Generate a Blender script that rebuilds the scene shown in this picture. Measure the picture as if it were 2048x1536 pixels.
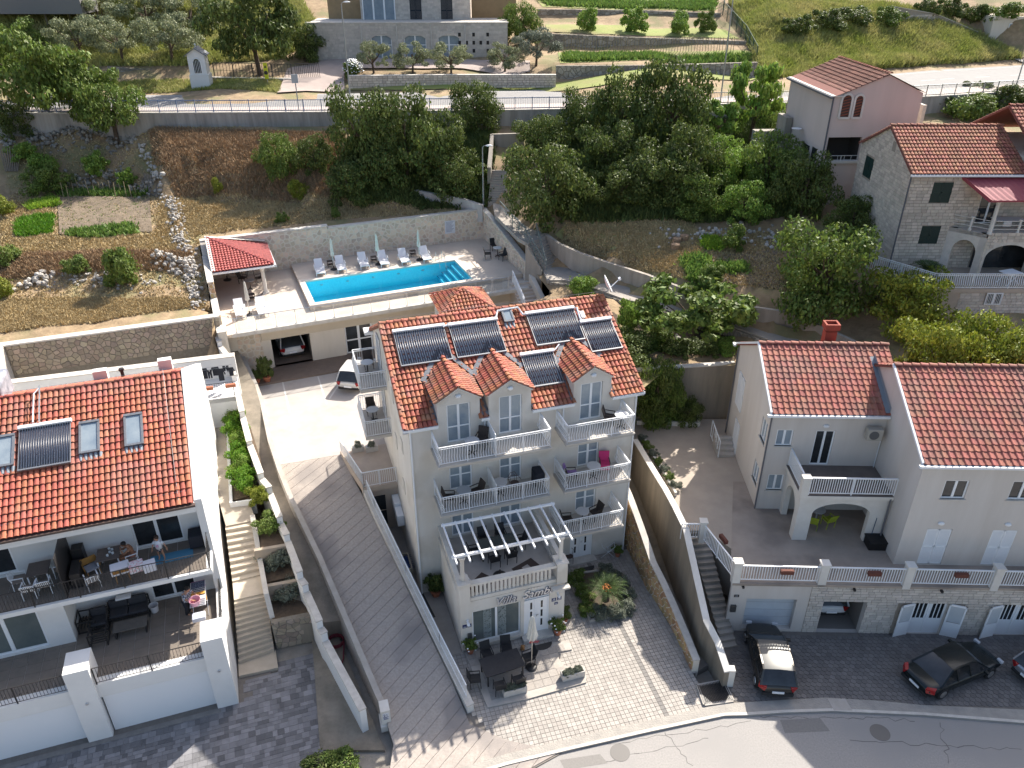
import bpy, bmesh, math, random
import numpy as np
from mathutils import Vector, Matrix
from mathutils.bvhtree import BVHTree
from mathutils.geometry import delaunay_2d_cdt
rad = math.radians
random.seed(7); rng = np.random.default_rng(11)
SC = bpy.context.scene
for o in list(bpy.data.objects): bpy.data.objects.remove(o)
COL = SC.collection
FOC, PITCH, CAMZ = 1580.0, 29.6, 30.0
cd = bpy.data.cameras.new('camera'); cam = bpy.data.objects.new('camera', cd); COL.objects.link(cam)
cam.location = (0, 0, CAMZ); cam.rotation_euler = (rad(90-PITCH), 0, 0)
cd.sensor_width = 36; cd.lens = FOC/2048*36; cd.clip_end = 2000; cd.clip_start = .5
SC.camera = cam
SUN_AZ, SUN_EL = 32.0, 41.5
w = bpy.data.worlds.new('World'); SC.world = w; w.use_nodes = True
nt = w.node_tree; bg = nt.nodes['Background']; sky = nt.nodes.new('ShaderNodeTexSky')
sky.sky_type = 'NISHITA'; sky.sun_disc = False; sky.dust_density = 3.0; sky.ozone_density = .5; sky.sun_elevation = rad(SUN_EL); sky.sun_rotation = rad(SUN_AZ)
nt.links.new(sky.outputs[0], bg.inputs[0]); bg.inputs[1].default_value = .12
sl = bpy.data.lights.new('sun', 'SUN'); sl.energy = 4.9; sl.angle = rad(.5); sl.color = (1, .94, .85)
so = bpy.data.objects.new('sun', sl); COL.objects.link(so)
sd = Vector((-math.sin(rad(SUN_AZ))*math.cos(rad(SUN_EL)), -math.cos(rad(SUN_AZ))*math.cos(rad(SUN_EL)), -math.sin(rad(SUN_EL))))
so.rotation_euler = sd.to_track_quat('-Z', 'Y').to_euler(); so.location = (20, 30, 60)
vs = SC.view_settings; vs.view_transform = 'Standard'; vs.look = 'None'; vs.exposure = 1.0; vs.gamma = 1; vs.use_curve_mapping = False
_c, _s = math.cos(rad(PITCH)), math.sin(rad(PITCH))
EYE = Vector((0, 0, CAMZ))
def ray(x, y):
 a = (x-1024)/FOC; b = (768-y)/FOC
 return Vector((a, _c+b*_s, -_s+b*_c))
def at(x, y, z):
 d = ray(x, y); return EYE + d*((z-CAMZ)/d.z)
class Fr:
 def __init__(f, x, y, ang, z=0):
  f.M = Matrix.Translation((x, y, z)) @ Matrix.Rotation(rad(ang), 4, 'Z'); f.I = f.M.inverted()
 def _cut(f, x, y, ax, v):
  o = f.I @ EYE; r = f.I.to_3x3() @ ray(x, y); t = (v-o[ax])/r[ax]; return o+r*t
 def front(f, x, y, d=0): q = f._cut(x, y, 1, d); return q.x, q.z
 def side(f, x, y, s=0): q = f._cut(x, y, 0, s); return q.y, q.z
 def at(f, x, y, z): q = f._cut(x, y, 2, z); return q.x, q.y
 def w(f, s, d, z): return f.M @ Vector((s, d, z))
 def F(f, s, d, z=0):   # plane matrix of a front-facing wall: x right, y up, z out
  return f.M @ Matrix(((1,0,0,s),(0,0,-1,d),(0,1,0,z),(0,0,0,1)))
 def Lf(f, s, d, z=0):  # wall facing -s : x towards -d
  return f.M @ Matrix(((0,0,-1,s),(-1,0,0,d),(0,1,0,z),(0,0,0,1)))
 def Rt(f, s, d, z=0):  # wall facing +s : x towards +d
  return f.M @ Matrix(((0,0,1,s),(1,0,0,d),(0,1,0,z),(0,0,0,1)))
 def Up(f, s, d, z=0): return f.M @ Matrix.Translation((s, d, z))
WM = {}
def tag(o, label=None, cat=None, group=None, kind=None):
 if label: o['label'] = label
 if cat: o['category'] = cat
 if group: o['group'] = group
 if kind: o['kind'] = kind
 return o
def thing(name, loc, label, cat, group=None, rz=0):
 o = bpy.data.objects.new(name, None); COL.objects.link(o)
 M = (loc.copy() if isinstance(loc, Matrix) else Matrix.Translation(loc) @ Matrix.Rotation(rz, 4, 'Z'))
 o.matrix_local = M; WM[o] = M; o.empty_display_size = .2
 return tag(o, label, cat, group)
def link(name, me, mats, parent=None, M=None):
 o = bpy.data.objects.new(name, me); COL.objects.link(o)
 if mats is not None and not me.materials:
  for m in (mats if isinstance(mats, (list, tuple)) else [mats]): me.materials.append(m)
 if parent is not None:
  o.parent = parent
  L = WM[parent].inverted() @ M if M is not None else Matrix()
  o.matrix_local = L; WM[o] = WM[parent] @ L
 else:
  if M is not None: o.matrix_local = M
  WM[o] = M if M is not None else Matrix()
 return o
def copy_thing(root, M, label=None, group=None):
 def cp(o, par):
  c = o.copy(); COL.objects.link(c)
  if par is not None:
   c.parent = par; c.matrix_parent_inverse = o.matrix_parent_inverse.copy(); c.matrix_local = o.matrix_local.copy(); WM[c] = WM[par] @ o.matrix_local
  else: c.matrix_local = M; WM[c] = M
  for ch in KIDS(o): cp(ch, c)
  return c
 r = cp(root, None); r.matrix_local = M; WM[r] = M
 if label: r['label'] = label
 if group: r['group'] = group
 return r
def KIDS(o): return list(o.children)
class MB:
 def __init__(s, M=None): s.v = []; s.f = []; s.mi = []; s.M = M or Matrix(); s.cur = 0
 def add(s, vs, fs, M=None):
  T = s.M @ M if M is not None else s.M; n = len(s.v)
  s.v += [T @ Vector(p) for p in vs]; s.f += [tuple(n+i for i in f) for f in fs]; s.mi += [s.cur]*len(fs)
  return s
 def box(s, x0, x1, y0, y1, z0, z1, M=None):
  return s.add([(x0,y0,z0),(x1,y0,z0),(x1,y1,z0),(x0,y1,z0),(x0,y0,z1),(x1,y0,z1),(x1,y1,z1),(x0,y1,z1)],
     [(3,2,1,0),(4,5,6,7),(0,1,5,4),(1,2,6,5),(2,3,7,6),(3,0,4,7)], M)
 def prism(s, poly, z0, z1, M=None):
  n = len(poly); a = sum(poly[i][0]*poly[(i+1)%n][1]-poly[(i+1)%n][0]*poly[i][1] for i in range(n))
  if a < 0: poly = poly[::-1]
  return s.add([(p[0],p[1],z0) for p in poly]+[(p[0],p[1],z1) for p in poly],
     [tuple(range(n-1,-1,-1)), tuple(range(n,2*n))]+[(i,(i+1)%n,n+(i+1)%n,n+i) for i in range(n)], M)
 def bar(s, a, b, w, h=None, M=None, up=(0,0,1)):
  a = Vector(a); b = Vector(b); h = h or w; d = b-a
  if d.length < 1e-6: return s
  t = d.normalized(); u = Vector(up)
  if abs(t.dot(u)) > .98: u = Vector((1,0,0))
  x = t.cross(u).normalized()*(w/2); y = x.cross(t).normalized()*(h/2)
  return s.add([a-x-y,a+x-y,a+x+y,a-x+y,b-x-y,b+x-y,b+x+y,b-x+y],
     [(3,2,1,0),(4,5,6,7),(0,1,5,4),(1,2,6,5),(2,3,7,6),(3,0,4,7)], M)
 def tube(s, pts, r, n=6, M=None, r2=None, closed=False):
  pts = [Vector(p) for p in pts]; k = len(pts); vs = []; fs = []
  for i, p in enumerate(pts):
   if closed: t = pts[(i+1)%k]-pts[i-1]
   else: t = pts[min(i+1,k-1)]-pts[max(i-1,0)]
   t.normalize(); u = Vector((0,0,1)) if abs(t.z) < .9 else Vector((1,0,0))
   x = t.cross(u).normalized(); y = x.cross(t).normalized(); rr = r if r2 is None else r+(r2-r)*i/(k-1)
   if isinstance(rr, (list, tuple)): rr = r[i]
   vs += [p+x*(rr*math.cos(2*math.pi*j/n))+y*(rr*math.sin(2*math.pi*j/n)) for j in range(n)]
  for i in range(k if closed else k-1):
   a = i*n; b = ((i+1)%k)*n
   fs += [(a+j,a+(j+1)%n,b+(j+1)%n,b+j) for j in range(n)]
  if not closed: fs += [tuple(range(n-1,-1,-1)), tuple((k-1)*n+j for j in range(n))]
  return s.add(vs, fs, M)
 def lathe(s, prof, c=(0,0,0), n=16, M=None, sx=1, sy=1):
  vs = []; fs = []; k = len(prof)
  for r, z in prof: vs += [(c[0]+r*sx*math.cos(2*math.pi*j/n), c[1]+r*sy*math.sin(2*math.pi*j/n), c[2]+z) for j in range(n)]
  for i in range(k-1): fs += [(i*n+j,i*n+(j+1)%n,(i+1)*n+(j+1)%n,(i+1)*n+j) for j in range(n)]
  fs += [tuple(range(n-1,-1,-1)), tuple((k-1)*n+j for j in range(n))]
  return s.add(vs, fs, M)
 def mesh(s, name, T=None, smooth=False):
  me = bpy.data.meshes.new(name)
  vs = [T @ v for v in s.v] if T is not None else s.v
  me.from_pydata(vs, [], s.f)
  if any(s.mi): me.polygons.foreach_set('material_index', s.mi)
  if smooth: me.polygons.foreach_set('use_smooth', [True]*len(s.f))
  me.update(); return me
 def build(s, name, mats, parent=None, smooth=False, label=None, cat=None, group=None, kind=None, bevel=0):
  T = WM[parent].inverted() if parent is not None else None
  if parent is None and kind is None and s.v:   # a thing that is one mesh: origin at its base
   c = Vector((sum(v.x for v in s.v)/len(s.v), sum(v.y for v in s.v)/len(s.v), min(v.z for v in s.v)))
   Mo = Matrix.Translation(c); me = s.mesh(name, Mo.inverted(), smooth)
   o = link(name, me, mats, None, Mo)
  else:
   me = s.mesh(name, T, smooth); o = link(name, me, mats, parent)
  if bevel:
   b = o.modifiers.new('bevel', 'BEVEL'); b.width = bevel; b.segments = 2; b.limit_method = 'ANGLE'
  return tag(o, label, cat, group, kind)
MATS = {}
def mat(name, c, c2=None, rough=.8, scale=3.0, bump=0.0, bscale=None, rand=0.0, metal=0.0, spec=.4, island=True, trans=0, streak=False, hue=0.0, detail=6, thr=None, c3=None, s3=None):
 if name in MATS: return MATS[name]
 m = bpy.data.materials.new(name); m.use_nodes = True; MATS[name] = m
 n = m.node_tree; N = n.nodes; Lk = n.links; b = N['Principled BSDF']
 b.inputs['Roughness'].default_value = rough; b.inputs['Metallic'].default_value = metal
 b.inputs['Specular IOR Level'].default_value = spec
 geo = N.new('ShaderNodeNewGeometry'); col = None
 rgb = N.new('ShaderNodeRGB'); rgb.outputs[0].default_value = (*c, 1); col = rgb.outputs[0]
 if c2 is not None:
  tx = N.new('ShaderNodeTexNoise'); tx.inputs['Scale'].default_value = scale; tx.inputs['Detail'].default_value = detail; tx.inputs['Roughness'].default_value = .65
  if streak:
   mp = N.new('ShaderNodeMapping'); mp.inputs['Scale'].default_value = (1, 1, .12); Lk.new(geo.outputs['Position'], mp.inputs[0]); Lk.new(mp.outputs[0], tx.inputs['Vector'])
  else: Lk.new(geo.outputs['Position'], tx.inputs['Vector'])
  rp = N.new('ShaderNodeValToRGB'); lo, hi = thr or (.35, .68); rp.color_ramp.elements[0].position = lo; rp.color_ramp.elements[1].position = hi
  rp.color_ramp.elements[0].color = (*c, 1); rp.color_ramp.elements[1].color = (*c2, 1)
  Lk.new(tx.outputs[0], rp.inputs[0]); col = rp.outputs[0]
  if c3 is not None:
   t3 = N.new('ShaderNodeTexNoise'); t3.inputs['Scale'].default_value = s3 or scale*.2; t3.inputs['Detail'].default_value = 4
   Lk.new(geo.outputs['Position'], t3.inputs['Vector'])
   r3 = N.new('ShaderNodeValToRGB'); r3.color_ramp.elements[0].position = .5; r3.color_ramp.elements[1].position = .62
   Lk.new(t3.outputs[0], r3.inputs[0]); mx = N.new('ShaderNodeMix'); mx.data_type = 'RGBA'
   Lk.new(r3.outputs[0], mx.inputs[0]); Lk.new(col, mx.inputs[6]); mx.inputs[7].default_value = (*c3, 1); col = mx.outputs[2]
 if rand or hue:
  oi = N.new('ShaderNodeObjectInfo'); ad = N.new('ShaderNodeMath'); ad.operation = 'ADD'
  Lk.new(geo.outputs['Random Per Island'], ad.inputs[0]); Lk.new(oi.outputs['Random'], ad.inputs[1])
  fr = N.new('ShaderNodeMath'); fr.operation = 'FRACT'; Lk.new(ad.outputs[0], fr.inputs[0])
  hs = N.new('ShaderNodeHueSaturation'); mr = N.new('ShaderNodeMapRange')
  mr.inputs[3].default_value = 1-rand; mr.inputs[4].default_value = 1+rand; Lk.new(fr.outputs[0], mr.inputs[0])
  Lk.new(mr.outputs[0], hs.inputs['Value'])
  if hue:
   m2 = N.new('ShaderNodeMath'); m2.operation = 'MULTIPLY'; m2.inputs[1].default_value = 7.31; Lk.new(fr.outputs[0], m2.inputs[0])
   f2 = N.new('ShaderNodeMath'); f2.operation = 'FRACT'; Lk.new(m2.outputs[0], f2.inputs[0])
   mh = N.new('ShaderNodeMapRange'); mh.inputs[3].default_value = .5-hue; mh.inputs[4].default_value = .5+hue; Lk.new(f2.outputs[0], mh.inputs[0]); Lk.new(mh.outputs[0], hs.inputs['Hue'])
  Lk.new(col, hs.inputs['Color']); col = hs.outputs[0]
 Lk.new(col, b.inputs['Base Color'])
 if bump:
  tb = N.new('ShaderNodeTexNoise'); tb.inputs['Scale'].default_value = bscale or scale*4; tb.inputs['Detail'].default_value = 5; Lk.new(geo.outputs['Position'], tb.inputs['Vector'])
  bp = N.new('ShaderNodeBump'); bp.inputs['Strength'].default_value = bump; bp.inputs['Distance'].default_value = .05; Lk.new(tb.outputs[0], bp.inputs['Height']); Lk.new(bp.outputs[0], b.inputs['Normal'])
 if trans:
  tr = N.new('ShaderNodeBsdfTranslucent'); Lk.new(col, tr.inputs[0]); ms = N.new('ShaderNodeMixShader'); ms.inputs[0].default_value = trans
  Lk.new(b.outputs[0], ms.inputs[1]); Lk.new(tr.outputs[0], ms.inputs[2]); Lk.new(ms.outputs[0], N['Material Output'].inputs[0])
 return m
WHITE = mat('white_render', (.66,.63,.58), (.58,.545,.49), .9, 1.1, .05, 30)
CREAM = mat('cream_render', (.66,.60,.52), (.58,.52,.43), .9, .9, .06, 30, streak=True)
VILLAW = mat('villa_render', (.64,.61,.56), (.57,.53,.47), .9, .8, .08, 25, streak=True, c3=(.53,.49,.43), s3=.55)
RHW = mat('pale_render', (.60,.555,.51), (.52,.47,.42), .9, .7, .1, 20, streak=True)
PINK = mat('pink_render', (.60,.50,.45), (.54,.45,.40), .9, .6, .1, 20, streak=True)
LHW = mat('bright_white_render', (.74,.73,.71), (.68,.67,.65), .85, .8, .03, 30)
PVC = mat('white_pvc', (.78,.79,.80), rough=.35)
WMET = mat('white_metal', (.74,.75,.76), rough=.4)
BLKM = mat('black_iron', (.03,.028,.028), rough=.45)
GREYM = mat('grey_metal', (.35,.36,.37), rough=.4, metal=.6)
LEAD = mat('lead_flashing', (.13,.14,.16), (.18,.19,.21), .6, 5)
STEEL = mat('stainless_steel', (.55,.55,.54), rough=.3, metal=.9)
GLS = mat('window_glass_curtained', (.20,.25,.30), (.30,.35,.38), .08, 1.3, spec=.6)
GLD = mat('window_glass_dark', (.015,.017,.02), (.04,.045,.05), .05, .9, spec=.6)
GLG = mat('window_glass_greyed', (.10,.12,.12), (.16,.18,.17), .12, .5, spec=.6)
DARK = mat('dark_interior', (.03,.027,.025), rough=.9)
TILE = mat('terracotta_tile', (.41,.135,.07), (.31,.10,.06), .75, 6, .15, 40, rand=.22, hue=.014, c3=(.33,.15,.10), s3=1.1)
TILEL = mat('terracotta_tile_bright', (.42,.125,.075), (.34,.10,.06), .75, 3, .15, 40, rand=.16, hue=.012, c3=(.33,.13,.09), s3=.5)
TILER = mat('terracotta_tile_pinkish', (.36,.125,.09), (.29,.10,.075), .75, 5, .15, 40, rand=.16, hue=.01, c3=(.27,.12,.09), s3=.8)
TILED = mat('terracotta_tile_weathered', (.36,.15,.09), (.24,.09,.06), .85, 5, .2, 30, rand=.25, hue=.015)
MORTAR = mat('pale_mortar', (.70,.63,.54), (.62,.56,.47), .95, 4, .1, 20)
POOLSTONE = mat('honey_cladding_stone', (.62,.49,.36), (.58,.50,.42), .85, 2.5, .2, 30, rand=.2, hue=.015)
LHSTONE = mat('brown_cladding_stone', (.36,.29,.21), (.29,.245,.20), .85, 2.5, .3, 25, rand=.22, hue=.02)
ORSTONE = mat('orange_cladding_stone', (.46,.28,.13), (.38,.28,.17), .85, 2.5, .2, 30, rand=.3, hue=.02)
JOINT = mat('dark_joint', (.18,.155,.12), (.24,.21,.17), .95, 5)
BLOCK = mat('limestone_block', (.57,.50,.42), (.47,.41,.345), .9, 3, .3, 25, rand=.16, hue=.01)
BLOCKW = mat('white_limestone_block', (.58,.52,.46), (.48,.435,.38), .9, 3, .25, 25, rand=.12, hue=.008)
GROUT = mat('block_grout', (.27,.23,.19), (.33,.29,.24), .95, 6)
RUBBLE = mat('rubble_stone', (.36,.33,.29), (.24,.22,.19), .9, 3, .4, 14, rand=.3)
RUBBLED = mat('field_wall_stone', (.30,.275,.24), (.20,.18,.155), .9, 3, .4, 14, rand=.3)
CONC = mat('old_concrete', (.34,.31,.27), (.24,.215,.18), .95, 1.2, .2, 18, streak=True)
CONCD = mat('stained_concrete', (.30,.255,.20), (.16,.14,.11), .95, .8, .3, 12, streak=True)
CONCL = mat('light_concrete', (.44,.40,.36), (.36,.325,.28), .95, 1.5, .15, 20)
CAP = mat('pale_coping', (.60,.56,.50), (.47,.43,.38), .9, 2.5, .1, 30)
COUNT = {}
LIMIT = 300
def place(parent, name, base, mats_, places, T=None, stuff=None, kind=None):
 key = (parent, name); have = COUNT.get(key, 0); room = max(0, LIMIT-have)
 places = sorted(places, key=lambda M: (M.translation-EYE).length)
 one = places[:room]; rest = places[room:]
 if one:
  me = base.mesh(name)
  for M in one: link(name, me, mats_, parent, M)
  COUNT[key] = have+len(one)
 if rest:
  v = np.array([tuple(p) for p in base.v]); nv = len(v); vh = np.c_[v, np.ones(nv)]
  P_ = WM[parent].inverted() if parent is not None else Matrix()
  allv = np.concatenate([vh @ np.array(P_ @ M).T[:, :3] for M in rest])
  fs = [tuple(i+nv*k for i in f) for k in range(len(rest)) for f in base.f]
  me = bpy.data.meshes.new(name+'_field'); me.from_pydata(allv.tolist(), [], fs); me.update()
  o = link(name+'_field', me, mats_, parent); o['kind'] = 'stuff'
def pieces(parent, name, PM, polys, t0, t1, mats_, jitter=.3, inset=.0, topshrink=0.0):
 key = (parent, name); have = COUNT.get(key, 0); room = max(0, LIMIT-have)
 P_ = WM[parent].inverted() if parent is not None else Matrix()
 def cen(p): return PM @ Vector((sum(q[0] for q in p)/len(p), sum(q[1] for q in p)/len(p), 0))
 def area(p): return abs(sum(p[i][0]*p[(i+1)%len(p)][1]-p[(i+1)%len(p)][0]*p[i][1] for i in range(len(p))))/2
 info = sorted(((-(area(p)**.5)/((cen(p)-EYE).length), i) for i, p in enumerate(polys)))
 rest = MB()
 def mk(mb, p, T):
  cx = sum(q[0] for q in p)/len(p); cy = sum(q[1] for q in p)/len(p)
  h = t1*(1-jitter*random.random()); tx = (random.random()-.5)*.04*jitter; ty = (random.random()-.5)*.04*jitter
  n = len(p); k = 1-topshrink
  a = sum(p[i][0]*p[(i+1)%n][1]-p[(i+1)%n][0]*p[i][1] for i in range(n))
  if a < 0: p = p[::-1]
  mb.add([(x, y, t0) for x, y in p]+[(cx+(x-cx)*k, cy+(y-cy)*k, h+(x-cx)*tx+(y-cy)*ty) for x, y in p],
   [tuple(range(n, 2*n))]+[(i,(i+1)%n,n+(i+1)%n,n+i) for i in range(n)], T)
 for k, (_, i) in enumerate(info):
  if k < room:
   mb = MB(); mk(mb, polys[i], P_ @ PM); me = mb.mesh(name); link(name, me, mats_, parent)
  else: mk(rest, polys[i], P_ @ PM)
 COUNT[key] = have+min(room, len(polys))
 if rest.v:
  o = link(name+'_field', rest.mesh(name+'_field'), mats_, parent); o['kind'] = 'stuff'
def clip(poly, a, b, c):
 out = []
 for i in range(len(poly)):
  p, q = poly[i], poly[(i+1)%len(poly)]; fp = a*p[0]+b*p[1]-c; fq = a*q[0]+b*q[1]-c
  if fp <= 0: out.append(p)
  if fp*fq < 0:
   t = fp/(fp-fq); out.append((p[0]+t*(q[0]-p[0]), p[1]+t*(q[1]-p[1])))
 return out
def clip_convex(poly, region):
 n = len(region); A = sum(region[i][0]*region[(i+1)%n][1]-region[(i+1)%n][0]*region[i][1] for i in range(n))
 R = region if A > 0 else region[::-1]
 for i in range(n):
  (x0, y0), (x1, y1) = R[i], R[(i+1)%n]
  poly = clip(poly, (y1-y0), -(x1-x0), (y1-y0)*x0-(x1-x0)*y0)
  if len(poly) < 3: return []
 return poly
def inside(p, poly):
 x, y = p; c = False; n = len(poly)
 for i in range(n):
  x0, y0 = poly[i]; x1, y1 = poly[(i+1)%n]
  if (y0 > y) != (y1 > y) and x < (x1-x0)*(y-y0)/(y1-y0)+x0: c = not c
 return c
def voronoi(region, size, gap, jit=.42, seed=1, holes=()):
 r = random.Random(seed); xs = [p[0] for p in region]; ys = [p[1] for p in region]
 x0, x1, y0, y1 = min(xs), max(xs), min(ys), max(ys); nx = max(2, int((x1-x0)/size)+1); ny = max(1, int((y1-y0)/size)+1)
 pt = {}
 for i in range(-1, nx+2):
  for j in range(-1, ny+2):
   pt[i, j] = (x0+(i+.5+(r.random()-.5)*2*jit+(.5 if j%2 else 0)*.6)*size, y0+(j+.5+(r.random()-.5)*2*jit)*size)
 out = []
 for (i, j), (px, py) in pt.items():
  cell = [(px-size*2, py-size*2), (px+size*2, py-size*2), (px+size*2, py+size*2), (px-size*2, py+size*2)]
  for di in (-2,-1,0,1,2):
   for dj in (-2,-1,0,1,2):
    q = pt.get((i+di, j+dj))
    if q is None or (di == 0 and dj == 0): continue
    a, b = q[0]-px, q[1]-py; l = math.hypot(a, b)
    if l < 1e-6: continue
    cell = clip(cell, a/l, b/l, ((px+q[0])/2*a+(py+q[1])/2*b)/l-gap/2)
    if len(cell) < 3: break
   if len(cell) < 3: break
  if len(cell) < 3: continue
  cell = clip_convex(cell, region)
  if len(cell) < 3: continue
  c2 = [cell[k] for k in range(len(cell)) if math.hypot(cell[k][0]-cell[k-1][0], cell[k][1]-cell[k-1][1]) > size*.06]
  A = abs(sum(c2[k][0]*c2[(k+1)%len(c2)][1]-c2[(k+1)%len(c2)][0]*c2[k][1] for k in range(len(c2))))/2 if len(c2) > 2 else 0
  if len(c2) < 3 or A < size*size*.06: continue
  cx = sum(q[0] for q in c2)/len(c2); cy = sum(q[1] for q in c2)/len(c2)
  if any(h[0]-.05 < cx < h[1]+.05 and h[2]-.05 < cy < h[3]+.05 for h in holes): continue
  out.append(c2)
 return out
def bond(x0, x1, y0, y1, bw, bh, gap, holes=(), seed=1, region=None, vary=.35):
 r = random.Random(seed); out = []; ny = max(1, round((y1-y0)/bh)); h = (y1-y0)/ny
 for j in range(ny):
  ya, yb = y0+j*h+gap/2, y0+(j+1)*h-gap/2; x = x0-r.random()*bw*.8
  while x < x1:
   wd = bw*(1+(r.random()-.5)*2*vary); a, b = max(x, x0)+gap/2, min(x+wd, x1)-gap/2; x += wd
   segs = [(a, b)]
   for hx0, hx1, hy0, hy1 in holes:
    if yb > hy0 and ya < hy1 and (min(yb, hy1)-max(ya, hy0)) > .25*h:
     ns = []
     for p, q in segs:
      if q <= hx0 or p >= hx1: ns.append((p, q))
      else:
       if hx0-p > .03: ns.append((p, hx0))
       if q-hx1 > .03: ns.append((hx1, q))
     segs = ns
   for p, q in segs:
    if q-p < .04: continue
    pl = [(p, ya), (q, ya), (q, yb), (p, yb)]
    if region:
     pl = clip_convex(pl, region)
     if len(pl) < 3: continue
    out.append(pl)
 return out
def wall_holes(mb, PM, x0, x1, y0, y1, holes, depth=.16, region=None):
 xs = sorted({x0, x1, *[h[0] for h in holes], *[h[1] for h in holes]}); ys = sorted({y0, y1, *[h[2] for h in holes], *[h[3] for h in holes]})
 xs = [x for x in xs if x0 <= x <= x1]; ys = [y for y in ys if y0 <= y <= y1]
 for i in range(len(xs)-1):
  for j in range(len(ys)-1):
   cx, cy = (xs[i]+xs[i+1])/2, (ys[j]+ys[j+1])/2
   if any(h[0] < cx < h[1] and h[2] < cy < h[3] for h in holes): continue
   mb.add([(xs[i],ys[j],0),(xs[i+1],ys[j],0),(xs[i+1],ys[j+1],0),(xs[i],ys[j+1],0)], [(0,1,2,3)], PM)
 for a, b, c, d in holes:
  mb.add([(a,c,0),(b,c,0),(b,d,0),(a,d,0),(a,c,-depth),(b,c,-depth),(b,d,-depth),(a,d,-depth)],
   [(0,4,5,1),(1,5,6,2),(2,6,7,3),(3,7,4,0)], PM)
WINCACHE = {}
def window(parent, PM, w_, h_, cols=2, split=None, glass=None, frame=None, depth=.12, sill=False, name='window', fw=.07, open_=False):
 glass = glass or GLS; frame = frame or PVC
 key = (round(w_, 2), round(h_, 2), cols, split, glass.name, frame.name, depth, sill, fw)
 M = PM @ Matrix.Translation((0, 0, -depth))
 if key not in WINCACHE:
  f = MB(); t = .05
  f.box(0, w_, 0, fw, 0, t); f.box(0, w_, h_-fw, h_, 0, t); f.box(0, fw, fw, h_-fw, 0, t); f.box(w_-fw, w_, fw, h_-fw, 0, t)
  pw = w_/cols; lights = []
  for i in range(1, cols): f.box(i*pw-fw*.8, i*pw+fw*.8, fw, h_-fw, 0, t*1.15)
  for i in range(cols):
   a = i*pw+(fw if i == 0 else fw*.8); b = (i+1)*pw-(fw if i == cols-1 else fw*.8)
   if split:
    ym = h_*split; f.box(a, b, ym-fw*.45, ym+fw*.45, 0, t*.9); lights += [(a, b, fw, ym-fw*.45), (a, b, ym+fw*.45, h_-fw)]
   else: lights.append((a, b, fw, h_-fw))
  pm = [MB().box(a, b, c, d, .012, .022).mesh('pane') for a, b, c, d in lights]
  sm = MB().box(-.06, w_+.06, -.05, 0, -.02, depth+.07).mesh('sill') if sill else None
  WINCACHE[key] = (f.mesh(name), pm, sm)
 fm, pm, sm = WINCACHE[key]
 o = link(name, fm, frame, parent, M)
 if parent.parent is not None and parent.parent.parent is not None: pass
 lvl = 0; q = parent
 while q is not None: lvl += 1; q = q.parent
 for p in pm:
  link('pane', p, glass, o if lvl <= 1 else parent, M)
 if sm: link('sill', sm, CAP, o if lvl <= 1 else parent, M)
 return o
def railing(mb, pts, z, h, step=.13, t=.022, belly=0.0, post=1.4, post_t=.04, out=None, top=.05, bottom=.08, M=None):
 for i in range(len(pts)-1):
  a = Vector((*pts[i], 0)); b = Vector((*pts[i+1], 0)); d = b-a; L = d.length; u = d/L; o = Vector((u.y, -u.x, 0))
  if out and out < 0: o = -o
  e = Vector((0,0,1))
  mb.bar(a+e*(z+h), b+e*(z+h), top, top*.7, M); mb.bar(a+e*(z+h-.1), b+e*(z+h-.1), t*1.1, t*1.1, M) if belly else None
  mb.bar(a+e*(z+bottom)+o*(belly*.2), b+e*(z+bottom)+o*(belly*.2), t*1.3, t*1.3, M)
  n = max(1, round(L/step))
  for k in range(n+1):
   p = a+u*(L*k/n)
   if belly:
    q = [p+e*(z+h-.02), p+e*(z+h*.62)+o*(belly*.15), p+e*(z+h*.3)+o*belly, p+e*(z+bottom)+o*(belly*.2)]
    for j in range(3): mb.bar(q[j], q[j+1], t, t, M, up=tuple(u))
   else: mb.bar(p+e*(z+bottom), p+e*(z+h), t, t, M, up=(1,0,0))
  m = max(1, round(L/post))
  for k in range(m+1):
   p = a+u*(L*k/m); mb.bar(p+e*(z-.02), p+e*(z+h), post_t, post_t, M, up=(1,0,0))
def tile_mesh(wd, ln, rise, segs=5, t=.02, taper=.85):
 m = MB(); vs = []; lift = .045
 for y, k, zl in ((0, 1, lift), (ln, taper, 0)):
  for i in range(segs+1):
   a = math.pi*i/segs; vs.append((-math.cos(a)*wd/2*k, y, zl+math.sin(a)*rise*k))
 n = segs+1; vs += [(-math.cos(math.pi*i/segs)*(wd/2-t), 0.004, lift+math.sin(math.pi*i/segs)*(rise-t)) for i in range(n)]
 fs = [(i, i+1, n+i+1, n+i) for i in range(segs)]+[(2*n+i, 2*n+i+1, i+1, i) for i in range(segs)]
 m.add(vs, fs); return m
def wave_tile(wd, ln, t=.025):
 m = MB(); prof = [(-.5, .03), (-.42, .062), (-.32, .078), (-.2, .07), (-.1, .035), (0, .02), (.2, .016), (.38, .02), (.5, .03)]
 vs = []; n = len(prof)
 for y, zl in ((0, .035), (ln, 0)):
  vs += [(x*wd, y, z+zl) for x, z in prof]
 vs += [(x*wd, 0.003, z+.035-t) for x, z in prof]
 m.add(vs, [(i, i+1, n+i+1, n+i) for i in range(n-1)]+[(2*n+i, 2*n+i+1, i+1, i) for i in range(n-1)]); return m
def plane_from(a, b, c):
 a, b, c = Vector(a), Vector(b), Vector(c); x = (b-a).normalized(); z = x.cross(c-a).normalized(); y = z.cross(x)
 M = Matrix.Identity(4)
 for i in range(3): M[i][0] = x[i]; M[i][1] = y[i]; M[i][2] = z[i]; M[i][3] = a[i]
 return M
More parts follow.
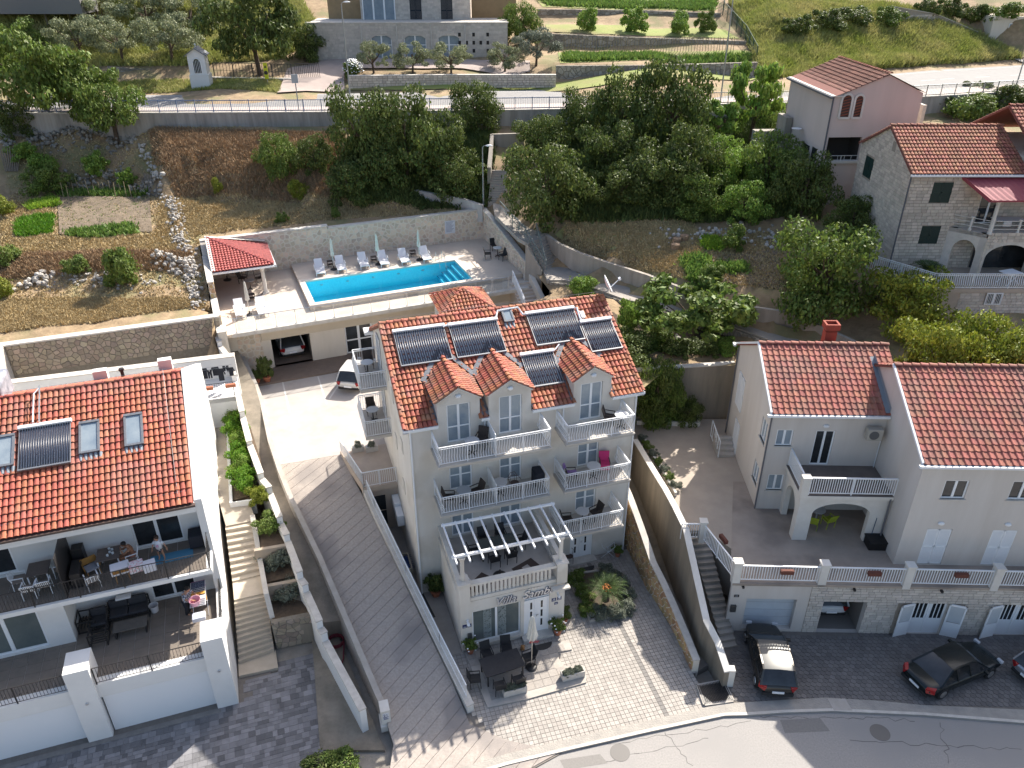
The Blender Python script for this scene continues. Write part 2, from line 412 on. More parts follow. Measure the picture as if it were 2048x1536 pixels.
def tiles(parent, PM, region, wd, ln, base, m, holes=(), name='roof_tile', off=0.0):
 xs = [p[0] for p in region]; ys = [p[1] for p in region]; x0, x1, y0, y1 = min(xs), max(xs), min(ys), max(ys)
 nx = max(1, round((x1-x0)/wd)); sx = (x1-x0)/nx; ny = max(1, round((y1-y0)/ln)); sy = (y1-y0)/ny; out = []
 for j in range(ny):
  for i in range(nx):
   cx, cy = x0+(i+.5)*sx, y0+(j+.5)*sy
   if not inside((cx, cy), region): continue
   if any(inside((cx, cy), h) for h in holes): continue
   out.append(PM @ Matrix.Translation((cx+(random.random()-.5)*.012, y0+j*sy-.04+off, 0)) @ Matrix.Rotation((random.random()-.5)*.04, 4, 'Z'))
 place(parent, name, base, m, out)
def ridge(parent, a, b, r, ln, m, name='ridge_tile', lift=.0):
 a, b = Vector(a), Vector(b); d = b-a; L = d.length; u = d/L; n = max(1, round(L/ln)); x = u.cross(Vector((0,0,1))).normalized(); z = x.cross(u)
 base = tile_mesh(2*r, L/n+.05, r*.8, 5, .02, .9)
 out = []
 for k in range(n):
  p = a+u*(L*k/n)+z*lift; M = Matrix.Identity(4)
  for i in range(3): M[i][0] = x[i]; M[i][1] = u[i]; M[i][2] = z[i]; M[i][3] = p[i]
  out.append(M)
 place(parent, name, base, m, out)
def text_mesh(s, size, extrude=.01, shear=0, align='LEFT'):
 cu = bpy.data.curves.new('lettering', 'FONT'); cu.body = s; cu.size = size; cu.extrude = extrude; cu.shear = shear; cu.align_x = align; cu.resolution_u = 3
 o = bpy.data.objects.new('lettering_source', cu); COL.objects.link(o); bpy.context.view_layer.update()
 me = bpy.data.meshes.new_from_object(o.evaluated_get(bpy.context.evaluated_depsgraph_get())); bpy.data.objects.remove(o); bpy.data.curves.remove(cu)
 me.materials.clear(); return me
# ================================================= VILLA
V = Fr(-4.77, 30.54, 17.3)
villa = thing('villa', V.w(0,0,0), 'tall cream four-storey villa with five solar collectors, three dormers and stacked white balconies', 'house')
EZ, RZ, SL = 10.35, 13.2, 2.85/5.55
WV, DV = 11.53, 10.8
def vfp(x, y, d=0): return V.front(x, y, d)
doors3 = [(1.82, 9.12), (4.35, 9.12), (8.48, 9.12)]
DW, DH = 1.14, 2.08
holes = [(s, s+DW, z, z+DH) for s, z in doors3]+[(s, s+DW, 6.33, 8.4) for s, z in doors3]+[(1.82, 2.96, 3.42, 5.45), (4.35, 5.49, 3.42, 5.45), (8.48, 9.62, 3.42, 5.45)]
holes += [(8.3, 9.6, .15, 2.3)]
b = MB(V.M)
wall_holes(b, Matrix(((1,0,0,0),(0,0,-1,0),(0,1,0,0),(0,0,0,1))), 0, WV, -.3, EZ+.02, holes, .16)
dorm = [(1.38, 3.42), (3.85, 5.95), (8.12, 10.08)]
for i, (a, c) in enumerate(dorm):     # dormer front gables, flush with the front
 m_ = (a+c)/2; s_, z_ = doors3[i]
 y0 = EZ+.02; zt = z_+DH
 b.add([(a,0,y0),(s_,0,y0),(s_,0,zt),(a,0,zt)], [(0,1,2,3)]); b.add([(s_+DW,0,y0),(c,0,y0),(c,0,zt),(s_+DW,0,zt)], [(0,1,2,3)])
 b.add([(s_,0,y0),(s_,0,zt),(s_,.16,zt),(s_,.16,y0),(s_+DW,0,y0),(s_+DW,0,zt),(s_+DW,.16,zt),(s_+DW,.16,y0)], [(0,1,2,3),(4,5,6,7),(1,5,6,2)])
 b.add([(a,0,zt),(c,0,zt),(c,0,11.42),(m_,0,12.02),(a,0,11.42)], [(0,1,2,3,4)])
gab = [(0,-.3),(DV,-.3),(DV,EZ),(DV/2,RZ-.06),(0,EZ)]
b.add([(0,d,z) for d, z in gab], [(4,3,2,1,0)]); b.add([(WV,d,z) for d, z in gab], [(0,1,2,3,4)])
b.box(0, WV, DV-.2, DV, -.3, EZ)
b.build('wall', VILLAW, villa)
g = MB(V.M)
for a, c in ((-.28, 1.36), (3.44, 3.83), (5.97, 8.1), (10.1, WV+.28)):
 g = MB(V.M); g.box(a, c, -.22, -.003, EZ-.2, EZ-.02); g.box(a-.0, c, -.3, -.198, EZ-.1, EZ+.01)
 if a < 0: g.box(-.28, -.01, -.22, .3, EZ-.201, EZ-.03)
 if c > WV: g.box(WV+.01, WV+.28, -.22, .3, EZ-.201, EZ-.03)
 g.build('cornice', WMET, villa)
g = MB(V.M)
g.box(-.5, -.01, DV-.3, DV+.35, EZ-.15, EZ+.05)
g.build('cornice', WMET, villa)
for s_, z_ in ((3.64,9.05),(7.6,9.05),(.06,.1),(WV-.06,.1)): MB(V.M).tube([(s_, -.06, EZ-.2), (s_, -.06, z_)], .045, 8).build('downpipe', WMET, villa)
r = MB(V.M)
for sg in (0, 1):
 d0 = -.14 if not sg else DV+.14; ed = EZ-.02
 if sg == 0:
  cuts = [-.22]+[x for p in dorm for x in p]+[WV+.22]
  for k in range(0, len(cuts), 2): pass
  edges = [(-.22, 1.38, 0), (1.38, 3.42, 1), (3.42, 3.85, 0), (3.85, 5.95, 1), (5.95, 8.12, 0), (8.12, 10.08, 1), (10.08, WV+.22, 0)]
  for a, c, cut in edges:
   da = d0 if not cut else 2.0; za = EZ-.02+(da-d0)*SL
   r.add([(a,da,za),(c,da,za),(c,DV/2,RZ-.03),(a,DV/2,RZ-.03),(a,da,za-.1),(c,da,za-.1),(c,DV/2,RZ-.13),(a,DV/2,RZ-.13)],
    [(0,1,2,3),(7,6,5,4),(0,4,5,1)]+([(1,5,6,2)] if c > WV else [])+([(3,7,4,0)] if a < 0 else []))
 else:
  r.add([(-.22,d0,ed),(WV+.22,d0,ed),(WV+.22,DV/2,RZ-.03),(-.22,DV/2,RZ-.03),(-.22,d0,ed-.1),(WV+.22,d0,ed-.1),(WV+.22,DV/2,RZ-.13),(-.22,DV/2,RZ-.13)], [(3,2,1,0),(4,5,6,7),(1,5,4,0),(2,6,5,1),(0,4,7,3)])
roof = r.build('roof', mat('roof_underlay_tile', (.22,.085,.05), (.17,.07,.045), .9, 6), villa)
VP = plane_from(V.w(-.22,-.2,EZ-.02), V.w(WV+.22,-.2,EZ-.02), V.w(-.22,DV/2,RZ))
def roofxy(PM, px, py, lift=0):
 o = PM.inverted() @ EYE; rr = PM.inverted().to_3x3() @ ray(px, py); t = (lift-o.z)/rr.z; q = o+rr*t; return q.x, q.y
TL = math.hypot(DV/2+.2, RZ-EZ+.02); kx = .22
def yv(d): return (d+.2)*TL/(DV/2+.2)
dh = [[(a+kx-.0, -1), (c+kx, -1), (c+kx, yv(2.05)), ((a+c)/2+kx, yv(3.3)), (a+kx, yv(2.05))] for a, c in dorm]
T1 = tile_mesh(.225, .40, .085, 5)
tiles(villa, VP, [(0,0),(WV+.44,0),(WV+.44,TL-.05),(0,TL-.05)], .222, .345, T1, TILE, dh)
VB = plane_from(V.w(WV+.22,DV+.2,EZ-.02), V.w(-.22,DV+.2,EZ-.02), V.w(-.22,DV/2,RZ))
tiles(villa, VB, [(0,0),(WV+.44,0),(WV+.44,TL-.05),(0,TL-.05)], .30, .40, tile_mesh(.29,.44,.09,3), TILE, name='roof_tile')
ridge(villa, V.w(-.25,DV/2,RZ-.02), V.w(WV+.25,DV/2,RZ-.02), .13, .38, TILE)
for s_ in (-.22, WV+.22):
 ridge(villa, V.w(s_,-.2,EZ+.02), V.w(s_,DV/2,RZ+.01), .1, .38, TILE, name='verge_tile')
sp = MB(V.M)
for k in range(16): s_ = .3+k*.72; sp.tube([(s_, DV/2, RZ+.08), (s_, DV/2, RZ+.26)], .012, 4)
sp.tube([(-.2, DV/2, RZ+.25), (WV+.2, DV/2, RZ+.25)], .007, 4)
sp.build('lightning_wire', GREYM, villa)
for i, (a, c) in enumerate(dorm):
 m_ = (a+c)/2; z0, z1 = 11.44, 12.1
 q = MB(V.M)
 for sg in (-1, 1):
  e = a-.06 if sg < 0 else c+.06
  q.add([(e,-.1,z0-.03),(m_,-.1,z1-.02),(m_,3.3,z1-.02),(e,1.95,z0-.03),(e,-.1,z0-.1),(m_,-.1,z1-.09)], [(0,1,2,3),(0,4,5,1)])
 q.box(a, a+.08, .01, 2.0, 10.4, z0-.08); q.box(c-.08, c, .01, 2.0, 10.4, z0-.08)
 dm = q.build('dormer', VILLAW, villa)
 for sg in (-1, 1):
  e = a-.08 if sg < 0 else c+.08
  if sg < 0: PMd = plane_from(V.w(e,2.0,z0-.03), V.w(e,-.12,z0-.03), V.w(m_,-.12,z1))
  else: PMd = plane_from(V.w(e,-.12,z0-.03), V.w(e,2.0,z0-.03), V.w(m_,-.12,z1))
  LL = math.hypot(m_-e, z1-z0+.03); H_ = 2.12
  reg = [(0,0),(H_,0),(H_,LL),(-1.3,LL)] if sg < 0 else [(0,0),(H_,0),(H_+1.3,LL),(0,LL)]
  tiles(dm, PMd, reg, .2, .3, tile_mesh(.2,.34,.075,4), TILE)
 ridge(dm, V.w(m_,-.16,z1-.0), V.w(m_,3.15,z1-.0), .12, .36, TILE)
 fl = MB(V.M)   # lead flashing along the valleys and cheeks
 za = lambda d: EZ-.02+(d+.2)*SL
 for e, sg in ((a, -1), (c, 1)):
  fl.add([(e+sg*.012,-.12,EZ+.06),(e+sg*.16,-.12,EZ+.12),(e+sg*.16,2.0,za(2.0)+.12),(e+sg*.012,2.0,za(2.0)+.13)], [(0,1,2,3)])
  fl.add([(e+sg*.14,1.9,za(1.9)+.13),(e+sg*.34,2.0,za(2.0)+.12),(m_+sg*.1,3.6,za(3.6)+.13),(m_,3.38,za(3.3)+.17)], [(0,1,2,3)])
  fl.box(min(e, e+sg*.012), max(e, e+sg*.012), .02, 1.9, EZ+.0, EZ+.25)
 fl.build('flashing', LEAD, dm)
 lm = MB(V.M); lm.lathe([(.14,0),(.15,.05),(.12,.11),(.03,.13)], (0,0,0), 12, Matrix.Translation((m_,-.0,11.62)) @ Matrix.Rotation(rad(90),4,'X') @ Matrix.Scale(.7,4,(0,1,0)))
 lm.build('lamp', WMET, dm, smooth=True)
for s_, z_ in doors3: window(villa, V.F(s_, 0, z_), DW, DH, 2, .40, GLS)
for s_, z_ in doors3: window(villa, V.F(s_, 0, 6.33), DW, 2.07, 2, .40, GLS)
for s_, z_ in doors3: window(villa, V.F(s_, 0, 3.42), DW, 2.03, 2, .40, GLS)
def slotdoor(parent, PM, w_, h_, slots, name='front_door', m=None):
 M = PM @ Matrix.Translation((0,0,-.12)); d = MB(M)
 d.box(0,w_,0,h_,0,.05); d.box(0,.07,0,h_,.05,.08); d.box(w_-.07,w_,0,h_,.05,.08); d.box(.07,w_-.07,h_-.07,h_,.05,.08)
 d.box(w_*.45-.03,w_*.45+.03,.02,h_-.07,.05,.075)
 o = d.build(name, m or PVC, parent)
 for x in slots:
  s = MB(M)
  for k in range(3): s.box(w_*x-.05, w_*x+.05, h_*(.16+.27*k), h_*(.16+.27*k)+h_*.2, .05, .056)
  s.build('glass_slot', GLD, o)
 h = MB(M); h.bar((w_*.51,h_*.47,.07),(w_*.51,h_*.53,.11),.025); h.bar((w_*.51,h_*.53,.11),(w_*.58,h_*.53,.11),.02); h.build('handle', STEEL, o)
 return o
slotdoor(villa, V.F(8.3,0,.15), 1.3, 2.15, (.25, .7))
q = MB(V.M); q.box(8.15,9.75,-.45,0,.02,.14); q.build('doorstep', CAP, villa)
q = MB(V.M)   # slit windows of the side wall
for d_, z_ in ((2.2,7.4),(2.6,4.6),(4.2,9.2),(5.4,9.9),(4.2,6.4)):
 q.box(-.03,.02,d_,d_+.55,z_,z_+.75)
q.build('vent_grille', mat('pale_grille',(.5,.47,.42)), villa)
def vbalc(s0, s1, z, div=None, openside=True):
 q = MB(V.M); q.box(s0, s1, -1.62, .005, z-.18, z); q.box(s0-.02, s1+.02, -1.66, .0, z-.06, z-.02)
 o = q.build('balcony', mat('balcony_slab', (.50,.46,.41), (.42,.39,.35), .8, 2), villa)
 g = MB(V.M); railing(g, [(s0+.05,0),(s0+.05,-1.56),(s1-.05,-1.56),(s1-.05,0)], z, .98, .125, .02, .13, 1.35, .035, out=-1)
 g.build('railing', WMET, o)
 if div:
  g = MB(V.M); g.box(div-.015, div+.015, -1.5, 0, z+.1, z+1.15); g.build('divider', PVC, o)
 return o
for z_ in (9.02, 6.22):
 vbalc(1.0, 6.45, z_, 3.75); vbalc(7.2, 10.72, z_)
vbalc(6.98, 10.55, 3.32)
def sbalc(s0, d0, d1, z):
 q = MB(V.M); q.box(s0, .005, d0, d1, z-.18, z)
 o = q.build('balcony', mat('balcony_slab', (.5,.46,.41)), villa)
 g = MB(V.M); railing(g, [(0,d0+.05),(s0+.05,d0+.05),(s0+.05,d1-.05),(0,d1-.05)], z, .98, .12, .02, .1, 1.35, .035, out=-1)
 g.build('railing', WMET, o)
sbalc(-1.42, 6.5, 9.5, 8.95); sbalc(-1.42, 6.2, 9.2, 6.15)
window(villa, V.Lf(0, 9.0, 9.0), 1.1, 2.1, 2, .4, GLD, depth=-.03); window(villa, V.Lf(0, 8.7, 6.2), 1.1, 2.1, 2, .4, GLD, depth=-.03)
q = MB(V.M); q.prism([(.01,5.55),(-1.95,5.55),(-2.75,9.3),(-1.2,9.6),(.01,9.6)], 3.0, 3.3)
q.prism([(-1.95,5.55),(-2.75,9.3),(-2.6,9.4),(-1.8,5.75)], 3.3, 3.5); q.box(-1.95, -.01, 5.7, 5.95, -.1, 3.0)
o = q.build('side_terrace', mat('terrace_paving', (.45,.37,.30), (.40,.33,.27), .7, 2), villa)
g = MB(V.M); railing(g, [(-.05,5.62),(-1.9,5.62),(-2.68,9.25)], 3.3, 1.0, .11, .018, 0, 1.2); g.build('railing', WMET, o)
q = MB(V.M)
for zz_ in ((.4,1.4),(1.5,2.5)): q.box(-1.75,-.75,5.66,5.7,*zz_)
q.build('window', GLD, villa)
VX0, VX1, VY, VT = 1.12, 6.28, -4.43, 3.3
q = MB(V.M)
ws = [(1.66,4.05,.42,2.5),(4.22,5.5,.2,2.72)]
wall_holes(q, Matrix(((1,0,0,0),(0,0,-1,VY),(0,1,0,0),(0,0,0,1))), VX0, VX1, -.1, VT-.1, ws, .18)
q.add([(VX0,VY,-.1),(VX0,0,-.1),(VX0,0,VT+.2),(VX0,VY,VT+.2)], [(0,1,2,3)]); q.add([(VX1,VY,-.1),(VX1,0,-.1),(VX1,0,VT+.2),(VX1,VY,VT+.2)], [(3,2,1,0)])
q.box(VX0+.01, VX1-.01, VY+.01, -.003, VT-.1, VT)
q.box(VX0-.04, VX0, VY-.05, -.003, 3.1, VT+.14)
q.build('veranda', VILLAW, villa)
q = MB(V.M); q.box(VX0+.2, VX1-.2, VY+.2, -.01, VT+.002, VT+.02); q.build('terrace_floor', mat('terrace_tile', (.44,.40,.36), (.38,.345,.31), .6, 2.2), villa)
q = MB(V.M)
q.box(VX0+.48, VX1-.48, VY-.03, VY+.22, VT-.02, VT+.14)          # base course and top rail of the balustrade
q.box(VX0+.48, VX1-.48, VY-.05, VY+.24, VT+.86, VT+.99)
q.box(VX0-.03, VX0+.18, VY+.5, -.01, VT+.86, VT+.98); q.box(VX1-.18, VX1+.03, VY+.5, -.01, VT+.86, VT+.98)
q.box(VX0-.02, VX0+.16, VY+.5, -.01, VT+.14, VT+.24); q.box(VX1-.16, VX1+.02, VY+.5, -.01, VT+.0, VT+.14)
for a in (VX0-.06, VX1-.46): q.box(a, a+.52, VY-.1, VY+.5, VT-.14, VT+1.06); q.box(a-.04, a+.56, VY-.14, VY+.54, VT+1.06, VT+1.13)
q.box(VX1-.75, VX1+.12, VY-.4, VY-.11, 3.0, 3.1)
bal = q.build('balustrade', VILLAW, villa)
bb = MB().box(-.06,.06,-.05,.05,0,.72)
place(bal, 'baluster', bb, VILLAW, [V.M @ Matrix.Translation((VX0+.62+i*.198, VY+.1, VT+.14)) for i in range(20)]+
 [V.M @ Matrix.Translation((x, VY+.7+i*.22, VT+.14)) @ Matrix.Rotation(rad(90),4,'Z') for x in (VX0+.08, VX1-.08) for i in range(17)])
window(villa, V.F(1.66,VY,.42), 2.39, 2.08, 2, None, GLG, depth=.14)
deco = MB(V.M)    # etched sprig bands on the glass
for i in range(150):
 x = random.choice((2.42, 3.15))+random.uniform(-.17,.17); z = random.uniform(.55,2.38); a = random.random()*6.28
 deco.bar((x,VY+.10,z),(x+.05*math.cos(a),VY+.10,z+.05*math.sin(a)),.022,.006)
deco.build('etched_pattern', mat('etched_dark',(.03,.035,.035)), villa)
deco = MB(V.M)
for x in (2.42,3.15): deco.box(x-.2,x+.2,VY+.104,VY+.108,.5,2.42)
deco.build('etched_band', mat('etched_pale',(.22,.25,.25),(.26,.29,.28),.3,3), villa)
slotdoor(villa, V.F(4.22,VY,.2), 1.28, 2.2, (.3,.72))
window(villa, V.F(4.22,VY,2.42), 1.28, .3, 1, None, GLD, depth=.14, fw=.05)
q = MB(V.M); q.box(4.1,5.65,VY-.4,VY-.005,-.02,.2); q.box(1.5,4.1,VY-.12,VY-.005,.3,.42); q.build('doorstep', CAP, villa)
sg = MB(V.M)
me = text_mesh('Villa', .62, .025, .35); M = V.F(2.72, VY-.06, 2.66)
cm = mat('sign_silver', (.62,.63,.66), rough=.3, metal=.5); ed = mat('sign_edge', (.05,.06,.11), rough=.4)
o = link('sign_lettering', me, cm, villa, M)
o = link('sign_lettering', text_mesh('Samba', .62, .025, .35), cm, villa, V.F(4.1, VY-.06, 2.70))
o = link('sign_dark_backing', text_mesh('Villa', .64, .015, .35), ed, villa, V.F(2.75, VY-.035, 2.62))  # slightly larger dark copies of the letters behind the silver ones
o = link('sign_dark_backing', text_mesh('Samba', .64, .015, .35), ed, villa, V.F(4.13, VY-.035, 2.66))
st = MB()
for k in range(4):
 p = []
 for j in range(10): rr = .055 if j%2 == 0 else .024; p.append((4.45+k*.16+rr*math.sin(j*math.pi/5), 3.2+rr*math.cos(j*math.pi/5)))
 st.prism(p, 0, .02, V.F(0, VY-.05, 0))
st.build('sign_star', cm, villa)
bl = mat('navy_plate', (.02,.03,.11), rough=.4); wl = mat('plate_print', (.6,.62,.65))
for (x, z, w_, h_) in ((1.18,1.62,.2,.2),(1.41,1.62,.2,.2),(5.62,2.02,.22,.2),(5.9,2.04,.22,.2),(5.76,1.78,.18,.14)):
 q = MB(V.F(x,VY,z)); q.box(0,w_,0,h_,.004,.02); o = q.build('plate', bl, villa)
 t = MB(V.F(x,VY,z)); t.box(.03,w_-.03,.035,.055,.02,.023); t.box(.04,w_-.04,.085,.10,.02,.023)
 if w_ > .2: t.box(.07,w_-.07,.125,.17,.02,.023)
 t.build('plate_print', wl, o)
q = MB(V.F(1.4,VY,.92)); q.box(0,.2,0,.3,.004,.1); q.build('mailbox', mat('dull_steel',(.12,.12,.12),rough=.4,metal=.6), villa)
for x, z in ((1.42,2.02),(5.9,2.5)):
 q = MB(V.F(x,VY,z)); q.lathe([(.03,0),(.07,.05),(.07,.2),(.02,.26)], (0,0,.08), 10, Matrix.Rotation(0,4,'X')); q.box(-.05,.05,.0,.1,0,.08); q.build('lamp', WMET, villa)
for x in (VX0+.2, VX1-.2):
 MB(V.M).lathe([(.15,0),(.15,.1),(.105,.16),(.095,1.5),(.15,1.56),(.17,1.64),(.17,1.7)], (x,VY+.2,VT+1.13-.3), 14).build('pergola_column', VILLAW, villa)
pg = MB(V.M)
zb = 5.95
pg.box(VX0-.25, VX1+.2, VY+.14, VY+.26, zb-.1, zb+.02); pg.box(VX0-.25, VX1+.2, -2.2, -2.1, zb+.06, zb+.16)
pg.build('pergola_beam', PVC, villa)
for k in range(10):
 x = VX0-.15+k*(VX1-VX0+.25)/9; q = MB(V.M); q.box(x-.035, x+.035, VY-.4, -2.0, zb+.022, zb+.12); q.build('pergola_rafter', PVC, villa)
NAVY = mat('evacuated_tube', (.014,.014,.028), rough=.38, spec=.9); GLINT = mat('tube_glint_sheet', (.62,.64,.68), rough=.5)
TUBEC = {}
def collector(parent, PM, c4, ntube, lift=.14, header=True):
 A = [roofxy(PM, *c, lift) for c in c4]
 x0 = (A[0][0]+A[2][0])/2; x1 = (A[1][0]+A[3][0])/2; y1 = (A[0][1]+A[1][1])/2; y0 = (A[2][1]+A[3][1])/2
 Q = PM @ Matrix.Translation((x0, y0, lift)); W_, H_ = x1-x0, y1-y0
 f = MB(Q); f.box(-.03, 0, 0, H_, -.04, .03); f.box(W_, W_+.03, 0, H_, -.04, .03); f.box(-.03, W_+.03, -.06, 0, -.04, .06)
 for x in (.25, W_-.25):
  for y in (.3, H_-.3): f.box(x-.02, x+.02, y-.02, y+.02, -lift+.02, -.03)
 o = f.build('solar_collector', GREYM, parent)
 s = MB(Q); s.box(.0, W_, .0, H_-.02, -.035, -.03); s.build('reflector_or_glint', GLINT, o)  # pale sheet: sky reflections between the tubes put into its colour
 n = ntube; p = W_/n; key = (round(H_, 1), round(p, 3))
 t = MB(); t.tube([(0,.02,0),(0,H_-.05,0)], p*.27, 8); me = t.mesh('vacuum_tube', smooth=True)
 for k in range(n): link('vacuum_tube', me, NAVY, o, Q @ Matrix.Translation(((k+.5)*p, 0, .015)))
 h = MB(Q); h.box(-.08, W_+.08, H_-.04, H_+.14, -.04, .12); h.build('manifold', WMET, o, bevel=.02)
 return o
vc = lambda X, Y: (700+X*.3256, 560+Y*.3256)
for c4, n in ((((268,322),(578,286),(318,525),(622,486)), 22), (((618,282),(905,246),(655,476),(950,436)), 22), (((1085,212),(1375,176),(1150,402),(1434,358)), 24),
   (((1418,266),(1598,240),(1492,442),(1668,410)), 15), (((1052,470),(1248,436),(1117,656),(1304,626)), 15)):
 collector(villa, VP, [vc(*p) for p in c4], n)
def rpipe(parent, PM, pts, r_, m_, lift=.2, name='pipe', conv=None):
 q = MB(PM); q.tube([(*roofxy(PM, *(conv or vc)(*p), lift), lift) for p in pts], r_, 7); return q.build(name, m_, parent)
rpipe(villa, VP, [(895,240),(905,190),(1030,168),(1062,212),(1090,208)], .055, WMET)
rpipe(villa, VP, [(570,288),(600,276),(625,282)], .05, WMET); rpipe(villa, VP, [(1370,172),(1392,170),(1412,235),(1425,250)], .05, WMET)
rpipe(villa, VP, [(1240,440),(1262,425),(1285,395)], .04, WMET)
q = MB(VP); x, y = roofxy(VP, *vc(1425,215), .15); q.box(x-.1,x+.12,y-.2,y+.2,.05,.25); q.build('control_box', WMET, villa)
def skylight(parent, PM, c4, conv, glass=GLS):
 A = [roofxy(PM, *conv(*c), .1) for c in c4]
 x0 = (A[0][0]+A[2][0])/2; x1 = (A[1][0]+A[3][0])/2; y1 = (A[0][1]+A[1][1])/2; y0 = (A[2][1]+A[3][1])/2
 q = MB(PM); q.box(x0,x0+.09,y0,y1,0,.21); q.box(x1-.09,x1,y0,y1,0,.21); q.box(x0,x1,y0,y0+.1,0,.20); q.box(x0,x1,y1-.12,y1,0,.23)
 o = q.build('skylight', LEAD, parent)
 q = MB(PM); q.box(x0+.09,x1-.09,y0+.1,y1-.12,.16,.175); q.build('pane', glass, o)
 q = MB(PM)
 for k in range(int((x1-x0)/.2)+1): q.lathe([(.09,0),(.07,.3),(.0,.34)], (0,0,0), 8, Matrix.Translation((x0+.05+k*.2, y0-.02, .05)) @ Matrix.Rotation(rad(90),4,'X'))
 q.build('apron_flashing', mat('blue_lead', (.22,.25,.28), rough=.5), o)
 return (x0, x1, y0, y1)
skylight(villa, VP, ((925,180),(993,180),(944,262),(1008,258)), vc)
tx, ty, tz, te = 6.95, 17.7, 9.3, 8.3
q = MB(V.M); q.box(tx-1.6,tx+1.6,ty-1.6,ty+1.6,3,te-.02);
tower = q.build('stair_tower', CREAM, villa)
q = MB(V.M); E_ = [(tx-1.85,ty-1.85,te),(tx+1.85,ty-1.85,te),(tx+1.85,ty+1.85,te),(tx-1.85,ty+1.85,te),(tx,ty,tz)]
q.add(E_, [(0,1,4),(1,2,4),(2,3,4),(3,0,4),(3,2,1,0)]); q.build('tower_roof', mat('roof_underlay_tile',(.2,.1,.05)), villa)
for i in range(4):
 a, c = V.w(*E_[i]), V.w(*E_[(i+1)%4]); PM = plane_from(a, c, V.w(*E_[4])); I = PM.inverted(); ap = I @ V.w(*E_[4]); W_ = (c-a).length
 tiles(tower, PM @ Matrix.Translation((0,0,.02)), [(0,0),(W_,0),(ap.x,ap.y)], .23, .30, tile_mesh(.225,.35,.08,4), TILE)
 ridge(tower, a, V.w(*E_[4]), .1, .34, TILE, lift=.03)
q = MB(V.M); dx, dd_, dz = WV+.45, DV/2+.1, RZ+.55
q.tube([(WV-.1,DV/2,RZ-.3),(WV+.3,DV/2,RZ-.2),(WV+.3,DV/2,RZ+.4)], .03, 6);
dish = thing('satellite_dish', V.w(WV+.3,DV/2,RZ-.2), 'white satellite dish on the right end of the villa roof ridge', 'satellite dish')
q.build('bracket', GREYM, dish)
M = V.M @ Matrix.Translation((dx, dd_, dz)) @ Matrix.Rotation(rad(62),4,'Y') @ Matrix.Rotation(rad(15),4,'X')
q = MB(M); q.lathe([(.03,.0),(.2,.02),(.38,.07),(.52,.14),(.50,.15),(.2,.045),(.02,.03)], (0,0,0), 20); q.build('reflector_or_glint', WMET, dish, smooth=True)
q = MB(M); q.bar((0,-.5,.1),(0,-.05,.75),.03); q.box(-.06,.06,-.1,.05,.72,.84); q.build('receiver_arm', WMET, dish)
# ================================================= POOL TERRACE
gO = at(473, 668, 6.9); G = Fr(gO.x, gO.y, 22.2)
DZ, PZ = 6.9, 7.28
pav = mat('pool_paving', (.58,.50,.42), (.52,.44,.365), .6, 1.2, .03, 30)
gar = thing('pool_terrace_building', G.w(0,1,3.3), 'cream garage building with stone clad pier under the pool terrace', 'building')
GD = 1.05   # garage front
gfl = 3.42
q = MB(G.M)
gx = [G.front(*p, GD)[0] for p in ((552,742),(627.5,726.7),(694,715),(741,705))]
gho = [(gx[0], gx[1], gfl, gfl+2.25), (gx[2]+.05, gx[3]+.3, gfl, gfl+2.3)]
wall_holes(q, Matrix(((1,0,0,0),(0,0,-1,GD),(0,1,0,0),(0,0,0,1))), -.6, 21, 3.0, DZ-.2, gho, .3)
q.build('wall', CREAM, gar)
q = MB(G.M); q.box(gx[0]-.6, 21, GD-.28, GD-.004, 5.72, DZ-.2); q.build('lintel_beam', mat('cream_beam', (.56,.48,.37), (.50,.43,.33), .9, 1), gar)
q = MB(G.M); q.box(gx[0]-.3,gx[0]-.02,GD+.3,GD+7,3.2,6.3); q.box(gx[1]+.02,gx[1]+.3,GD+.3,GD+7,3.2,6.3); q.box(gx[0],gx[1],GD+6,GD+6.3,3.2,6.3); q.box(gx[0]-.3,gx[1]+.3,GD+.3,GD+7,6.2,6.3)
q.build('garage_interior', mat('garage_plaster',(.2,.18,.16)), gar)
poly = [(-.02,0),(gx[0]-.62,0),(gx[0]-.62,3.2),(-.02,3.2)]
pieces(gar, 'cladding_stone', G.F(0,GD,3.42), voronoi(poly, .36, .09, seed=3), 0, .035, POOLSTONE, .4, topshrink=.04)
dd = G.F(gx[2]+.05,GD,gfl)
window(gar, dd, gx[3]+.25-gx[2], 2.3, 2, .45, GLD, depth=.2, name='garage_door', fw=.11)
q = MB(G.M); q.box(-.3,21.2,-.06,.25,DZ-.22,DZ+.03); q.build('deck_edging', CAP, kind='structure')
pc = [G.at(*p, PZ-.08) for p in ((612.4,564.8),(911,522),(942.5,559.4),(628,609))]
px0 = (pc[0][0]+pc[3][0])/2; px1 = (pc[1][0]+pc[2][0])/2; py1 = (pc[0][1]+pc[1][1])/2; py0 = (pc[2][1]+pc[3][1])/2
cw = .42
q = MB(G.M); q.box(-.9,20.0,.0,py0-.21,DZ-.2,DZ); q.box(20.0,21.5,.9,py0-.21,DZ-.2,DZ); q.box(-.9,px0-.21,py0-.21,11,DZ-.2,DZ); q.box(px1+.21,21.5,py0-.21,11,DZ-.2,DZ); q.box(px0-.21,px1+.21,py1+.21,11,DZ-.2,DZ); q.build('pool_deck', pav, kind='structure')
pool = thing('swimming_pool', G.w((px0+px1)/2,(py0+py1)/2,PZ), 'long blue tiled swimming pool with steps at the right end', 'pool')
q = MB(G.M)
def frame(q, a, b, c, d, w_, z0, z1):
 q.box(a-w_,b+w_,c-w_,c,z0,z1); q.box(a-w_,b+w_,d,d+w_,z0,z1); q.box(a-w_,a,c,d,z0,z1); q.box(b,b+w_,c,d,z0,z1)
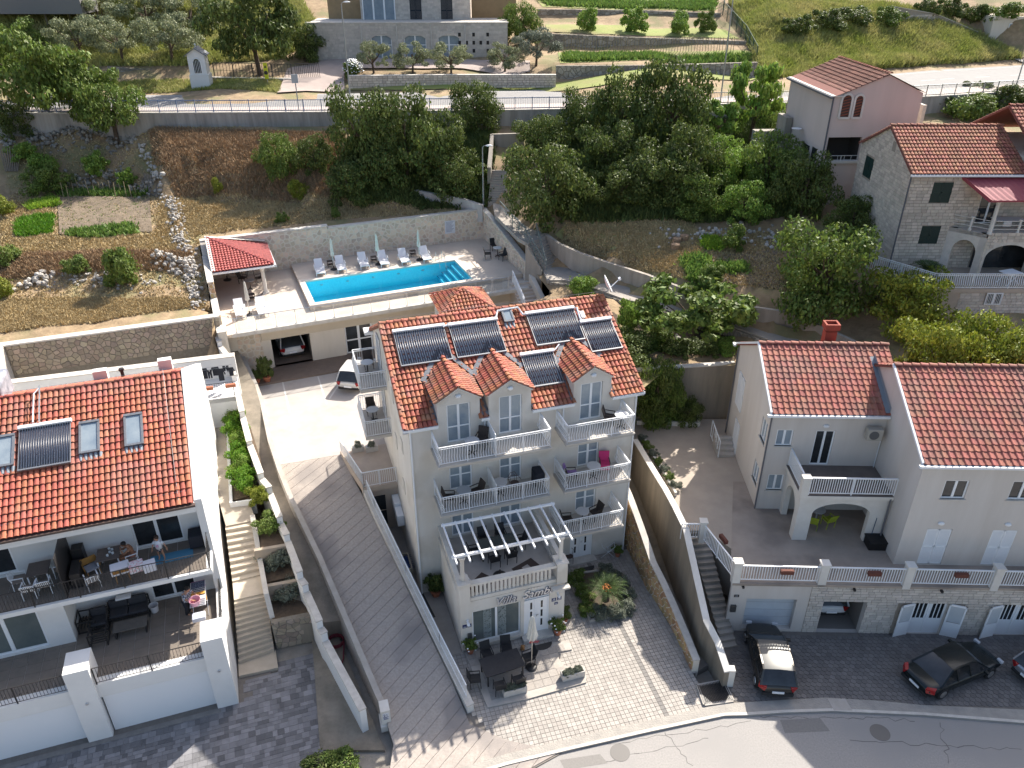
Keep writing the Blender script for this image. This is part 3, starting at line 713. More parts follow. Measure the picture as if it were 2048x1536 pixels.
frame(q, px0,px1,py0,py1,cw,PZ-.1,PZ+.03); q.build('coping', mat('pool_coping',(.62,.56,.49),(.57,.51,.44),.6,2), pool)
q = MB(G.M); PB = PZ-1.4
q.box(px0-.2,px1+.2,py0-.2,py1+.2,PB-.1,PB); q.box(px0-.2,px0,py0,py1,PB,PZ-.1); q.box(px1,px1+.2,py0,py1,PB,PZ-.1); q.box(px0-.2,px1+.2,py0-.2,py0,PB,PZ-.1); q.box(px0-.2,px1+.2,py1,py1+.2,PB,PZ-.1)
mosaic = mat('pool_mosaic', (.07,.60,.74), (.11,.68,.80), .4, 9, detail=2)
q.build('basin', mosaic, pool)
q = MB(G.M)
for k in range(4): q.box(px1-.35-.38*k, px1-.0-.38*k, py0+.001, py1-.001, PB, PZ-.3-.27*k)
q.build('pool_steps', mosaic, pool)
q = MB(G.M)
for k in range(4): q.box(px1-.42-.38*k, px1-.36-.38*k, py0+.02, py1-.02, PZ-.30-.27*k, PZ-.292-.27*k)
q.build('step_edge', mat('pool_dark_tile',(.012,.09,.25),rough=.3), pool)
wm = bpy.data.materials.new('pool_water'); wm.use_nodes = True; n_ = wm.node_tree.nodes; l_ = wm.node_tree.links; n_.remove(n_['Principled BSDF'])
tb = n_.new('ShaderNodeBsdfTransparent'); tb.inputs[0].default_value = (.84,.98,1,1); gb = n_.new('ShaderNodeBsdfGlossy'); gb.inputs['Roughness'].default_value = .04
fz = n_.new('ShaderNodeFresnel'); fz.inputs[0].default_value = 1.33; mxs = n_.new('ShaderNodeMixShader'); nz = n_.new('ShaderNodeTexNoise'); nz.inputs['Scale'].default_value = 3
bpn = n_.new('ShaderNodeBump'); bpn.inputs['Strength'].default_value = .25; bpn.inputs['Distance'].default_value = .04
l_.new(nz.outputs[0], bpn.inputs['Height']); l_.new(bpn.outputs[0], gb.inputs['Normal']); mxs.inputs[0].default_value = .07; l_.new(tb.outputs[0], mxs.inputs[1]); l_.new(gb.outputs[0], mxs.inputs[2]); l_.new(mxs.outputs[0], n_['Material Output'].inputs[0])
q = MB(G.M); q.add([(px0+.001,py0+.001,PZ-.12),(px1-.001,py0+.001,PZ-.12),(px1-.001,py1-.001,PZ-.12),(px0+.001,py1-.001,PZ-.12)], [(0,1,2,3)]); q.build('water', wm, pool)
q = MB(G.M)
for x in (px1-1.0,px1-1.5): q.tube([(x,py1+.25,PZ+.03),(x,py1+.2,PZ+.85),(x,py1-.5,PZ+.8),(x,py1-.9,PZ-.2)], .022, 6)
for k in range(6): q.lathe([(.12,0),(.1,.02)], (px0+1.2+k*2,py1-.01,PZ-.45), 10, None)
q.build('handrail', STEEL, pool)
q = MB(G.M); sx0, sx1, sy0, sy1 = px0-cw-.0, 21.45, py0-cw, 10.9
q.box(px1+cw, sx1, sy0, sy1, DZ, PZ); q.box(sx0, px1+cw, py1+cw, sy1, DZ, PZ); q.box(sx0, px1+cw, sy0, sy0+.05, DZ, PZ-.1); q.box(sx0, sx0+.05, sy0+.05, py1+cw, DZ, PZ-.1)
q.build('pool_platform', pav, kind='structure')
BWD, BWT1, BWT2 = 10.75, 9.95, 9.75
mid = G.at(655, 455, 9.95)[0]
bw = thing('pool_back_wall', G.w(10,BWD,7), 'long pale wall clad in honey coloured irregular stones behind the pool', 'wall')
q = MB(G.M); q.box(-1.1,mid,BWD,BWD+.4,6,BWT1); q.box(mid,21.9,BWD,BWD+.4,6,BWT2); q.build('wall_core', MORTAR, bw)
q = MB(G.M); q.box(-1.15,mid+.05,BWD-.05,BWD+.45,BWT1,BWT1+.09); q.box(mid+.05,21.95,BWD-.05,BWD+.45,BWT2,BWT2+.09); q.build('coping', CAP, bw)
vor = voronoi([(-.8,0),(mid,0),(mid,BWT1-DZ-.03),(-.8,BWT1-DZ-.03)], .36, .085, seed=5)+voronoi([(mid,.0),(21.5,.0),(21.5,BWT2-DZ-.03),(mid,BWT2-DZ-.03)], .36, .085, seed=6)
pieces(bw, 'cladding_stone', G.F(0,BWD,DZ), vor, 0, .04, POOLSTONE, .4, topshrink=.05)
q = MB(G.F(18.55,BWD,8.65)); q.box(-.45,.45,-.55,.55,.045,.07); o = q.build('notice_board', mat('notice_white',(.62,.63,.66)), bw)
t = MB(G.F(18.55,BWD,8.65))
for k in range(9): t.box(-.35,.35-.1*(k%3),.42-k*.1,.46-k*.1,.07,.073)
t.build('notice_print', mat('notice_print',(.2,.22,.3)), o)
lw = thing('pool_left_wall', G.w(-.8,6,5), 'stepped terrace side wall left of the pool with patches of orange stone', 'wall')
q = MB(G.M)
q.box(-1.15,-.78,4.0,BWD,2.5,9.2); q.box(-1.15,-.78,.9,4.0,2.5,8.0); q.box(-1.15,-.6,-.3,.9,2.5,7.3)
q.add([(-1.15,9.5,9.2),(-.78,9.5,9.2),(-1.15,BWD,10),(-.78,BWD,10),(-.78,BWD,9.2),(-1.15,BWD,9.2)], [(0,1,3,2),(1,4,3),(0,2,5)])
q.build('wall_core', CREAM, lw)
q = MB(G.M); q.box(-1.19,-.74,3.95,9.5,9.2,9.26); q.box(-1.19,-.74,.85,3.95,8.0,8.06); q.box(-1.2,-.55,-.35,.85,7.3,7.36); q.build('coping', CAP, lw)
pieces(lw, 'cladding_stone', G.Rt(-.78,0,DZ), voronoi([(4.0,.0),(9.6,.0),(9.6,2.2),(4.0,2.2)], .36, .07, seed=8)+voronoi([(.9,.0),(3.9,.0),(3.9,1.0),(.9,1.0)], .36, .07, seed=18), 0, .03, ORSTONE, .4, topshrink=.05)
pieces(lw, 'cladding_stone', G.F(0,3.999,8.08), voronoi([(-1.12,0),(-.8,0),(-.8,1.05),(-1.12,1.05)], .3, .05, seed=9), 0, .03, ORSTONE)
rw = thing('pool_right_wall', G.w(21.6,5,6), 'sloping stone clad side wall between pool terrace and public steps', 'wall')
q = MB(G.M)
rt = [(BWD,9.75),(7.6,9.45),(1.2,8.35),(1.2,5.5),(BWD,5.5)]
q.add([(21.5,d,z) for d, z in rt]+[(21.85,d,z) for d, z in rt], [(0,1,2,3,4),(9,8,7,6,5),(0,5,6,1),(1,6,7,2),(2,7,8,3),(3,8,9,4)])
q.build('wall_core', MORTAR, rw)
q = MB(G.M); q.bar((21.67,BWD,9.79),(21.67,7.6,9.49),.45,.08); q.bar((21.67,7.6,9.49),(21.67,1.15,8.39),.45,.08); q.build('coping', CAP, rw)
pieces(rw, 'cladding_stone', G.Lf(21.5,0,PZ), [[(-a,b_) for a,b_ in p] for p in voronoi([(1.25,0),(BWD-.05,0),(BWD-.05,2.4),(7.6,2.1),(1.25,1.0)], .34, .08, seed=12)], 0, .035, POOLSTONE, .4, topshrink=.05)
q = MB(G.M)
q.add([(21.5,1.2,5.5),(21.85,1.2,5.5),(21.85,-2.4,5.0),(21.5,-2.4,5.0),(21.5,1.2,7.9),(21.85,1.2,7.9),(21.85,-2.4,6.2),(21.5,-2.4,6.2)], [(3,2,1,0),(4,5,6,7),(0,1,5,4),(1,2,6,5),(2,3,7,6),(3,0,4,7)])
o = q.build('garden_stair_wall', CREAM, rw)
q = MB(G.M)
for k in range(8): q.box(20.0,21.5,.9-.32*(k+1),.9-.32*k,4.5,PZ-.18-.17*k)
q.build('terrace_steps', pav, kind='structure')
q = MB(G.M); q.tube([(20.0,.3,PZ+.1),(20.0,.3,PZ+1),(20.0,-2.0,PZ-.3),(20.0,-2.0,PZ-1.3)], .05, 6); q.box(19.75,20.25,-2.2,-1.8,PZ-1.4,PZ-1.3); q.bar((20.0,.2,PZ+.5),(20.0,-2.0,PZ-.8),.06,.5)
tag(q.build('stair_gate', WMET), 'white handrail panel at the head of the terrace steps', 'gate')
gb_ = thing('glass_balustrade', G.w(0,.12,DZ), 'glass balustrade with slim steel posts along the pool deck edge', 'railing')
q = MB(G.M).lathe([(.09,0),(.09,.02),(.025,.03),(.022,1.0),(.03,1.0),(.03,1.02)], (0,0,0), 8)
post = MB().lathe([(.09,0),(.09,.02),(.025,.03),(.022,1.0),(.035,1.0),(.035,1.03)], (0,0,0), 8); post.box(-.09,.09,-.02,.02,.9,.93); post.box(-.05,.05,-.1,0,-.2,.02)
npst = 15; xs_ = [.05+k*(19.6-.05)/npst for k in range(npst+1)]
place(gb_, 'post', post, STEEL, [G.M @ Matrix.Translation((x,.12,DZ+.03)) for x in xs_])
q = MB(G.M); q.tube([(.0,.12,DZ+1.06),(19.65,.12,DZ+1.06)], .025, 6); q.tube([(.0,.12,DZ+1.06),(-.7,.9,DZ+1.06)], .02, 6); q.build('top_rail', STEEL, gb_)
gm = bpy.data.materials.new('clear_glass'); gm.use_nodes = True; n_ = gm.node_tree.nodes; l_ = gm.node_tree.links; n_.remove(n_['Principled BSDF'])
tb = n_.new('ShaderNodeBsdfTransparent'); tb.inputs[0].default_value = (.93,.95,.95,1); gb = n_.new('ShaderNodeBsdfGlossy'); gb.inputs['Roughness'].default_value = .02
fz = n_.new('ShaderNodeFresnel'); fz.inputs[0].default_value = 1.2; mxs = n_.new('ShaderNodeMixShader'); mxs.inputs[0].default_value = .08; l_.new(tb.outputs[0], mxs.inputs[1]); l_.new(gb.outputs[0], mxs.inputs[2]); l_.new(mxs.outputs[0], n_['Material Output'].inputs[0])
for k in range(npst):
 MB(G.M).box(xs_[k]+.08,xs_[k+1]-.08,.115,.125,DZ+.12,DZ+1.0).build('glass_panel', gm, gb_)
gz = thing('gazebo', G.w(1.5,8,DZ), 'open corner gazebo with red tiled roof on one white column', 'gazebo')
A_, B_, C_, D_ = (-.72,5.95,9.2),(3.55,5.95,9.2),(3.6,BWD-.06,9.2),(-.72,BWD-.06,10.25)
q = MB(G.M); q.add([A_,B_,C_,D_,(A_[0],A_[1],9.1),(B_[0],B_[1],9.1),(C_[0],C_[1],9.1),(D_[0],D_[1],9.1)], [(0,1,3),(1,2,3),(7,6,5,4),(0,4,5,1),(1,5,6,2)])
q.build('roof', mat('roof_underlay_red',(.25,.07,.05)), gz)
TILEG = mat('glazed_red_tile', (.42,.10,.085), (.36,.085,.07), .45, 4, .05, 40, rand=.12, spec=.6)
for a, c, ap in ((A_,B_,D_),(B_,C_,D_)):
 a, c, ap = G.w(*a), G.w(*c), G.w(*ap); PM = plane_from(a, c, ap); I = PM.inverted(); p3 = I @ ap
 tiles(gz, PM @ Matrix.Translation((0,0,.01)), [(0,0),((c-a).length,0),(p3.x,p3.y)], .21, .31, tile_mesh(.205,.36,.075,4), TILEG)
ridge(gz, G.w(*B_), G.w(*D_), .11, .34, TILEG, lift=.03)
q = MB(G.M); q.box(-.72,3.65,5.83,5.93,9.02,9.16); q.box(3.58,3.7,5.83,BWD-.1,9.02,9.16); q.build('gutter', WMET, gz)
q = MB(G.M); q.add([(-.76,5.9,9.28),(-.5,5.9,9.3),(-.5,BWD-.05,10.36),(-.76,BWD-.05,10.36)], [(0,1,2,3)]); q.add([(-.76,BWD-.3,10.36),(3.5,BWD-.3,9.5),(3.5,BWD-.05,9.5),(-.76,BWD-.05,10.38)], [(0,1,2,3)]); q.build('wall_flashing', WHITE, gz)
q = MB(G.M); cx_, cy_ = G.at(532,586,DZ); q.box(cx_-.24,cx_+.24,cy_-.2,cy_+.2,DZ,DZ+.12); q.lathe([(.17,.12),(.15,.3),(.14,1.75),(.2,1.95),(.23,2.2)], (cx_,cy_,DZ), 8); q.build('column', WHITE, gz)
def make_lounger():
 r = thing('sun_lounger', Matrix(), 'x', 'sun lounger')
 w_ = mat('white_sling', (.66,.66,.68), rough=.6); f = MB()
 for x in (-.33,.33): f.bar((x,-.95,.3),(x,.35,.3),.04); f.bar((x,-.95,.3),(x,-.95,0),.045); f.bar((x,.9,.3),(x,.9,0),.045); f.bar((x,.35,.3),(x,.95,.3),.04)
 f.bar((-.33,-.95,.3),(.33,-.95,.3),.04); f.bar((-.33,.9,.28),(.33,.9,.28),.04); f.build('frame', PVC, r)
 s = MB(); s.box(-.31,.31,-.93,.35,.30,.33); s.build('seat', w_, r)
 s = MB(); s.add([(-.31,.33,.31),(.31,.33,.31),(.31,.98,.78),(-.31,.98,.78),(-.31,.31,.34),(.31,.31,.34),(.31,.96,.81),(-.31,.96,.81)], [(0,1,2,3),(7,6,5,4),(0,4,5,1),(2,6,7,3),(1,5,6,2),(3,7,4,0)]); s.build('backrest', w_, r)
 a = MB()
 for x in (-.37,.37): a.bar((x,.25,.3),(x,.25,.52),.035); a.bar((x,-.1,.5),(x,.4,.54),.05,.025); a.bar((x,-.1,.3),(x,-.1,.5),.035)
 a.build('armrest', PVC, r)
 return r
def make_parasol(h=2.5, k_=1):
 r = thing('parasol', Matrix(), 'x', 'parasol')
 p = MB(); p.tube([(0,0,.05),(0,0,h)], .022, 8); p.build('pole', STEEL, r)
 p = MB(); p.lathe([(.26,0),(.27,.04),(.2,.09),(.05,.12),(.04,.3)], (0,0,0), 16); p.build('base', BLKM, r)
 c = MB(); vs = []; N_ = 16; prof = [(h+.02,.02),(h-.12,.07),(h-.5,.10),(h-.9,.12),(h-1.3,.16),(h-1.38,.12)]
 for z, rr in prof:
  for j in range(N_): k = rr*k_*(1 if j%2 else .62)*(1+.1*math.sin(j*2.1)); vs.append((k*math.cos(j*math.pi*2/N_+z*.5), k*math.sin(j*math.pi*2/N_+z*.5), z))
 c.add(vs, [(i*N_+j,i*N_+(j+1)%N_,(i+1)*N_+(j+1)%N_,(i+1)*N_+j) for i in range(len(prof)-1) for j in range(N_)]+[tuple(range(N_))])
 c.build('folded_canopy', mat('cream_canvas',(.66,.64,.58),(.58,.56,.50),.9,6), r)
 return r
def make_chair(kind='brown'):
 r = thing('chair', Matrix(), 'x', 'chair')
 m_ = {'brown': mat('brown_wicker',(.045,.035,.03),(.065,.05,.042),.8,20), 'black': mat('black_sling',(.02,.02,.022),rough=.6), 'white': PVC, 'lime': mat('lime_plastic',(.30,.36,.03),rough=.5)}[kind]
 f = MB()
 for x in (-.24,.24): f.bar((x,-.24,0),(x,-.22,.62),.03); f.bar((x,.22,0),(x,.26,.44),.03); f.bar((x,-.24,.62),(x,.26,.64),.045,.025)
 f.build('frame', m_, r)
 s = MB(); s.box(-.24,.24,-.24,.24,.41,.46); s.build('seat', m_, r)
 s = MB(); s.add([(-.24,.2,.44),(.24,.2,.44),(.25,.36,.92),(-.25,.36,.92),(-.24,.25,.44),(.24,.25,.44),(.25,.40,.92),(-.25,.40,.92)], [(3,2,1,0),(4,5,6,7),(0,1,5,4),(1,2,6,5),(2,3,7,6),(3,0,4,7)]); s.build('backrest', m_, r)
 return r
def make_rtable(m_=None, h=.72, r_=.35):
 r = thing('round_table', Matrix(), 'x', 'table')
 MB().lathe([(r_,h-.03),(r_,h)], (0,0,0), 20).build('table_top', m_ or mat('grey_table_top',(.36,.38,.40),rough=.3), r)
 p = MB(); p.tube([(0,0,0.03),(0,0,h-.03)], .035, 8)
 for k in range(4): a = k*math.pi/2+.4; p.bar((0,0,.06),(.27*math.cos(a),.27*math.sin(a),.015),.04,.03)
 p.build('pedestal', BLKM, r); return r
PROTO = {}
def put(kind, maker, M, label, group=None):
 if kind not in PROTO:
  o = maker(); PROTO[kind] = o; o.matrix_local = M; WM[o] = M; o['label'] = label
  if group: o['group'] = group
  for ch in o.children_recursive: WM[ch] = M @ ch.matrix_local
  return o
 src = PROTO[kind]; c = copy_thing(src, M, label)
 if group: c['group'] = group
 elif 'group' in c: del c['group']
 return c
def TR(f, s, d, z, rz=0): return f.M @ Matrix.Translation((s,d,z)) @ Matrix.Rotation(rad(rz),4,'Z')
gl = 'white sun loungers round the pool'
for (x, y), lb in zip(((640,545),(682,538),(727,531),(767,527),(808,523),(851,518)), ('first from the left', 'second from the left', 'third from the left', 'fourth from the left', 'fifth from the left', 'nearest the right end')):
 s, d = G.at(x, y, PZ); put('lounger', make_lounger, TR(G,s,d,PZ,-4), 'white sun lounger in the row against the long stone wall, '+lb, gl)
for (x, y), lb in zip(((481,628),(525,624)), ('left one of the pair standing before the gazebo', 'right one of the pair standing before the gazebo')):
 s, d = G.at(x, y, DZ); put('lounger', make_lounger, TR(G,s,d,DZ,0), 'white sun lounger, '+lb, gl)
for (x, y), lb in zip(((668,539),(757,529),(839,520)), ('between the two leftmost row loungers', 'between the middle row loungers', 'between the two rightmost row loungers')):
 s, d = G.at(x, y, PZ); put('parasol', make_parasol, TR(G,s,d,PZ,random.random()*90), 'folded cream parasol on a round base '+lb, 'folded parasols by the pool')
s, d = G.at(500,630,DZ); put('parasol', make_parasol, TR(G,s,d,DZ,20), 'folded cream parasol between the pair of loungers near the gazebo', 'folded parasols by the pool')
def make_sidetable():
 r = thing('side_table', Matrix(), 'x', 'side table'); m_ = mat('brown_wicker',(.045,.035,.03))
 MB().box(-.22,.22,-.2,.2,.44,.47).build('table_top', m_, r); q = MB()
 for x in (-.2,.2):
  for y in (-.18,.18): q.bar((x,y,0),(x,y,.44),.03)
 q.box(-.2,.2,-.18,.18,.18,.2); q.build('legs', m_, r); return r
for (x, y), lb in zip(((661,533),(748,524),(826,512)), ('by the left parasol', 'by the middle parasol', 'by the right parasol')):
 s, d = G.at(x, y, PZ); put('sidetable', make_sidetable, TR(G,s,d,PZ), 'small dark wicker side table against the stone wall '+lb, 'side tables by the pool')
s, d = G.at(505,600,DZ); put('sidetable', make_sidetable, TR(G,s,d,DZ), 'small dark wicker side table behind the gazebo parasol', 'side tables by the pool')
s, d = G.at(995,512,PZ); put('rtable_white', lambda: make_rtable(mat('white_top',(.6,.6,.6))), TR(G,s,d,PZ), 'round white topped table in the right corner of the pool deck')
for (x, y, rz), lb in zip(((976,517,75),(988,500,0),(1006,520,-70)), ('left of the round white table', 'behind the round white table', 'right of the round white table')):
 s, d = G.at(x, y, PZ); put('blackchair', lambda: make_chair('black'), TR(G,s,d,PZ,rz), 'black chair '+lb+' in the deck corner', 'chairs at the deck corner table')
s, d = G.at(502,578,DZ); put('rtable', make_rtable, TR(G,s,d,DZ), 'round grey table at the open front of the gazebo')
for (x, y, rz), lb in zip(((487,566,60),(519,566,-80),(478,552,0),(500,550,10)), ('left of the round table', 'by the white column', 'at the back left', 'at the back right')):
 s, d = G.at(x, y, DZ); put('chair', make_chair, TR(G,s,d,DZ,rz), 'dark brown wicker armchair under the gazebo, '+lb, 'wicker chairs under the gazebo')
q = MB(G.M); s, d = G.at(455,560,DZ); q.lathe([(.3,0),(.3,.05),(.06,.1),(.04,.35)], (s,d,DZ), 16); tag(q.build('weighted_stand', BLKM), 'black parasol base without a parasol in the shade of the gazebo', 'parasol base')
def vput(s, d, z, rz, lb, kind='chair', mk=make_chair, gp='wicker chairs on the villa balconies'): put(kind, mk, TR(V,s,d,z,rz), lb, gp)
vput(3.3,-.6,9.02,-35,'dark wicker armchair on the top left balcony of the villa'); vput(2.75,-1.0,9.02,0,'round grey table on the top left balcony of the villa','rtable',make_rtable,None)
vput(9.85,-.55,9.02,60,'dark wicker armchair on the top right balcony of the villa'); vput(10.3,-.95,9.02,0,'round pale table on the top right balcony of the villa','rtable_white',None,None)
vput(1.6,-.9,6.22,75,'dark wicker armchair left of the table on the second balcony'); vput(2.95,-.8,6.22,-75,'dark wicker armchair right of the table on the second balcony'); vput(2.3,-.9,6.22,0,'round grey table between two wicker chairs on the second balcony','rtable',None,None)
vput(4.15,-.8,6.22,0,'round pale table beside a scrollwork metal chair on the second balcony','rtable_white',None,None); vput(9.0,-.9,6.22,0,'round pale table between draped chairs on the right middle balcony','rtable_white',None,None)
vput(7.85,-.85,6.22,80,'dark chair with a purple towel on the right middle balcony')
vput(7.75,-.8,3.32,80,'black armchair left of the small table on the lowest right balcony'); vput(9.35,-.7,3.32,-75,'black armchair right of the small table on the lowest right balcony'); vput(8.6,-.75,3.32,0,'round pale table on the lowest right balcony','rtable_white',None,None)
vput(-.75,8.3,8.95,0,'round grey table on the upper balcony of the villa side wall','rtable',None,None); vput(-.6,8.95,8.95,0,'dark wicker chair on the upper balcony of the villa side wall')
vput(-.75,7.9,6.15,0,'round grey table on the lower balcony of the villa side wall','rtable',None,None); vput(-.75,8.6,6.15,0,'dark wicker chair on the lower balcony of the villa side wall')
tw_ = mat('magenta_towel',(.55,.04,.16),rough=.9); pu = mat('purple_towel',(.25,.13,.36),(.4,.3,.5),.9,8)
o = put('chair', make_chair, TR(V,9.75,-.55,6.22,-15), 'chair covered by a magenta towel on the right middle balcony', None)
def drape(M, m_, label, w_=.5):
 q = MB(M); q.add([(-w_/2,-.27,.2),(w_/2,-.27,.2),(w_/2,-.26,.475),(-w_/2,-.26,.475),(w_/2,.2,.475),(-w_/2,.2,.475),(w_/2+.02,.33,.95),(-w_/2-.02,.33,.95),(w_/2,.45,.9),(-w_/2,.45,.9),(w_/2,.42,.5),(-w_/2,.42,.5)],
    [(0,1,2,3),(3,2,4,5),(5,4,6,7),(7,6,8,9),(9,8,10,11)]); o = q.build('towel', m_); tag(o, label, 'towel')
 sm = o.modifiers.new('thick','SOLIDIFY'); sm.thickness = .012
drape(TR(V,9.75,-.55,6.24,-15), tw_, 'magenta towel draped over the chair on the right middle balcony'); drape(TR(V,7.85,-.85,6.24,80), pu, 'purple towel draped over the chair on the right middle balcony', .42)
q = MB(TR(V,4.9,-.75,6.22,10))
for x in (-.2,.2): q.tube([(x,-.2,0),(x,-.2,.44)],.014,5); q.tube([(x,.2,0),(x,.2,.44)],.014,5)
q.tube([(-.2,.2,.44),(-.24,.24,.7),(-.12,.27,.9),(.12,.27,.9),(.24,.24,.7),(.2,.2,.44)],.014,5); q.tube([(-.1,.22,.44),(-.14,.25,.7),(0,.27,.88),(.14,.25,.7),(.1,.22,.44)],.01,5)
q.tube([(-.3,-.1,.62),(-.28,.2,.66),(0,.3,.7),(.28,.2,.66),(.3,-.1,.62)],.014,5); q.lathe([(.22,.42),(.22,.46)],(0,0,0),14)
tag(q.build('scroll_chair', mat('bronze_iron',(.09,.06,.05),rough=.5)), 'ornate metal chair with round cushion on the second balcony', 'chair')
q = MB(TR(V,6.1,-.75,6.22,0)); q.box(-.2,.2,-.35,.35,.55,.95); q.box(-.24,-.2,-.33,.3,.2,.9); q.box(.2,.24,-.35,.33,.3,.92)
o = q.build('clothes_airer', mat('dark_cloth',(.02,.022,.03),rough=.95)); tag(o, 'dark clothes drying on a rack at the right end of the second balcony', 'laundry')
dt = thing('dining_table', TR(V,3.7,-1.75,VT+.02,0), 'dark glass topped dining table under the white pergola', 'table')
q = MB(WM[dt]); q.box(-.95,.95,-.45,.45,.70,.73); q.build('table_top', mat('smoked_glass',(.05,.065,.065),rough=.1,spec=.7), dt)
q = MB(WM[dt])
for x in (-.85,.85):
 for y in (-.38,.38): q.bar((x,y,0),(x,y,.7),.05)
q.build('table_legs', BLKM, dt)
for s, d, rz, lb in ((2.55,-1.75,90,'at the left end'),(4.85,-1.7,-90,'at the right end'),(3.2,-1.0,0,'back left'),(4.1,-1.0,0,'back right'),(3.3,-2.55,180,'front left'),(4.15,-2.5,180,'front right')):
 put('blackchair', None, TR(V,s,d,VT+.02,rz), 'black armchair at the pergola dining table, '+lb, 'chairs at the pergola dining table')
q = MB(TR(V,3.35,-3.35,VT+.02)); q.lathe([(.34,0),(.34,.06),(.1,.1),(.05,.14),(.04,.4)], (0,0,0), 20); tag(q.build('weighted_stand', BLKM), 'round black parasol base on the roof terrace between two rugs', 'parasol base')
for s, d, lb in ((2.35,-3.55,'left'),(4.75,-3.2,'right')):
 rg = MB(TR(V,s,d,VT+.02,38 if lb == 'left' else 22)); rg.box(-.62,.62,-.42,.42,.004,.014); rg.box(-.16,.16,-.16,.16,.016,.02)
 rr = MB(TR(V,s,d,VT+.02,38 if lb == 'left' else 22)); rr.box(-.62,.62,-.42,.42,.004,.014); o = rr.build('rug', mat('brown_rug',(.07,.05,.042),rough=.95)); tag(o, lb+' brown rug with a pale centre square on the roof terrace', 'rug')
 r3 = MB(TR(V,s,d,VT+.02,38 if lb == 'left' else 22)); r3.box(-.18,.18,-.17,.17,.0142,.02); o3 = r3.build('rug_centre', mat('rug_pale',(.42,.38,.34)), o)
q = MB(TR(V,1.55,-3.4,VT+.02,15))
for x in (-.25,.25): q.bar((x,-.5,.35),(x,.5,.35),.02); q.bar((x,-.45,0),(x,-.45,.35),.02); q.bar((x,.45,0),(x,.45,.35),.02)
for k in range(7): q.bar((-.25,-.45+k*.15,.35),(.25,-.45+k*.15,.35),.01)
tag(q.build('folding_rack', WMET), 'white wire rack in the left corner of the roof terrace', 'rack')
FZ = .14
ft = at(1004,1330,.14+.74); fx, fy = V.at(1004,1325,.14+.74)
dt = thing('garden_table', TR(V,fx,fy,FZ,4), 'large black garden table in front of the villa entrance', 'table')
q = MB(WM[dt]); q.box(-.95,.95,-.55,.55,.71,.75)
q.build('table_top', mat('black_wood',(.022,.022,.026),(.035,.034,.038),.5,6), dt)
q = MB(WM[dt])
for x in (-.85,.85):
 for y in (-.45,.45): q.bar((x,y,0),(x,y,.71),.06)
q.build('table_legs', BLKM, dt)
for s, d, rz, lb in ((-.45,.95,5,'behind the table on the left'),(.5,1.0,-8,'behind the table on the right'),(-1.35,-.25,80,'at the left end'),(1.35,.2,-85,'at the right end'),(-.4,-.95,178,'in front on the left'),(.5,-.9,183,'in front on the right')):
 put('blackchair', None, TR(V,fx+s,fy+d,FZ,rz), 'black sling chair of the entrance dining set, '+lb, 'chairs at the black garden table')
s, d = V.at(1063,1335,.14); P_ = put('bigparasol', lambda: make_parasol(3.3, 1.75), TR(V,s,d,FZ,10), 'folded white advertising parasol with red print before the entrance', None)
for ch in P_.children:
 if ch.name.startswith('folded'):
  tp = text_mesh('docep', .2, .004);
  link('canopy_print', tp, mat('red_print',(.45,.02,.02)), P_, TR(V,s-.24,d-.26,FZ+1.95) @ Matrix.Rotation(rad(90),4,'X') @ Matrix.Rotation(rad(-8),4,'Z'))
# ================================================= LEFT HOUSE
L = Fr(-13.13, 23.81, 19)
lh = thing('terraced_house', L.w(-5,6,0), 'bright white house with orange tiled roof and two black railed terraces', 'house')
LX = -15.0
q = MB(L.M)
FPn = lambda d: Matrix(((1,0,0,0),(0,0,-1,d),(0,1,0,0),(0,0,0,1)))
wall_holes(q, FPn(.12), LX, .0, -.6, 2.62, [(-4.45,-.1,-.4,2.0),(-12,-5.4,-.4,2.0)], .12)
q.box(LX, .0, .1, .5, 2.62, 2.8)
q.build('garage_wall', LHW, lh)
q = MB(L.M); q.box(-4.4,-.12,.22,.26,-.38,1.98); q.build('garage_door', PVC, lh); q = MB(L.M); q.box(-12,-5.42,.22,.26,-.38,1.98); q.build('garage_door', PVC, lh)
for a, c in ((-.12,.77),(-5.4,-4.45)):
 q = MB(L.M); q.box(a,c,-.12,1.1,-.6,3.98); q.build('pillar', LHW, lh)
 q = MB(L.M); q.lathe([(.06,0),(.07,.03),(.05,.06)], (0,0,0), 10, Matrix.Translation(((a+c)/2,-.13,2.1)) @ Matrix.Rotation(rad(90),4,'X')); q.build('lamp', STEEL, lh)
LFLOOR = mat('grey_brown_terrace_tile', (.21,.175,.145), (.17,.145,.12), .5, 2.5)
q = MB(L.M); q.box(LX,.6,.3,4.4,2.4,2.78); q.box(LX,.6,4.4,14,2.2,2.6); q.build('terrace_slab', LHW, lh)
def floor_tiles(parent, M, x0, x1, y0, y1, z, sz, m, name='floor_tile', gap=.012):
 pl = []
 nx = max(1, round((x1-x0)/sz)); ny = max(1, round((y1-y0)/sz)); a = (x1-x0)/nx; b_ = (y1-y0)/ny
 for i in range(nx):
  for j in range(ny): pl.append([(x0+i*a+gap/2,y0+j*b_+gap/2),(x0+(i+1)*a-gap/2,y0+j*b_+gap/2),(x0+(i+1)*a-gap/2,y0+(j+1)*b_-gap/2),(x0+i*a+gap/2,y0+(j+1)*b_-gap/2)])
 pieces(parent, name, M @ Matrix.Translation((0,0,z)), pl, 0, .012, m, .05)
floor_tiles(lh, L.M, -11, .6, .5, 4.4, 2.785, .6, LFLOOR)
LW2 = 4.42
w1 = [(-2.35,-.42,2.86,4.6)]
wall_lo = MB(L.M); wall_holes(wall_lo, FPn(LW2), -5.5, .75, 2.7, 5.5, w1, .15)
wall_holes(wall_lo, FPn(2.95), LX, -5.5, 2.7, 5.5, [(-9.3,-6.52,2.9,5.0)], .15)
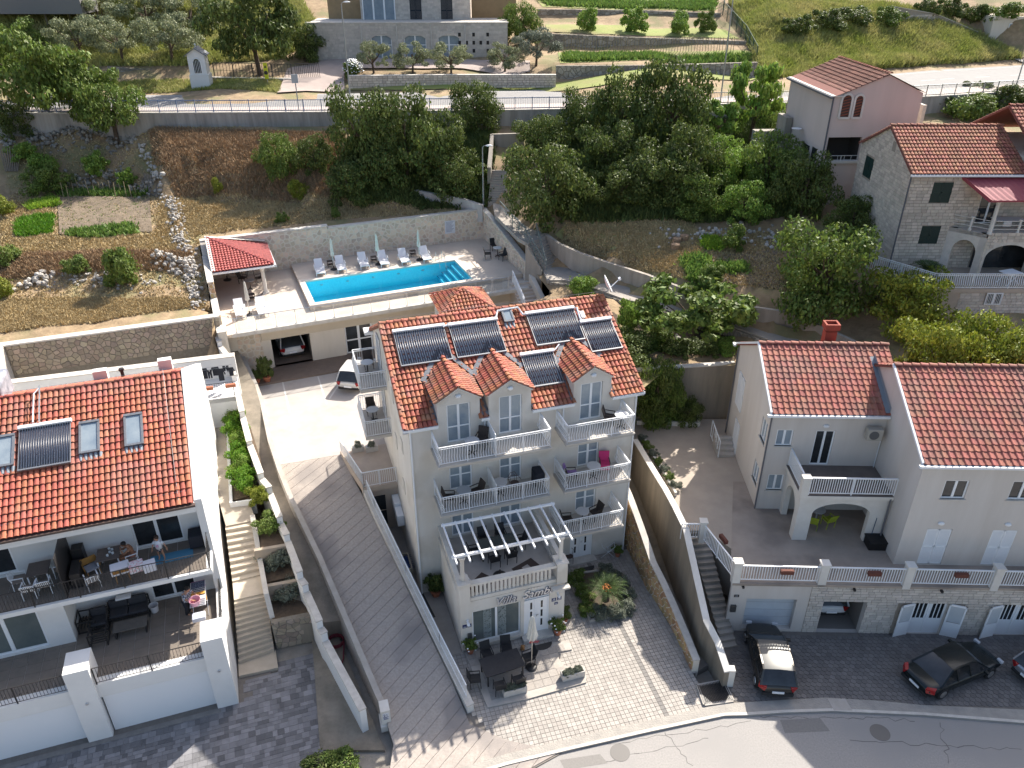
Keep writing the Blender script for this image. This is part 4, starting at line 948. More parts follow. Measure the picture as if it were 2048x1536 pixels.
wall_lo.add([(-5.5,2.95,2.7),(-5.5,LW2,2.7),(-5.5,LW2,5.5),(-5.5,2.95,5.5)], [(0,1,2,3)])
LW3 = 4.85
wall_holes(wall_lo, FPn(LW3), LX, .75, 5.55, 8.3, [(-2.5,-.45,5.7,7.75),(-10,-7.28,5.75,7.7)], .15)
wall_lo.box(LX,.75,16.9,17.05,0,8.45)
sidep = [(3.85,3.2),(3.85,8.46),(10.2,11.75),(17.05,8.56),(17.05,0),(.9,-.6),(.9,3.0),(3.85,3.2)]
wall_lo.add([(.77,d,z) for d,z in sidep[:-1]]+[(.45,d,z) for d,z in sidep[:-1]], [(6,5,4,3,2,1,0),(7,8,9,10,11,12,13),(1,2,9,8),(2,3,10,9),(0,1,8,7),(6,0,7,13),(5,6,13,12)])
wall_lo.build('wall', LHW, lh)
q = MB(L.M); q.box(LX,.45,3.7,4.0,7.93,8.42); q.box(LX,.45,3.95,LW3,8.25,8.35); q.build('fascia', LHW, lh)
q = MB(L.M); q.box(LX,.5,3.5,3.68,8.34,8.44); q.build('gutter', mat('gutter_brown',(.09,.06,.05),rough=.5), lh)
window(lh, L.F(-2.5,LW3,5.7), 1.0, 2.05, 1, None, GLD, depth=.13, name='terrace_door'); window(lh, L.F(-1.5,LW3,5.7), 1.05, 2.05, 1, None, GLD, depth=.1, name='terrace_door')
window(lh, L.F(-2.35,LW2,2.86), 1.93, 1.74, 2, None, GLD, depth=.13, name='terrace_door')
window(lh, L.F(-9.3,2.95,2.9), 2.78, 2.1, 2, None, GLG, depth=.13, name='terrace_door', fw=.1); window(lh, L.F(-10,LW3,5.75), 2.72, 1.95, 2, None, GLD, depth=.13, name='terrace_door', fw=.09)
q = MB(L.M); q.box(LX,.7,2.42,LW3,5.38,5.6); b1 = q.build('balcony', LHW, lh)
floor_tiles(b1, L.M, -10, .45, 2.55, LW3, 5.602, .6, LFLOOR)
def iron_rail(parent, pts, z, h, name='railing'):
 g = MB(L.M); railing(g, pts, z, h, .13, .014, 0, 1.75, .045, top=.035)
 for i in range(len(pts)-1):
  a, c = Vector((*pts[i],0)), Vector((*pts[i+1],0)); n = int((c-a).length/.26)
  for k in range(n): p = a+(c-a)*((k+.5)/n); g.lathe([(.004,-.05),(.024,0),(.004,.05)], (p.x,p.y,z+h*.5), 5)
 return g.build(name, BLKM, parent)
iron_rail(b1, [(LX,2.46),(.62,2.46),(.62,4.5)], 5.62, .98)
iron_rail(lh, [(-4.4,.12),(-.1,.12)], 2.82, .92); iron_rail(lh, [(LX,.12),(-5.42,.12)], 2.82, .92); iron_rail(lh, [(.66,.95),(.66,3.8)], 2.82, 1.0)
q = MB(L.M); q.box(-5.13,-5.09,2.6,LW3,5.61,7.75); sc = q.build('privacy_screen', BLKM, lh)
LP = plane_from(L.w(LX,3.7,8.46), L.w(.42,3.7,8.46), L.w(LX,10.2,11.6)); LT = math.hypot(6.5, 3.14)
q = MB(L.M)
q.add([(LX,3.7,8.44),(.44,3.7,8.44),(.44,10.2,11.58),(LX,10.2,11.58),(LX,3.7,8.34),(.44,3.7,8.34),(.44,16.8,8.44),(LX,16.8,8.44)], [(0,1,2,3),(0,4,5,1),(3,2,6,7)])
q.build('roof', mat('roof_underlay_orange',(.25,.075,.045),(.20,.06,.04),.9,5), lh)
wn = lambda X, Y: (X*.2995, 620+Y*.2995)
TL2 = tile_mesh(.232, .43, .09, 6)
tiles(lh, LP, [(5.2,0),(15.42,0),(15.42,LT-.03),(5.2,LT-.03)], .232, .378, TL2, TILEL)
LPb = plane_from(L.w(.42,16.8,8.46), L.w(LX,16.8,8.46), L.w(LX,10.2,11.6)); LTb = math.hypot(6.6,3.14)
tiles(lh, LPb, [(0,0),(11,0),(11,LTb-.03),(0,LTb-.03)], .232, .40, tile_mesh(.225,.44,.07,4), TILEL)
ridge(lh, L.w(-10.5,10.2,11.62), L.w(.45,10.2,11.62), .1, .42, TILEL)
q = MB(L.M)
for k in range(14): q.bar((.2-k*.8,10.2,11.7),(.2-k*.8,10.2,11.84),.015)
q.tube([(-10,10.2,11.84),(.3,10.2,11.84)],.007,4); q.tube([(-.35,10.2,11.85),(-.15,3.8,8.62)],.008,4); q.tube([(-9.5,4.2,8.8),(.2,4.2,8.8)],.007,4)
q.build('lightning_wire', GREYM, lh)
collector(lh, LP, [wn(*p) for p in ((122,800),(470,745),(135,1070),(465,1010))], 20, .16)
for c4 in (((820,705),(948,690),(842,918),(965,895)), ((525,755),(662,738),(535,965),(672,945)), ((-60,850),(98,835),(-50,1060),(98,1040))):
 skylight(lh, LP, c4, wn, GLS)
rpipe(lh, LP, [(218,750),(222,640),(225,560),(262,520)], .03, WMET, .3, conv=wn); rpipe(lh, LP, [(262,745),(262,650),(264,560),(262,505)], .035, STEEL, .3, conv=wn)
q = MB(L.M); q.box(-10.6,-7.35,10.6,12.6,10.8,12.0); o = q.build('wrapped_equipment', mat('plastic_wrap',(.42,.42,.47),(.12,.13,.16),.25,1.2), None, bevel=.12)
tag(o, 'equipment wrapped in clear plastic at the far left of the orange roof', 'wrapped equipment')
q = MB(L.M); q.box(-1.3,-.6,15.9,16.3,8.9,9.6); q.box(-4.6,-3.9,15.9,16.3,8.9,9.5); q.build('chimney', LHW, lh); q = MB(L.M); q.tube([(-2.9,14.5,9.5),(-2.9,14.5,10.05)],.09,8); q.lathe([(.15,0),(.13,.12)],(-2.9,14.5,10.05),8); q.build('vent_pipe', BLKM, lh)
ly = thing('laundry_yard', L.w(0,20,5.6), 'small walled drying yard behind the white house with black railing', 'yard')
a, c = at(372,806,5.6), at(470,793,5.6); YD = Fr(a.x, a.y, math.degrees(math.atan2((c-a).y,(c-a).x))); yw = (c-a).length
q = MB(YD.M); q.box(-2.5,yw+.1,0,2.6,5.3,5.6); q.box(-3,yw+.1,-.0,.15,3.4,5.58); q.box(-3,yw+.15,2.6,2.85,3.4,7.0); q.box(-12,-3,2.6,2.85,4,7.0); q.build('wall', LHW, ly)
q = MB(YD.M); q.box(-12,yw+.15,2.55,3.1,7.0,7.06); q.build('coping', CAP, ly)
g = MB(YD.M); railing(g, [(-.3,.08),(yw,.08)], 5.6, 1.0, .13, .014, 0, 1.75, .045, top=.035); g.build('railing', BLKM, ly)
q = MB(YD.M); q.tube([(-1,1.2,7.0),(yw,1.2,7.05)],.008,4); q.tube([(-1,1.5,7.0),(yw,1.5,7.05)],.008,4); q.build('clothes_line', GREYM, ly)
r_ = random.Random(4)
for k in range(11):
 x = -.35+k*.31; y = 1.2+(k%2)*.3; h_ = r_.uniform(.5,.9) if k not in (9,) else .35
 q = MB(YD.M); w_ = r_.uniform(.12,.2); zt = 7.0
 if k%3 == 0: q.prism([(-w_,0),(-.02,0),(-.02,-.1),(.02,-.1),(.02,0),(w_,0),(w_,0),(w_*.9,-h_),(.03,-h_),(0,-h_*.4),(-.03,-h_),(-w_*.9,-h_)], -.015, .015, Matrix.Translation((x,y,zt)) @ Matrix.Rotation(rad(90),4,'X'))
 else: q.prism([(-w_,0),(w_,0),(w_*1.5,-h_*.5),(w_*1.15,-h_*.55),(w_*.9,-h_*.25),(w_*.85,-h_),(-w_*.85,-h_),(-w_*.9,-h_*.25),(-w_*1.15,-h_*.55),(-w_*1.5,-h_*.5)], -.015, .015, Matrix.Translation((x,y,zt)) @ Matrix.Rotation(rad(90),4,'X'))
 o = q.build('garment', mat('denim',(.08,.11,.2),rough=.95) if k == 3 else mat('dark_cloth',(.02,.022,.03),rough=.95))
 tag(o, ('pair of trousers' if k%3 == 0 else 'shirt')+(' in blue denim' if k == 3 else ' in dark cloth')+' hanging on the drying line, '+['first','second','third','fourth','fifth','sixth','seventh','eighth','ninth','tenth','last'][k]+' from the left', 'garment', 'clothes on the drying line')
tc = mat('terracotta_pot',(.40,.15,.08),(.33,.12,.07),.8,8)
for x, lb in ((1.4,'left'),(2.7,'right')):
 q = MB(YD.M); q.box(x-.3,x+.3,-.2,-.02,6.35,6.55); o = q.build('flower_box', tc); tag(o, lb+' terracotta flower box hanging on the drying yard railing', 'flower box')
a, c = at(10,690,8.1), at(436,632,8.1); SW = Fr(a.x, a.y, math.degrees(math.atan2((c-a).y,(c-a).x))); sw = (c-a).length
st = thing('stone_retaining_wall', SW.w(6,0,6), 'long retaining wall of brown irregular stones with pale coping behind the white house', 'wall')
q = MB(SW.M); q.box(-8,sw,-.0,.5,5.2,8.0); q.build('wall_core', JOINT, st); q = MB(SW.M); q.box(-.5,sw+.05,-.06,.5,8.0,8.1); q.box(-.55,-.1,-4,.0,5.2,8.1); q.build('coping', CAP, st)
pieces(st, 'wall_stone', SW.F(0,0,6.0), voronoi([(.0,0),(sw-.02,0),(sw-.02,1.98),(.0,1.98)], .34, .03, seed=21), 0, .05, LHSTONE, .6, topshrink=.08)
def person(name_label, pelvis, joints, mat_body, M, head=None, hair=None, radii=None, sub=1):
 names = list(joints); bm = bmesh.new(); vv = {}
 for n in names: vv[n] = bm.verts.new(Vector(joints[n][1]))
 for n in names:
  p = joints[n][0]
  if p: bm.edges.new((vv[p], vv[n]))
 me = bpy.data.meshes.new('body'); bm.to_mesh(me); bm.free()
 o = bpy.data.objects.new('body_source', me); COL.objects.link(o)
 s = o.modifiers.new('skin', 'SKIN');
 if not me.skin_vertices: bpy.context.view_layer.objects.active = o; o.select_set(True); bpy.ops.mesh.customdata_skin_add()
 for i, n in enumerate(names):
  r = joints[n][2]; me.skin_vertices[0].data[i].radius = (r, r) if not isinstance(r, tuple) else r
  me.skin_vertices[0].data[i].use_root = (n == pelvis)
 sb = o.modifiers.new('sub', 'SUBSURF'); sb.levels = 2; sb.render_levels = 2
 bpy.context.view_layer.update(); me2 = bpy.data.meshes.new_from_object(o.evaluated_get(bpy.context.evaluated_depsgraph_get())); bpy.data.objects.remove(o)
 me2.polygons.foreach_set('use_smooth', [True]*len(me2.polygons)); me2.name = 'body'
 root = thing('person', M, name_label, 'person')
 link('body', me2, mat_body, root, M)
 return root
SKIN = mat('skin', (.46,.25,.16), (.40,.21,.13), .55, 6)
SKINT = mat('tanned_skin', (.30,.14,.075), (.25,.115,.06), .5, 6)
def head(root, M, c, skin, hairm, r=.1, face=(0,-1)):
 q = MB(M @ Matrix.Translation(c)); q.lathe([(.03,-.12),(.065,-.09),(.085,-.03),(.09,.03),(.08,.08),(.045,.11),(.01,.12)], (0,0,0), 14, sy=1.12); q.build('head', skin, root, smooth=True)
 h_ = MB(M @ Matrix.Translation(c)); f = Vector((face[0],face[1],0))
 h_.lathe([(.088,-.02),(.102,.03),(.092,.085),(.055,.12),(.01,.132)], (-f.x*.014,-f.y*.014,.004), 14, sy=1.12); h_.lathe([(.05,-.09),(.075,-.03),(.08,.02)], (-f.x*.035,-f.y*.035,0), 12); h_.build('hair', hairm, root, smooth=True)
 n = MB(M @ Matrix.Translation(c)); s_ = Vector((-f.y,f.x,0))
 n.bar(f*.092+Vector((0,0,.015)), f*.115+Vector((0,0,-.02)), .022); n.build('nose', skin, root)
 e = MB(M @ Matrix.Translation(c))
 for sgn in (-1,1): e.lathe([(.004,-.008),(.012,0),(.004,.008)], tuple(f*.088+s_*(.033*sgn)+Vector((0,0,.02))), 6)
 e.build('eyes', BLKM, root)
 m = MB(M @ Matrix.Translation(c)); m.bar(f*.082-s_*.022+Vector((0,0,-.055)), f*.082+s_*.022+Vector((0,0,-.055)), .01); m.build('mouth', mat('lips',(.35,.11,.09)), root)
def hand(root, M, wrist, dirv, skin, curl=.4, up=(0,0,1)):
 w_ = Vector(wrist); d = Vector(dirv).normalized(); u = Vector(up); s_ = d.cross(u).normalized(); n = s_.cross(d)
 q = MB(M); q.bar(w_-d*.01, w_+d*.08, .075, .028, up=tuple(n))
 for k, ln in enumerate((.06,.075,.08,.07)):
  p = w_+d*.075+s_*((k-1.5)*.019); a_ = p+(d*(ln*.55)-n*(ln*.2*curl)); b_ = a_+(d*(ln*.35)-n*(ln*.5*curl)); q.tube([p,a_,b_], .0085, 5)
 p = w_+d*.02-s_*.035; q.tube([p, p+d*.03-s_*.025, p+d*.06-s_*.03], .01, 5); q.build('hand', skin, root)
HAIRB = mat('black_hair',(.012,.01,.009),rough=.6)
s, d = L.at(220+200*.16927, 1030+480*.16927, 5.62+.45)
def mk_whitechair():
 r = thing('white_chair', Matrix(), 'x', 'chair'); f = MB()
 for x in (-.25,.25): f.bar((x,-.24,0),(x,-.22,.43),.03); f.bar((x,.24,0),(x,.22,.43),.03); f.bar((x,-.22,.43),(x,-.22,.64),.03); f.bar((x,-.24,.64),(x,.26,.66),.045,.025)
 f.build('frame', PVC, r); MB().box(-.25,.25,-.24,.22,.41,.45).build('seat', mat('taupe_seat',(.24,.2,.17)), r)
 b_ = MB(); b_.tube([(-.26,.2,.5),(-.25,.3,.75),(0,.36,.82),(.25,.3,.75),(.26,.2,.5)], .02, 5)
 for k in range(7): x = -.2+k*.066; b_.bar((x,.24,.45),(x,.33,.8),.03,.012)
 b_.build('backrest', PVC, r); return r
SM = TR(L, -2.62, 3.98, 5.62, -80)
put('whitechair', mk_whitechair, SM, 'white chair under the tanned bather on the upper terrace', 'white chairs on the upper terrace')
J = {'pel': (None,(0,.05,.50),(.15,.12)), 'sp': ('pel',(0,.10,.68),(.125,.1)), 'ch': ('sp',(0,.02,.88),(.15,.11)), 'nk': ('ch',(0,-.06,1.02),.055), 'nk2': ('nk',(0,-.1,1.08),.05),
 'hl': ('pel',(-.1,-.02,.50),.09), 'kl': ('hl',(-.12,-.42,.52),.062), 'al': ('kl',(-.1,-.5,.1),.04), 'fl': ('al',(-.1,-.66,.05),.033),
 'hr': ('pel',(.1,-.02,.50),.09), 'kr': ('hr',(.1,-.42,.53),.062), 'ar': ('kr',(.05,-.55,.12),.04), 'fr': ('ar',(.04,-.7,.06),.033),
 'sl': ('ch',(-.19,-.0,.93),.055), 'el': ('sl',(-.2,-.26,.76),.042), 'wl': ('el',(-.06,-.3,.92),.03), 'sr': ('ch',(.19,-.0,.93),.055), 're': ('sr',(.2,-.26,.76),.042), 'wr': ('re',(.05,-.33,.93),.03)}
mn = person('tanned person in swimming trunks bending forward on a white chair', 'pel', J, SKINT, SM)
head(mn, SM, (0,-.17,1.17), SKINT, HAIRB); hand(mn, SM, (-.06,-.3,.92), (.2,.1,.9), SKINT, up=(0,1,0)); hand(mn, SM, (.05,-.33,.93), (-.2,.1,.9), SKINT, up=(0,1,0))
q = MB(SM); q.lathe([(.17,.40),(.185,.5),(.165,.6)], (0,.05,0), 14, sy=.9); q.build('swim_trunks', mat('trunks',(.35,.17,.12)), mn, smooth=True)
KM = TR(L, -1.42, 3.9, 5.62, -15)
J = {'pel': (None,(0,0,.62),(.105,.09)), 'sp': ('pel',(0,0,.78),(.1,.08)), 'ch': ('sp',(0,0,.94),(.115,.085)), 'nk': ('ch',(0,-.01,1.05),.042), 'nk2': ('nk',(0,-.02,1.1),.04),
 'hl': ('pel',(-.08,0,.58),.07), 'kl': ('hl',(-.1,-.02,.33),.045), 'al': ('kl',(-.1,.02,.06),.03), 'fl': ('al',(-.1,-.12,.03),.028),
 'hr': ('pel',(.08,0,.58),.07), 'kr': ('hr',(.12,-.04,.33),.045), 'ar': ('kr',(.14,-.02,.06),.03), 'fr': ('ar',(.15,-.15,.03),.028),
 'sl': ('ch',(-.14,0,.98),.042), 'el': ('sl',(-.24,-.02,.8),.032), 'wl': ('el',(-.27,-.1,.63),.024), 'sr': ('ch',(.14,0,.98),.042), 're': ('sr',(.25,.02,.8),.032), 'wr': ('re',(.33,-.03,.63),.024)}
kd = person('child in a white printed shirt and dotted shorts standing on the upper terrace', 'pel', J, SKIN, KM)
head(kd, KM, (0,-.03,1.2), SKIN, mat('brown_hair',(.035,.018,.012),rough=.7), face=(-.5,-.86))
hand(kd, KM, (-.27,-.1,.63), (-.1,-.2,-.9), SKIN, up=(1,0,0)); hand(kd, KM, (.33,-.03,.63), (.2,-.1,-.9), SKIN, up=(1,0,0))
q = MB(KM); q.lathe([(.15,.62),(.145,.8),(.155,.93),(.12,1.02),(.06,1.05)], (0,0,0), 16, sy=.8); q.tube([(-.13,0,.99),(-.22,-.01,.86)], .06, 8, r2=.05); q.tube([(.13,0,.99),(.22,.01,.86)], .06, 8, r2=.05); q.build('shirt', mat('white_cotton',(.62,.64,.68)), kd, smooth=True)
q = MB(KM); q.lathe([(.135,.48),(.14,.6),(.125,.66)], (0,0,0), 14, sy=.85); q.build('shorts', mat('dotted_shorts',(.02,.02,.04),(.6,.6,.62),.9,22,thr=(.55,.6),detail=1), kd, smooth=True)
q = MB(KM); q.box(-.055,.055,-.14,-.128,.76,.9); q.build('shirt_print', mat('pink_print',(.5,.08,.22),(.65,.6,.66),.9,30), kd)
WMm = TR(L, -.8, 3.05, 2.8, 60)
J = {'pel': (None,(0,0,.92),(.17,.14)), 'sp': ('pel',(0,-.02,1.1),(.15,.12)), 'ch': ('sp',(0,-.1,1.3),(.16,.12)), 'nk': ('ch',(0,-.17,1.42),.055), 'nk2': ('nk',(0,-.21,1.47),.05),
 'hl': ('pel',(-.1,0,.86),.11), 'kl': ('hl',(-.1,-.03,.48),.075), 'al': ('kl',(-.1,.04,.09),.045), 'fl': ('al',(-.1,-.12,.04),.04),
 'hr': ('pel',(.1,0,.86),.11), 'kr': ('hr',(.12,-.05,.48),.075), 'ar': ('kr',(.12,0,.09),.045), 'fr': ('ar',(.12,-.16,.04),.04),
 'sl': ('ch',(-.2,-.08,1.34),.06), 'el': ('sl',(-.25,-.28,1.13),.048), 'wl': ('el',(-.14,-.5,1.08),.034), 'sr': ('ch',(.2,-.08,1.34),.06), 're': ('sr',(.26,-.28,1.14),.048), 'wr': ('re',(.16,-.52,1.1),.034)}
wo = person('person in a patterned top and black trousers hanging laundry on the lower terrace', 'pel', J, SKIN, WMm)
head(wo, WMm, (0,-.26,1.58), SKIN, HAIRB); hand(wo, WMm, (-.14,-.5,1.08), (.1,-1,0), SKIN); hand(wo, WMm, (.16,-.52,1.1), (-.1,-1,0), SKIN)
q = MB(WMm); q.lathe([(.20,.88),(.19,1.05),(.195,1.2),(.17,1.34),(.08,1.42)], (0,-.07,0), 16, sy=.8); q.tube([(-.17,-.09,1.35),(-.24,-.22,1.2)], .08, 8, r2=.07); q.tube([(.17,-.09,1.35),(.25,-.22,1.2)], .08, 8, r2=.07); q.build('blouse', mat('patterned_blouse',(.05,.06,.1),(.5,.5,.55),.9,14,thr=(.46,.52),detail=2), wo, smooth=True)
q = MB(WMm)
for x in (-.1,.11): q.tube([(x,0,.9),(x,-.03,.5),(x,.03,.08)], [.125,.09,.075], 10)
q.lathe([(.19,.8),(.2,.88),(.18,.95)], (0,0,0), 14, sy=.85); q.build('trousers', mat('dark_cloth',(.02,.022,.03)), wo, smooth=True)
rk = thing('drying_rack', TR(L,-.25,3.15,2.8,0), 'metal drying rack hung with striped and pink laundry on the lower terrace', 'drying rack')
q = MB(WM[rk])
for x in (-.32,.32):
 q.bar((x,-.8,.95),(x,.85,.95),.025); q.bar((x,-.5,0),(x,.5,.94),.02); q.bar((x,.5,0),(x,-.5,.94),.02)
for k in range(16): q.bar((-.32,-.78+k*.108,.95),(.32,-.78+k*.108,.95),.012)
q.build('frame', WMET, rk)
lcs = [((.03,.03,.05),.35,.85),((.45,.12,.2),.0,.2),((.5,.5,.55),-.1,.0),((.6,.22,.03),.22,.33)]
for i, (cc, y0, y1) in enumerate((((.05,.06,.1),.42,.84),((.3,.1,.2),.84,.86),((.62,.6,.64),-.35,-.15),((.55,.2,.03),-.05,.1))):
 q = MB(WM[rk]); q.box(-.3,.3,y0,y1,.965,.985); q.box(.3,.32,y0,y1,.5,.985) if i == 3 else q.box(-.3,.3,y0-.012,y0,.6,.985)
 q.build('garment', mat('laundry_%d' % i, cc, tuple(min(.7,v*2+.05) for v in cc), .95, 18, thr=(.5,.54), detail=1), rk)
def basket(M, col, label, h=.28, r=.25):
 q = MB(M); q.lathe([(r*.8,0),(r,h),(r+.02,h),(r-.015,h-.02),(r*.78,.03)], (0,0,0), 18); tag(q.build('laundry_basket', mat(label[:12]+'_plastic', col, rough=.4)), label, 'basket')
basket(TR(L,-.35,2.55,3.75), (.62,.33,.40), 'pink plastic basket resting on the end of the drying rack'); basket(TR(L,-2.3,3.75,2.8), (.6,.58,.58), 'white bucket on the terrace beside the sliding door', .38, .2)
q = MB(TR(L,-.25,2.0,3.35)); q.box(-.28,.28,-.22,.2,0,.22); tag(q.build('laundry_basket', mat('pale_tub',(.55,.56,.62),rough=.4), bevel=.03), 'pale square tub hanging below the drying rack by the railing', 'basket')
lsm = mat('charcoal_cushion',(.035,.035,.04),(.05,.05,.055),.95,10)
def sofa(M, w_, label, cushions=True, d_=.75):
 r = thing('garden_sofa', M, label, 'sofa'); q = MB(M)
 for x in (-w_/2,w_/2):
  q.bar((x,-d_/2,0),(x,-d_/2,.6),.05); q.bar((x,d_/2,0),(x,d_/2,.72),.05); q.bar((x,-d_/2,.6),(x,d_/2,.62),.05); q.bar((x,-d_/2,.03),(x,d_/2,.03),.05)
 q.bar((-w_/2,-d_/2,.25),(w_/2,-d_/2,.25),.05); q.bar((-w_/2,d_/2,.7),(w_/2,d_/2,.7),.05)
 for k in range(6): q.bar((-w_/2,-d_/2+.1+k*.13,.27),(w_/2,-d_/2+.1+k*.13,.27),.05,.02)
 q.build('frame', BLKM, r)
 if cushions:
  n = max(1, round(w_/.75)); cw_ = (w_-.08)/n
  for k in range(n):
   x = -w_/2+.04+cw_*(k+.5)
   MB(M).box(x-cw_/2+.01,x+cw_/2-.01,-d_/2+.02,d_/2-.16,.3,.44).build('seat_cushion', lsm, r, bevel=.04); MB(M).box(x-cw_/2+.01,x+cw_/2-.01,d_/2-.2,d_/2-.02,.44,.86).build('back_cushion', lsm, r, bevel=.05)
 return r
sofa(TR(L,-3.35,3.85,2.8,0), 1.7, 'charcoal two seat garden sofa by the wall of the lower terrace'); sofa(TR(L,-4.55,3.6,2.8,0), .75, 'charcoal cushioned garden armchair left of the sofa')
sofa(TR(L,-5.05,3.75,2.8,90), .8, 'bare black armchair frame beside the wall corner', False); sofa(TR(L,-4.5,2.65,2.8,180), .7, 'bare slatted black seat in front of the charcoal armchair', False)
MB(TR(L,-3.3,3.75,2.8)).box(-.35,.3,.0,.3,.9,1.0).build('pillow', mat('white_pillow',(.6,.6,.62)), None, bevel=.04).update({'label':'white folded cushion lying on the charcoal sofa back','category':'cushion'}) if False else None
o = MB(TR(L,-3.45,3.95,2.8)).box(-.35,.3,.0,.28,.88,1.0).build('cushion', mat('white_pillow',(.6,.6,.62)), None, bevel=.04); tag(o, 'white folded cushion lying on the back of the charcoal sofa', 'cushion')
ct = thing('coffee_table', TR(L,-3.2,2.78,2.8,0), 'long grey coffee table before the charcoal sofa', 'table')
q = MB(WM[ct]); q.box(-.7,.7,-.33,.33,.40,.44); q.build('table_top', mat('grey_wood_top',(.10,.09,.08),(.14,.125,.11),.6,5), ct); q = MB(WM[ct])
for x in (-.62,.62): q.bar((x,-.28,0),(x,-.28,.4),.05); q.bar((x,.28,0),(x,.28,.4),.05); q.bar((x,-.28,.03),(x,.28,.03),.05)
q.build('legs', BLKM, ct)
tt = mat('taupe_table',(.14,.11,.095),(.11,.09,.08),.6,5)
def rtable(M, a, b_, label):
 r = thing('terrace_table', M, label, 'table'); MB(M).box(-a,a,-b_,b_,.70,.74).build('table_top', tt, r); q = MB(M)
 for x in (-a+.06,a-.06):
  for y in (-b_+.06,b_-.06): q.bar((x,y,0),(x,y,.7),.05)
 q.build('legs', PVC, r)
rtable(TR(L,-3.5,4.08,5.62), .47, .44, 'taupe table with dishes by the seated bather on the upper terrace'); rtable(TR(L,-6.25,4.05,5.62), .43, .45, 'taupe square table left of the dark screen on the upper terrace')
put('whitechair', None, TR(L,-5.5,4.25,5.62,-90), 'white chair between square table and dark screen', 'white chairs on the upper terrace'); put('whitechair', None, TR(L,-7.05,3.95,5.62,90), 'white chair at the left end of the square table', 'white chairs on the upper terrace')
put('whitechair', None, TR(L,-6.55,3.2,5.62,178), 'white chair in front of the square table on the left', 'white chairs on the upper terrace'); put('whitechair', None, TR(L,-6.0,3.3,5.62,184), 'white chair in front of the square table on the right', 'white chairs on the upper terrace')
put('whitechair', None, TR(L,-4.1,2.95,5.62,200), 'white chair close to the railing before the ochre chair', 'white chairs on the upper terrace')
oc = mat('ochre_cloth',(.30,.15,.035),rough=.8)
def mk_orange():
 r = thing('ochre_chair', Matrix(), 'x', 'chair'); f = MB()
 for x in (-.27,.27):
  for y in (-.22,.22): f.bar((x,y,0),(x*.9,y,.42),.035)
 f.build('legs', mat('light_wood',(.30,.17,.07)), r); MB().box(-.26,.26,-.24,.22,.42,.48).build('seat', mat('grey_cushion',(.25,.26,.29)), r)
 b_ = MB(); b_.add([(-.3,-.2,.5),(-.28,.25,.5),(.28,.25,.5),(.3,-.2,.5),(-.32,-.15,.68),(-.3,.34,.78),(.3,.34,.78),(.32,-.15,.68)], [(0,1,5,4),(1,2,6,5),(2,3,7,6)]); o_ = b_.build('backrest', oc, r); sm = o_.modifiers.new('t','SOLIDIFY'); sm.thickness = .03; return r
put('ochre', mk_orange, TR(L,-4.2,3.75,5.62,25), 'ochre chair with grey cushion on the upper terrace', 'ochre chairs on the upper terrace'); put('ochre', None, TR(L,-2.95,3.05,5.62,190), 'ochre chair covered by a white towel near the bather', 'ochre chairs on the upper terrace')
wt = mat('white_towel',(.62,.62,.66)); bt = mat('beach_towel',(.6,.35,.38),(.65,.65,.66),.95,9,thr=(.45,.5),detail=2)
for (s, d, w_, m_, lb) in ((-2.95,3.0,.75,wt,'white towel spread over the ochre chair by the bather'),(-2.3,2.9,.6,bt,'pink and white beach towel hung on a chair by the railing'),(-1.75,2.75,.5,wt,'small white towel on the railing of the upper terrace')):
 q = MB(TR(L,s,d,5.62,10)); q.box(-w_/2,w_/2,-.22,.2,.80,.83); q.box(-w_/2,w_/2,-.25,-.22,.5,.83); q.box(-w_/2,w_/2,.2,.23,.6,.83); tag(q.build('towel', m_, bevel=.01), lb, 'towel')
q = MB(TR(L,-1.0,3.85,5.62,2)); q.box(-.9,.9,-.32,.32,.014,.025); tag(q.build('bath_mat', mat('blue_mat',(.07,.22,.33))), 'long pale blue mat on the upper terrace under the child', 'mat')
q = MB(TR(L,.1,4.4,5.62,0)); q.box(-.3,.3,-.4,.3,.1,.75); q.bar((-.3,-.4,.1),(.3,.3,.9),.05); tag(q.build('buggy', mat('dark_cloth',(.02,.022,.03)), bevel=.08), 'folded black pushchair in the right corner of the upper terrace', 'pushchair')
q = MB(TR(L,-4.75,3.4,5.62,0)); q.box(-.2,.25,.9,1.35,0,1.1); q.box(-.2,.2,-.3,.7,0,.75); tag(q.build('shelf', BLKM), 'black shelf unit behind the privacy screen', 'shelf')
q = MB(TR(L,-3.42,4.1,6.36));
for x, y in ((0,0),(.08,.15),(-.05,.25),(.12,-.1),(-.08,-.2)): q.lathe([(.05,0),(.06,.08),(.03,.1)], (x,y,0), 8)
tag(q.build('dishes', mat('white_dish',(.6,.62,.62),rough=.3)), 'cluster of white cups and dishes on the taupe table', 'dishes')
# ================================================= PALE HOUSE (right)
R = Fr(11.25, 28.0, -1.5)
rh = thing('pale_house', R.w(7,6,0), 'pale two winged house with pinkish tiled roofs, arched balcony and street garages on the right', 'house')
RX = 19.0
q = MB(R.M)
gh_ = [(.08,2.48,.2,2.2),(3.76,5.84,-.02,2.14),(8.15,9.75,.02,2.15),(12.35,13.95,.02,2.15),(16.0,17.6,.02,2.15)]
wall_holes(q, FPn(0), -.75, RX, -.3, 3.22, gh_, .3)
q.add([(-.75,0,-.3),(-.75,.2,-.3),(-.75,.2,3.2),(-.75,0,3.2)], [(0,1,2,3)]); q.build('street_wall', RHW, rh)
q = MB(R.M); q.prism([(-.78,-.1),(RX,-.1),(RX,6),(7.4,6),(7.4,8),(1,8),(-.78,.35)], 3.12, 3.25); q.build('terrace_slab', mat('terrace_concrete',(.38,.315,.26),(.30,.25,.21),.85,.8,.1,15,c3=(.24,.2,.17),s3=.35), rh)
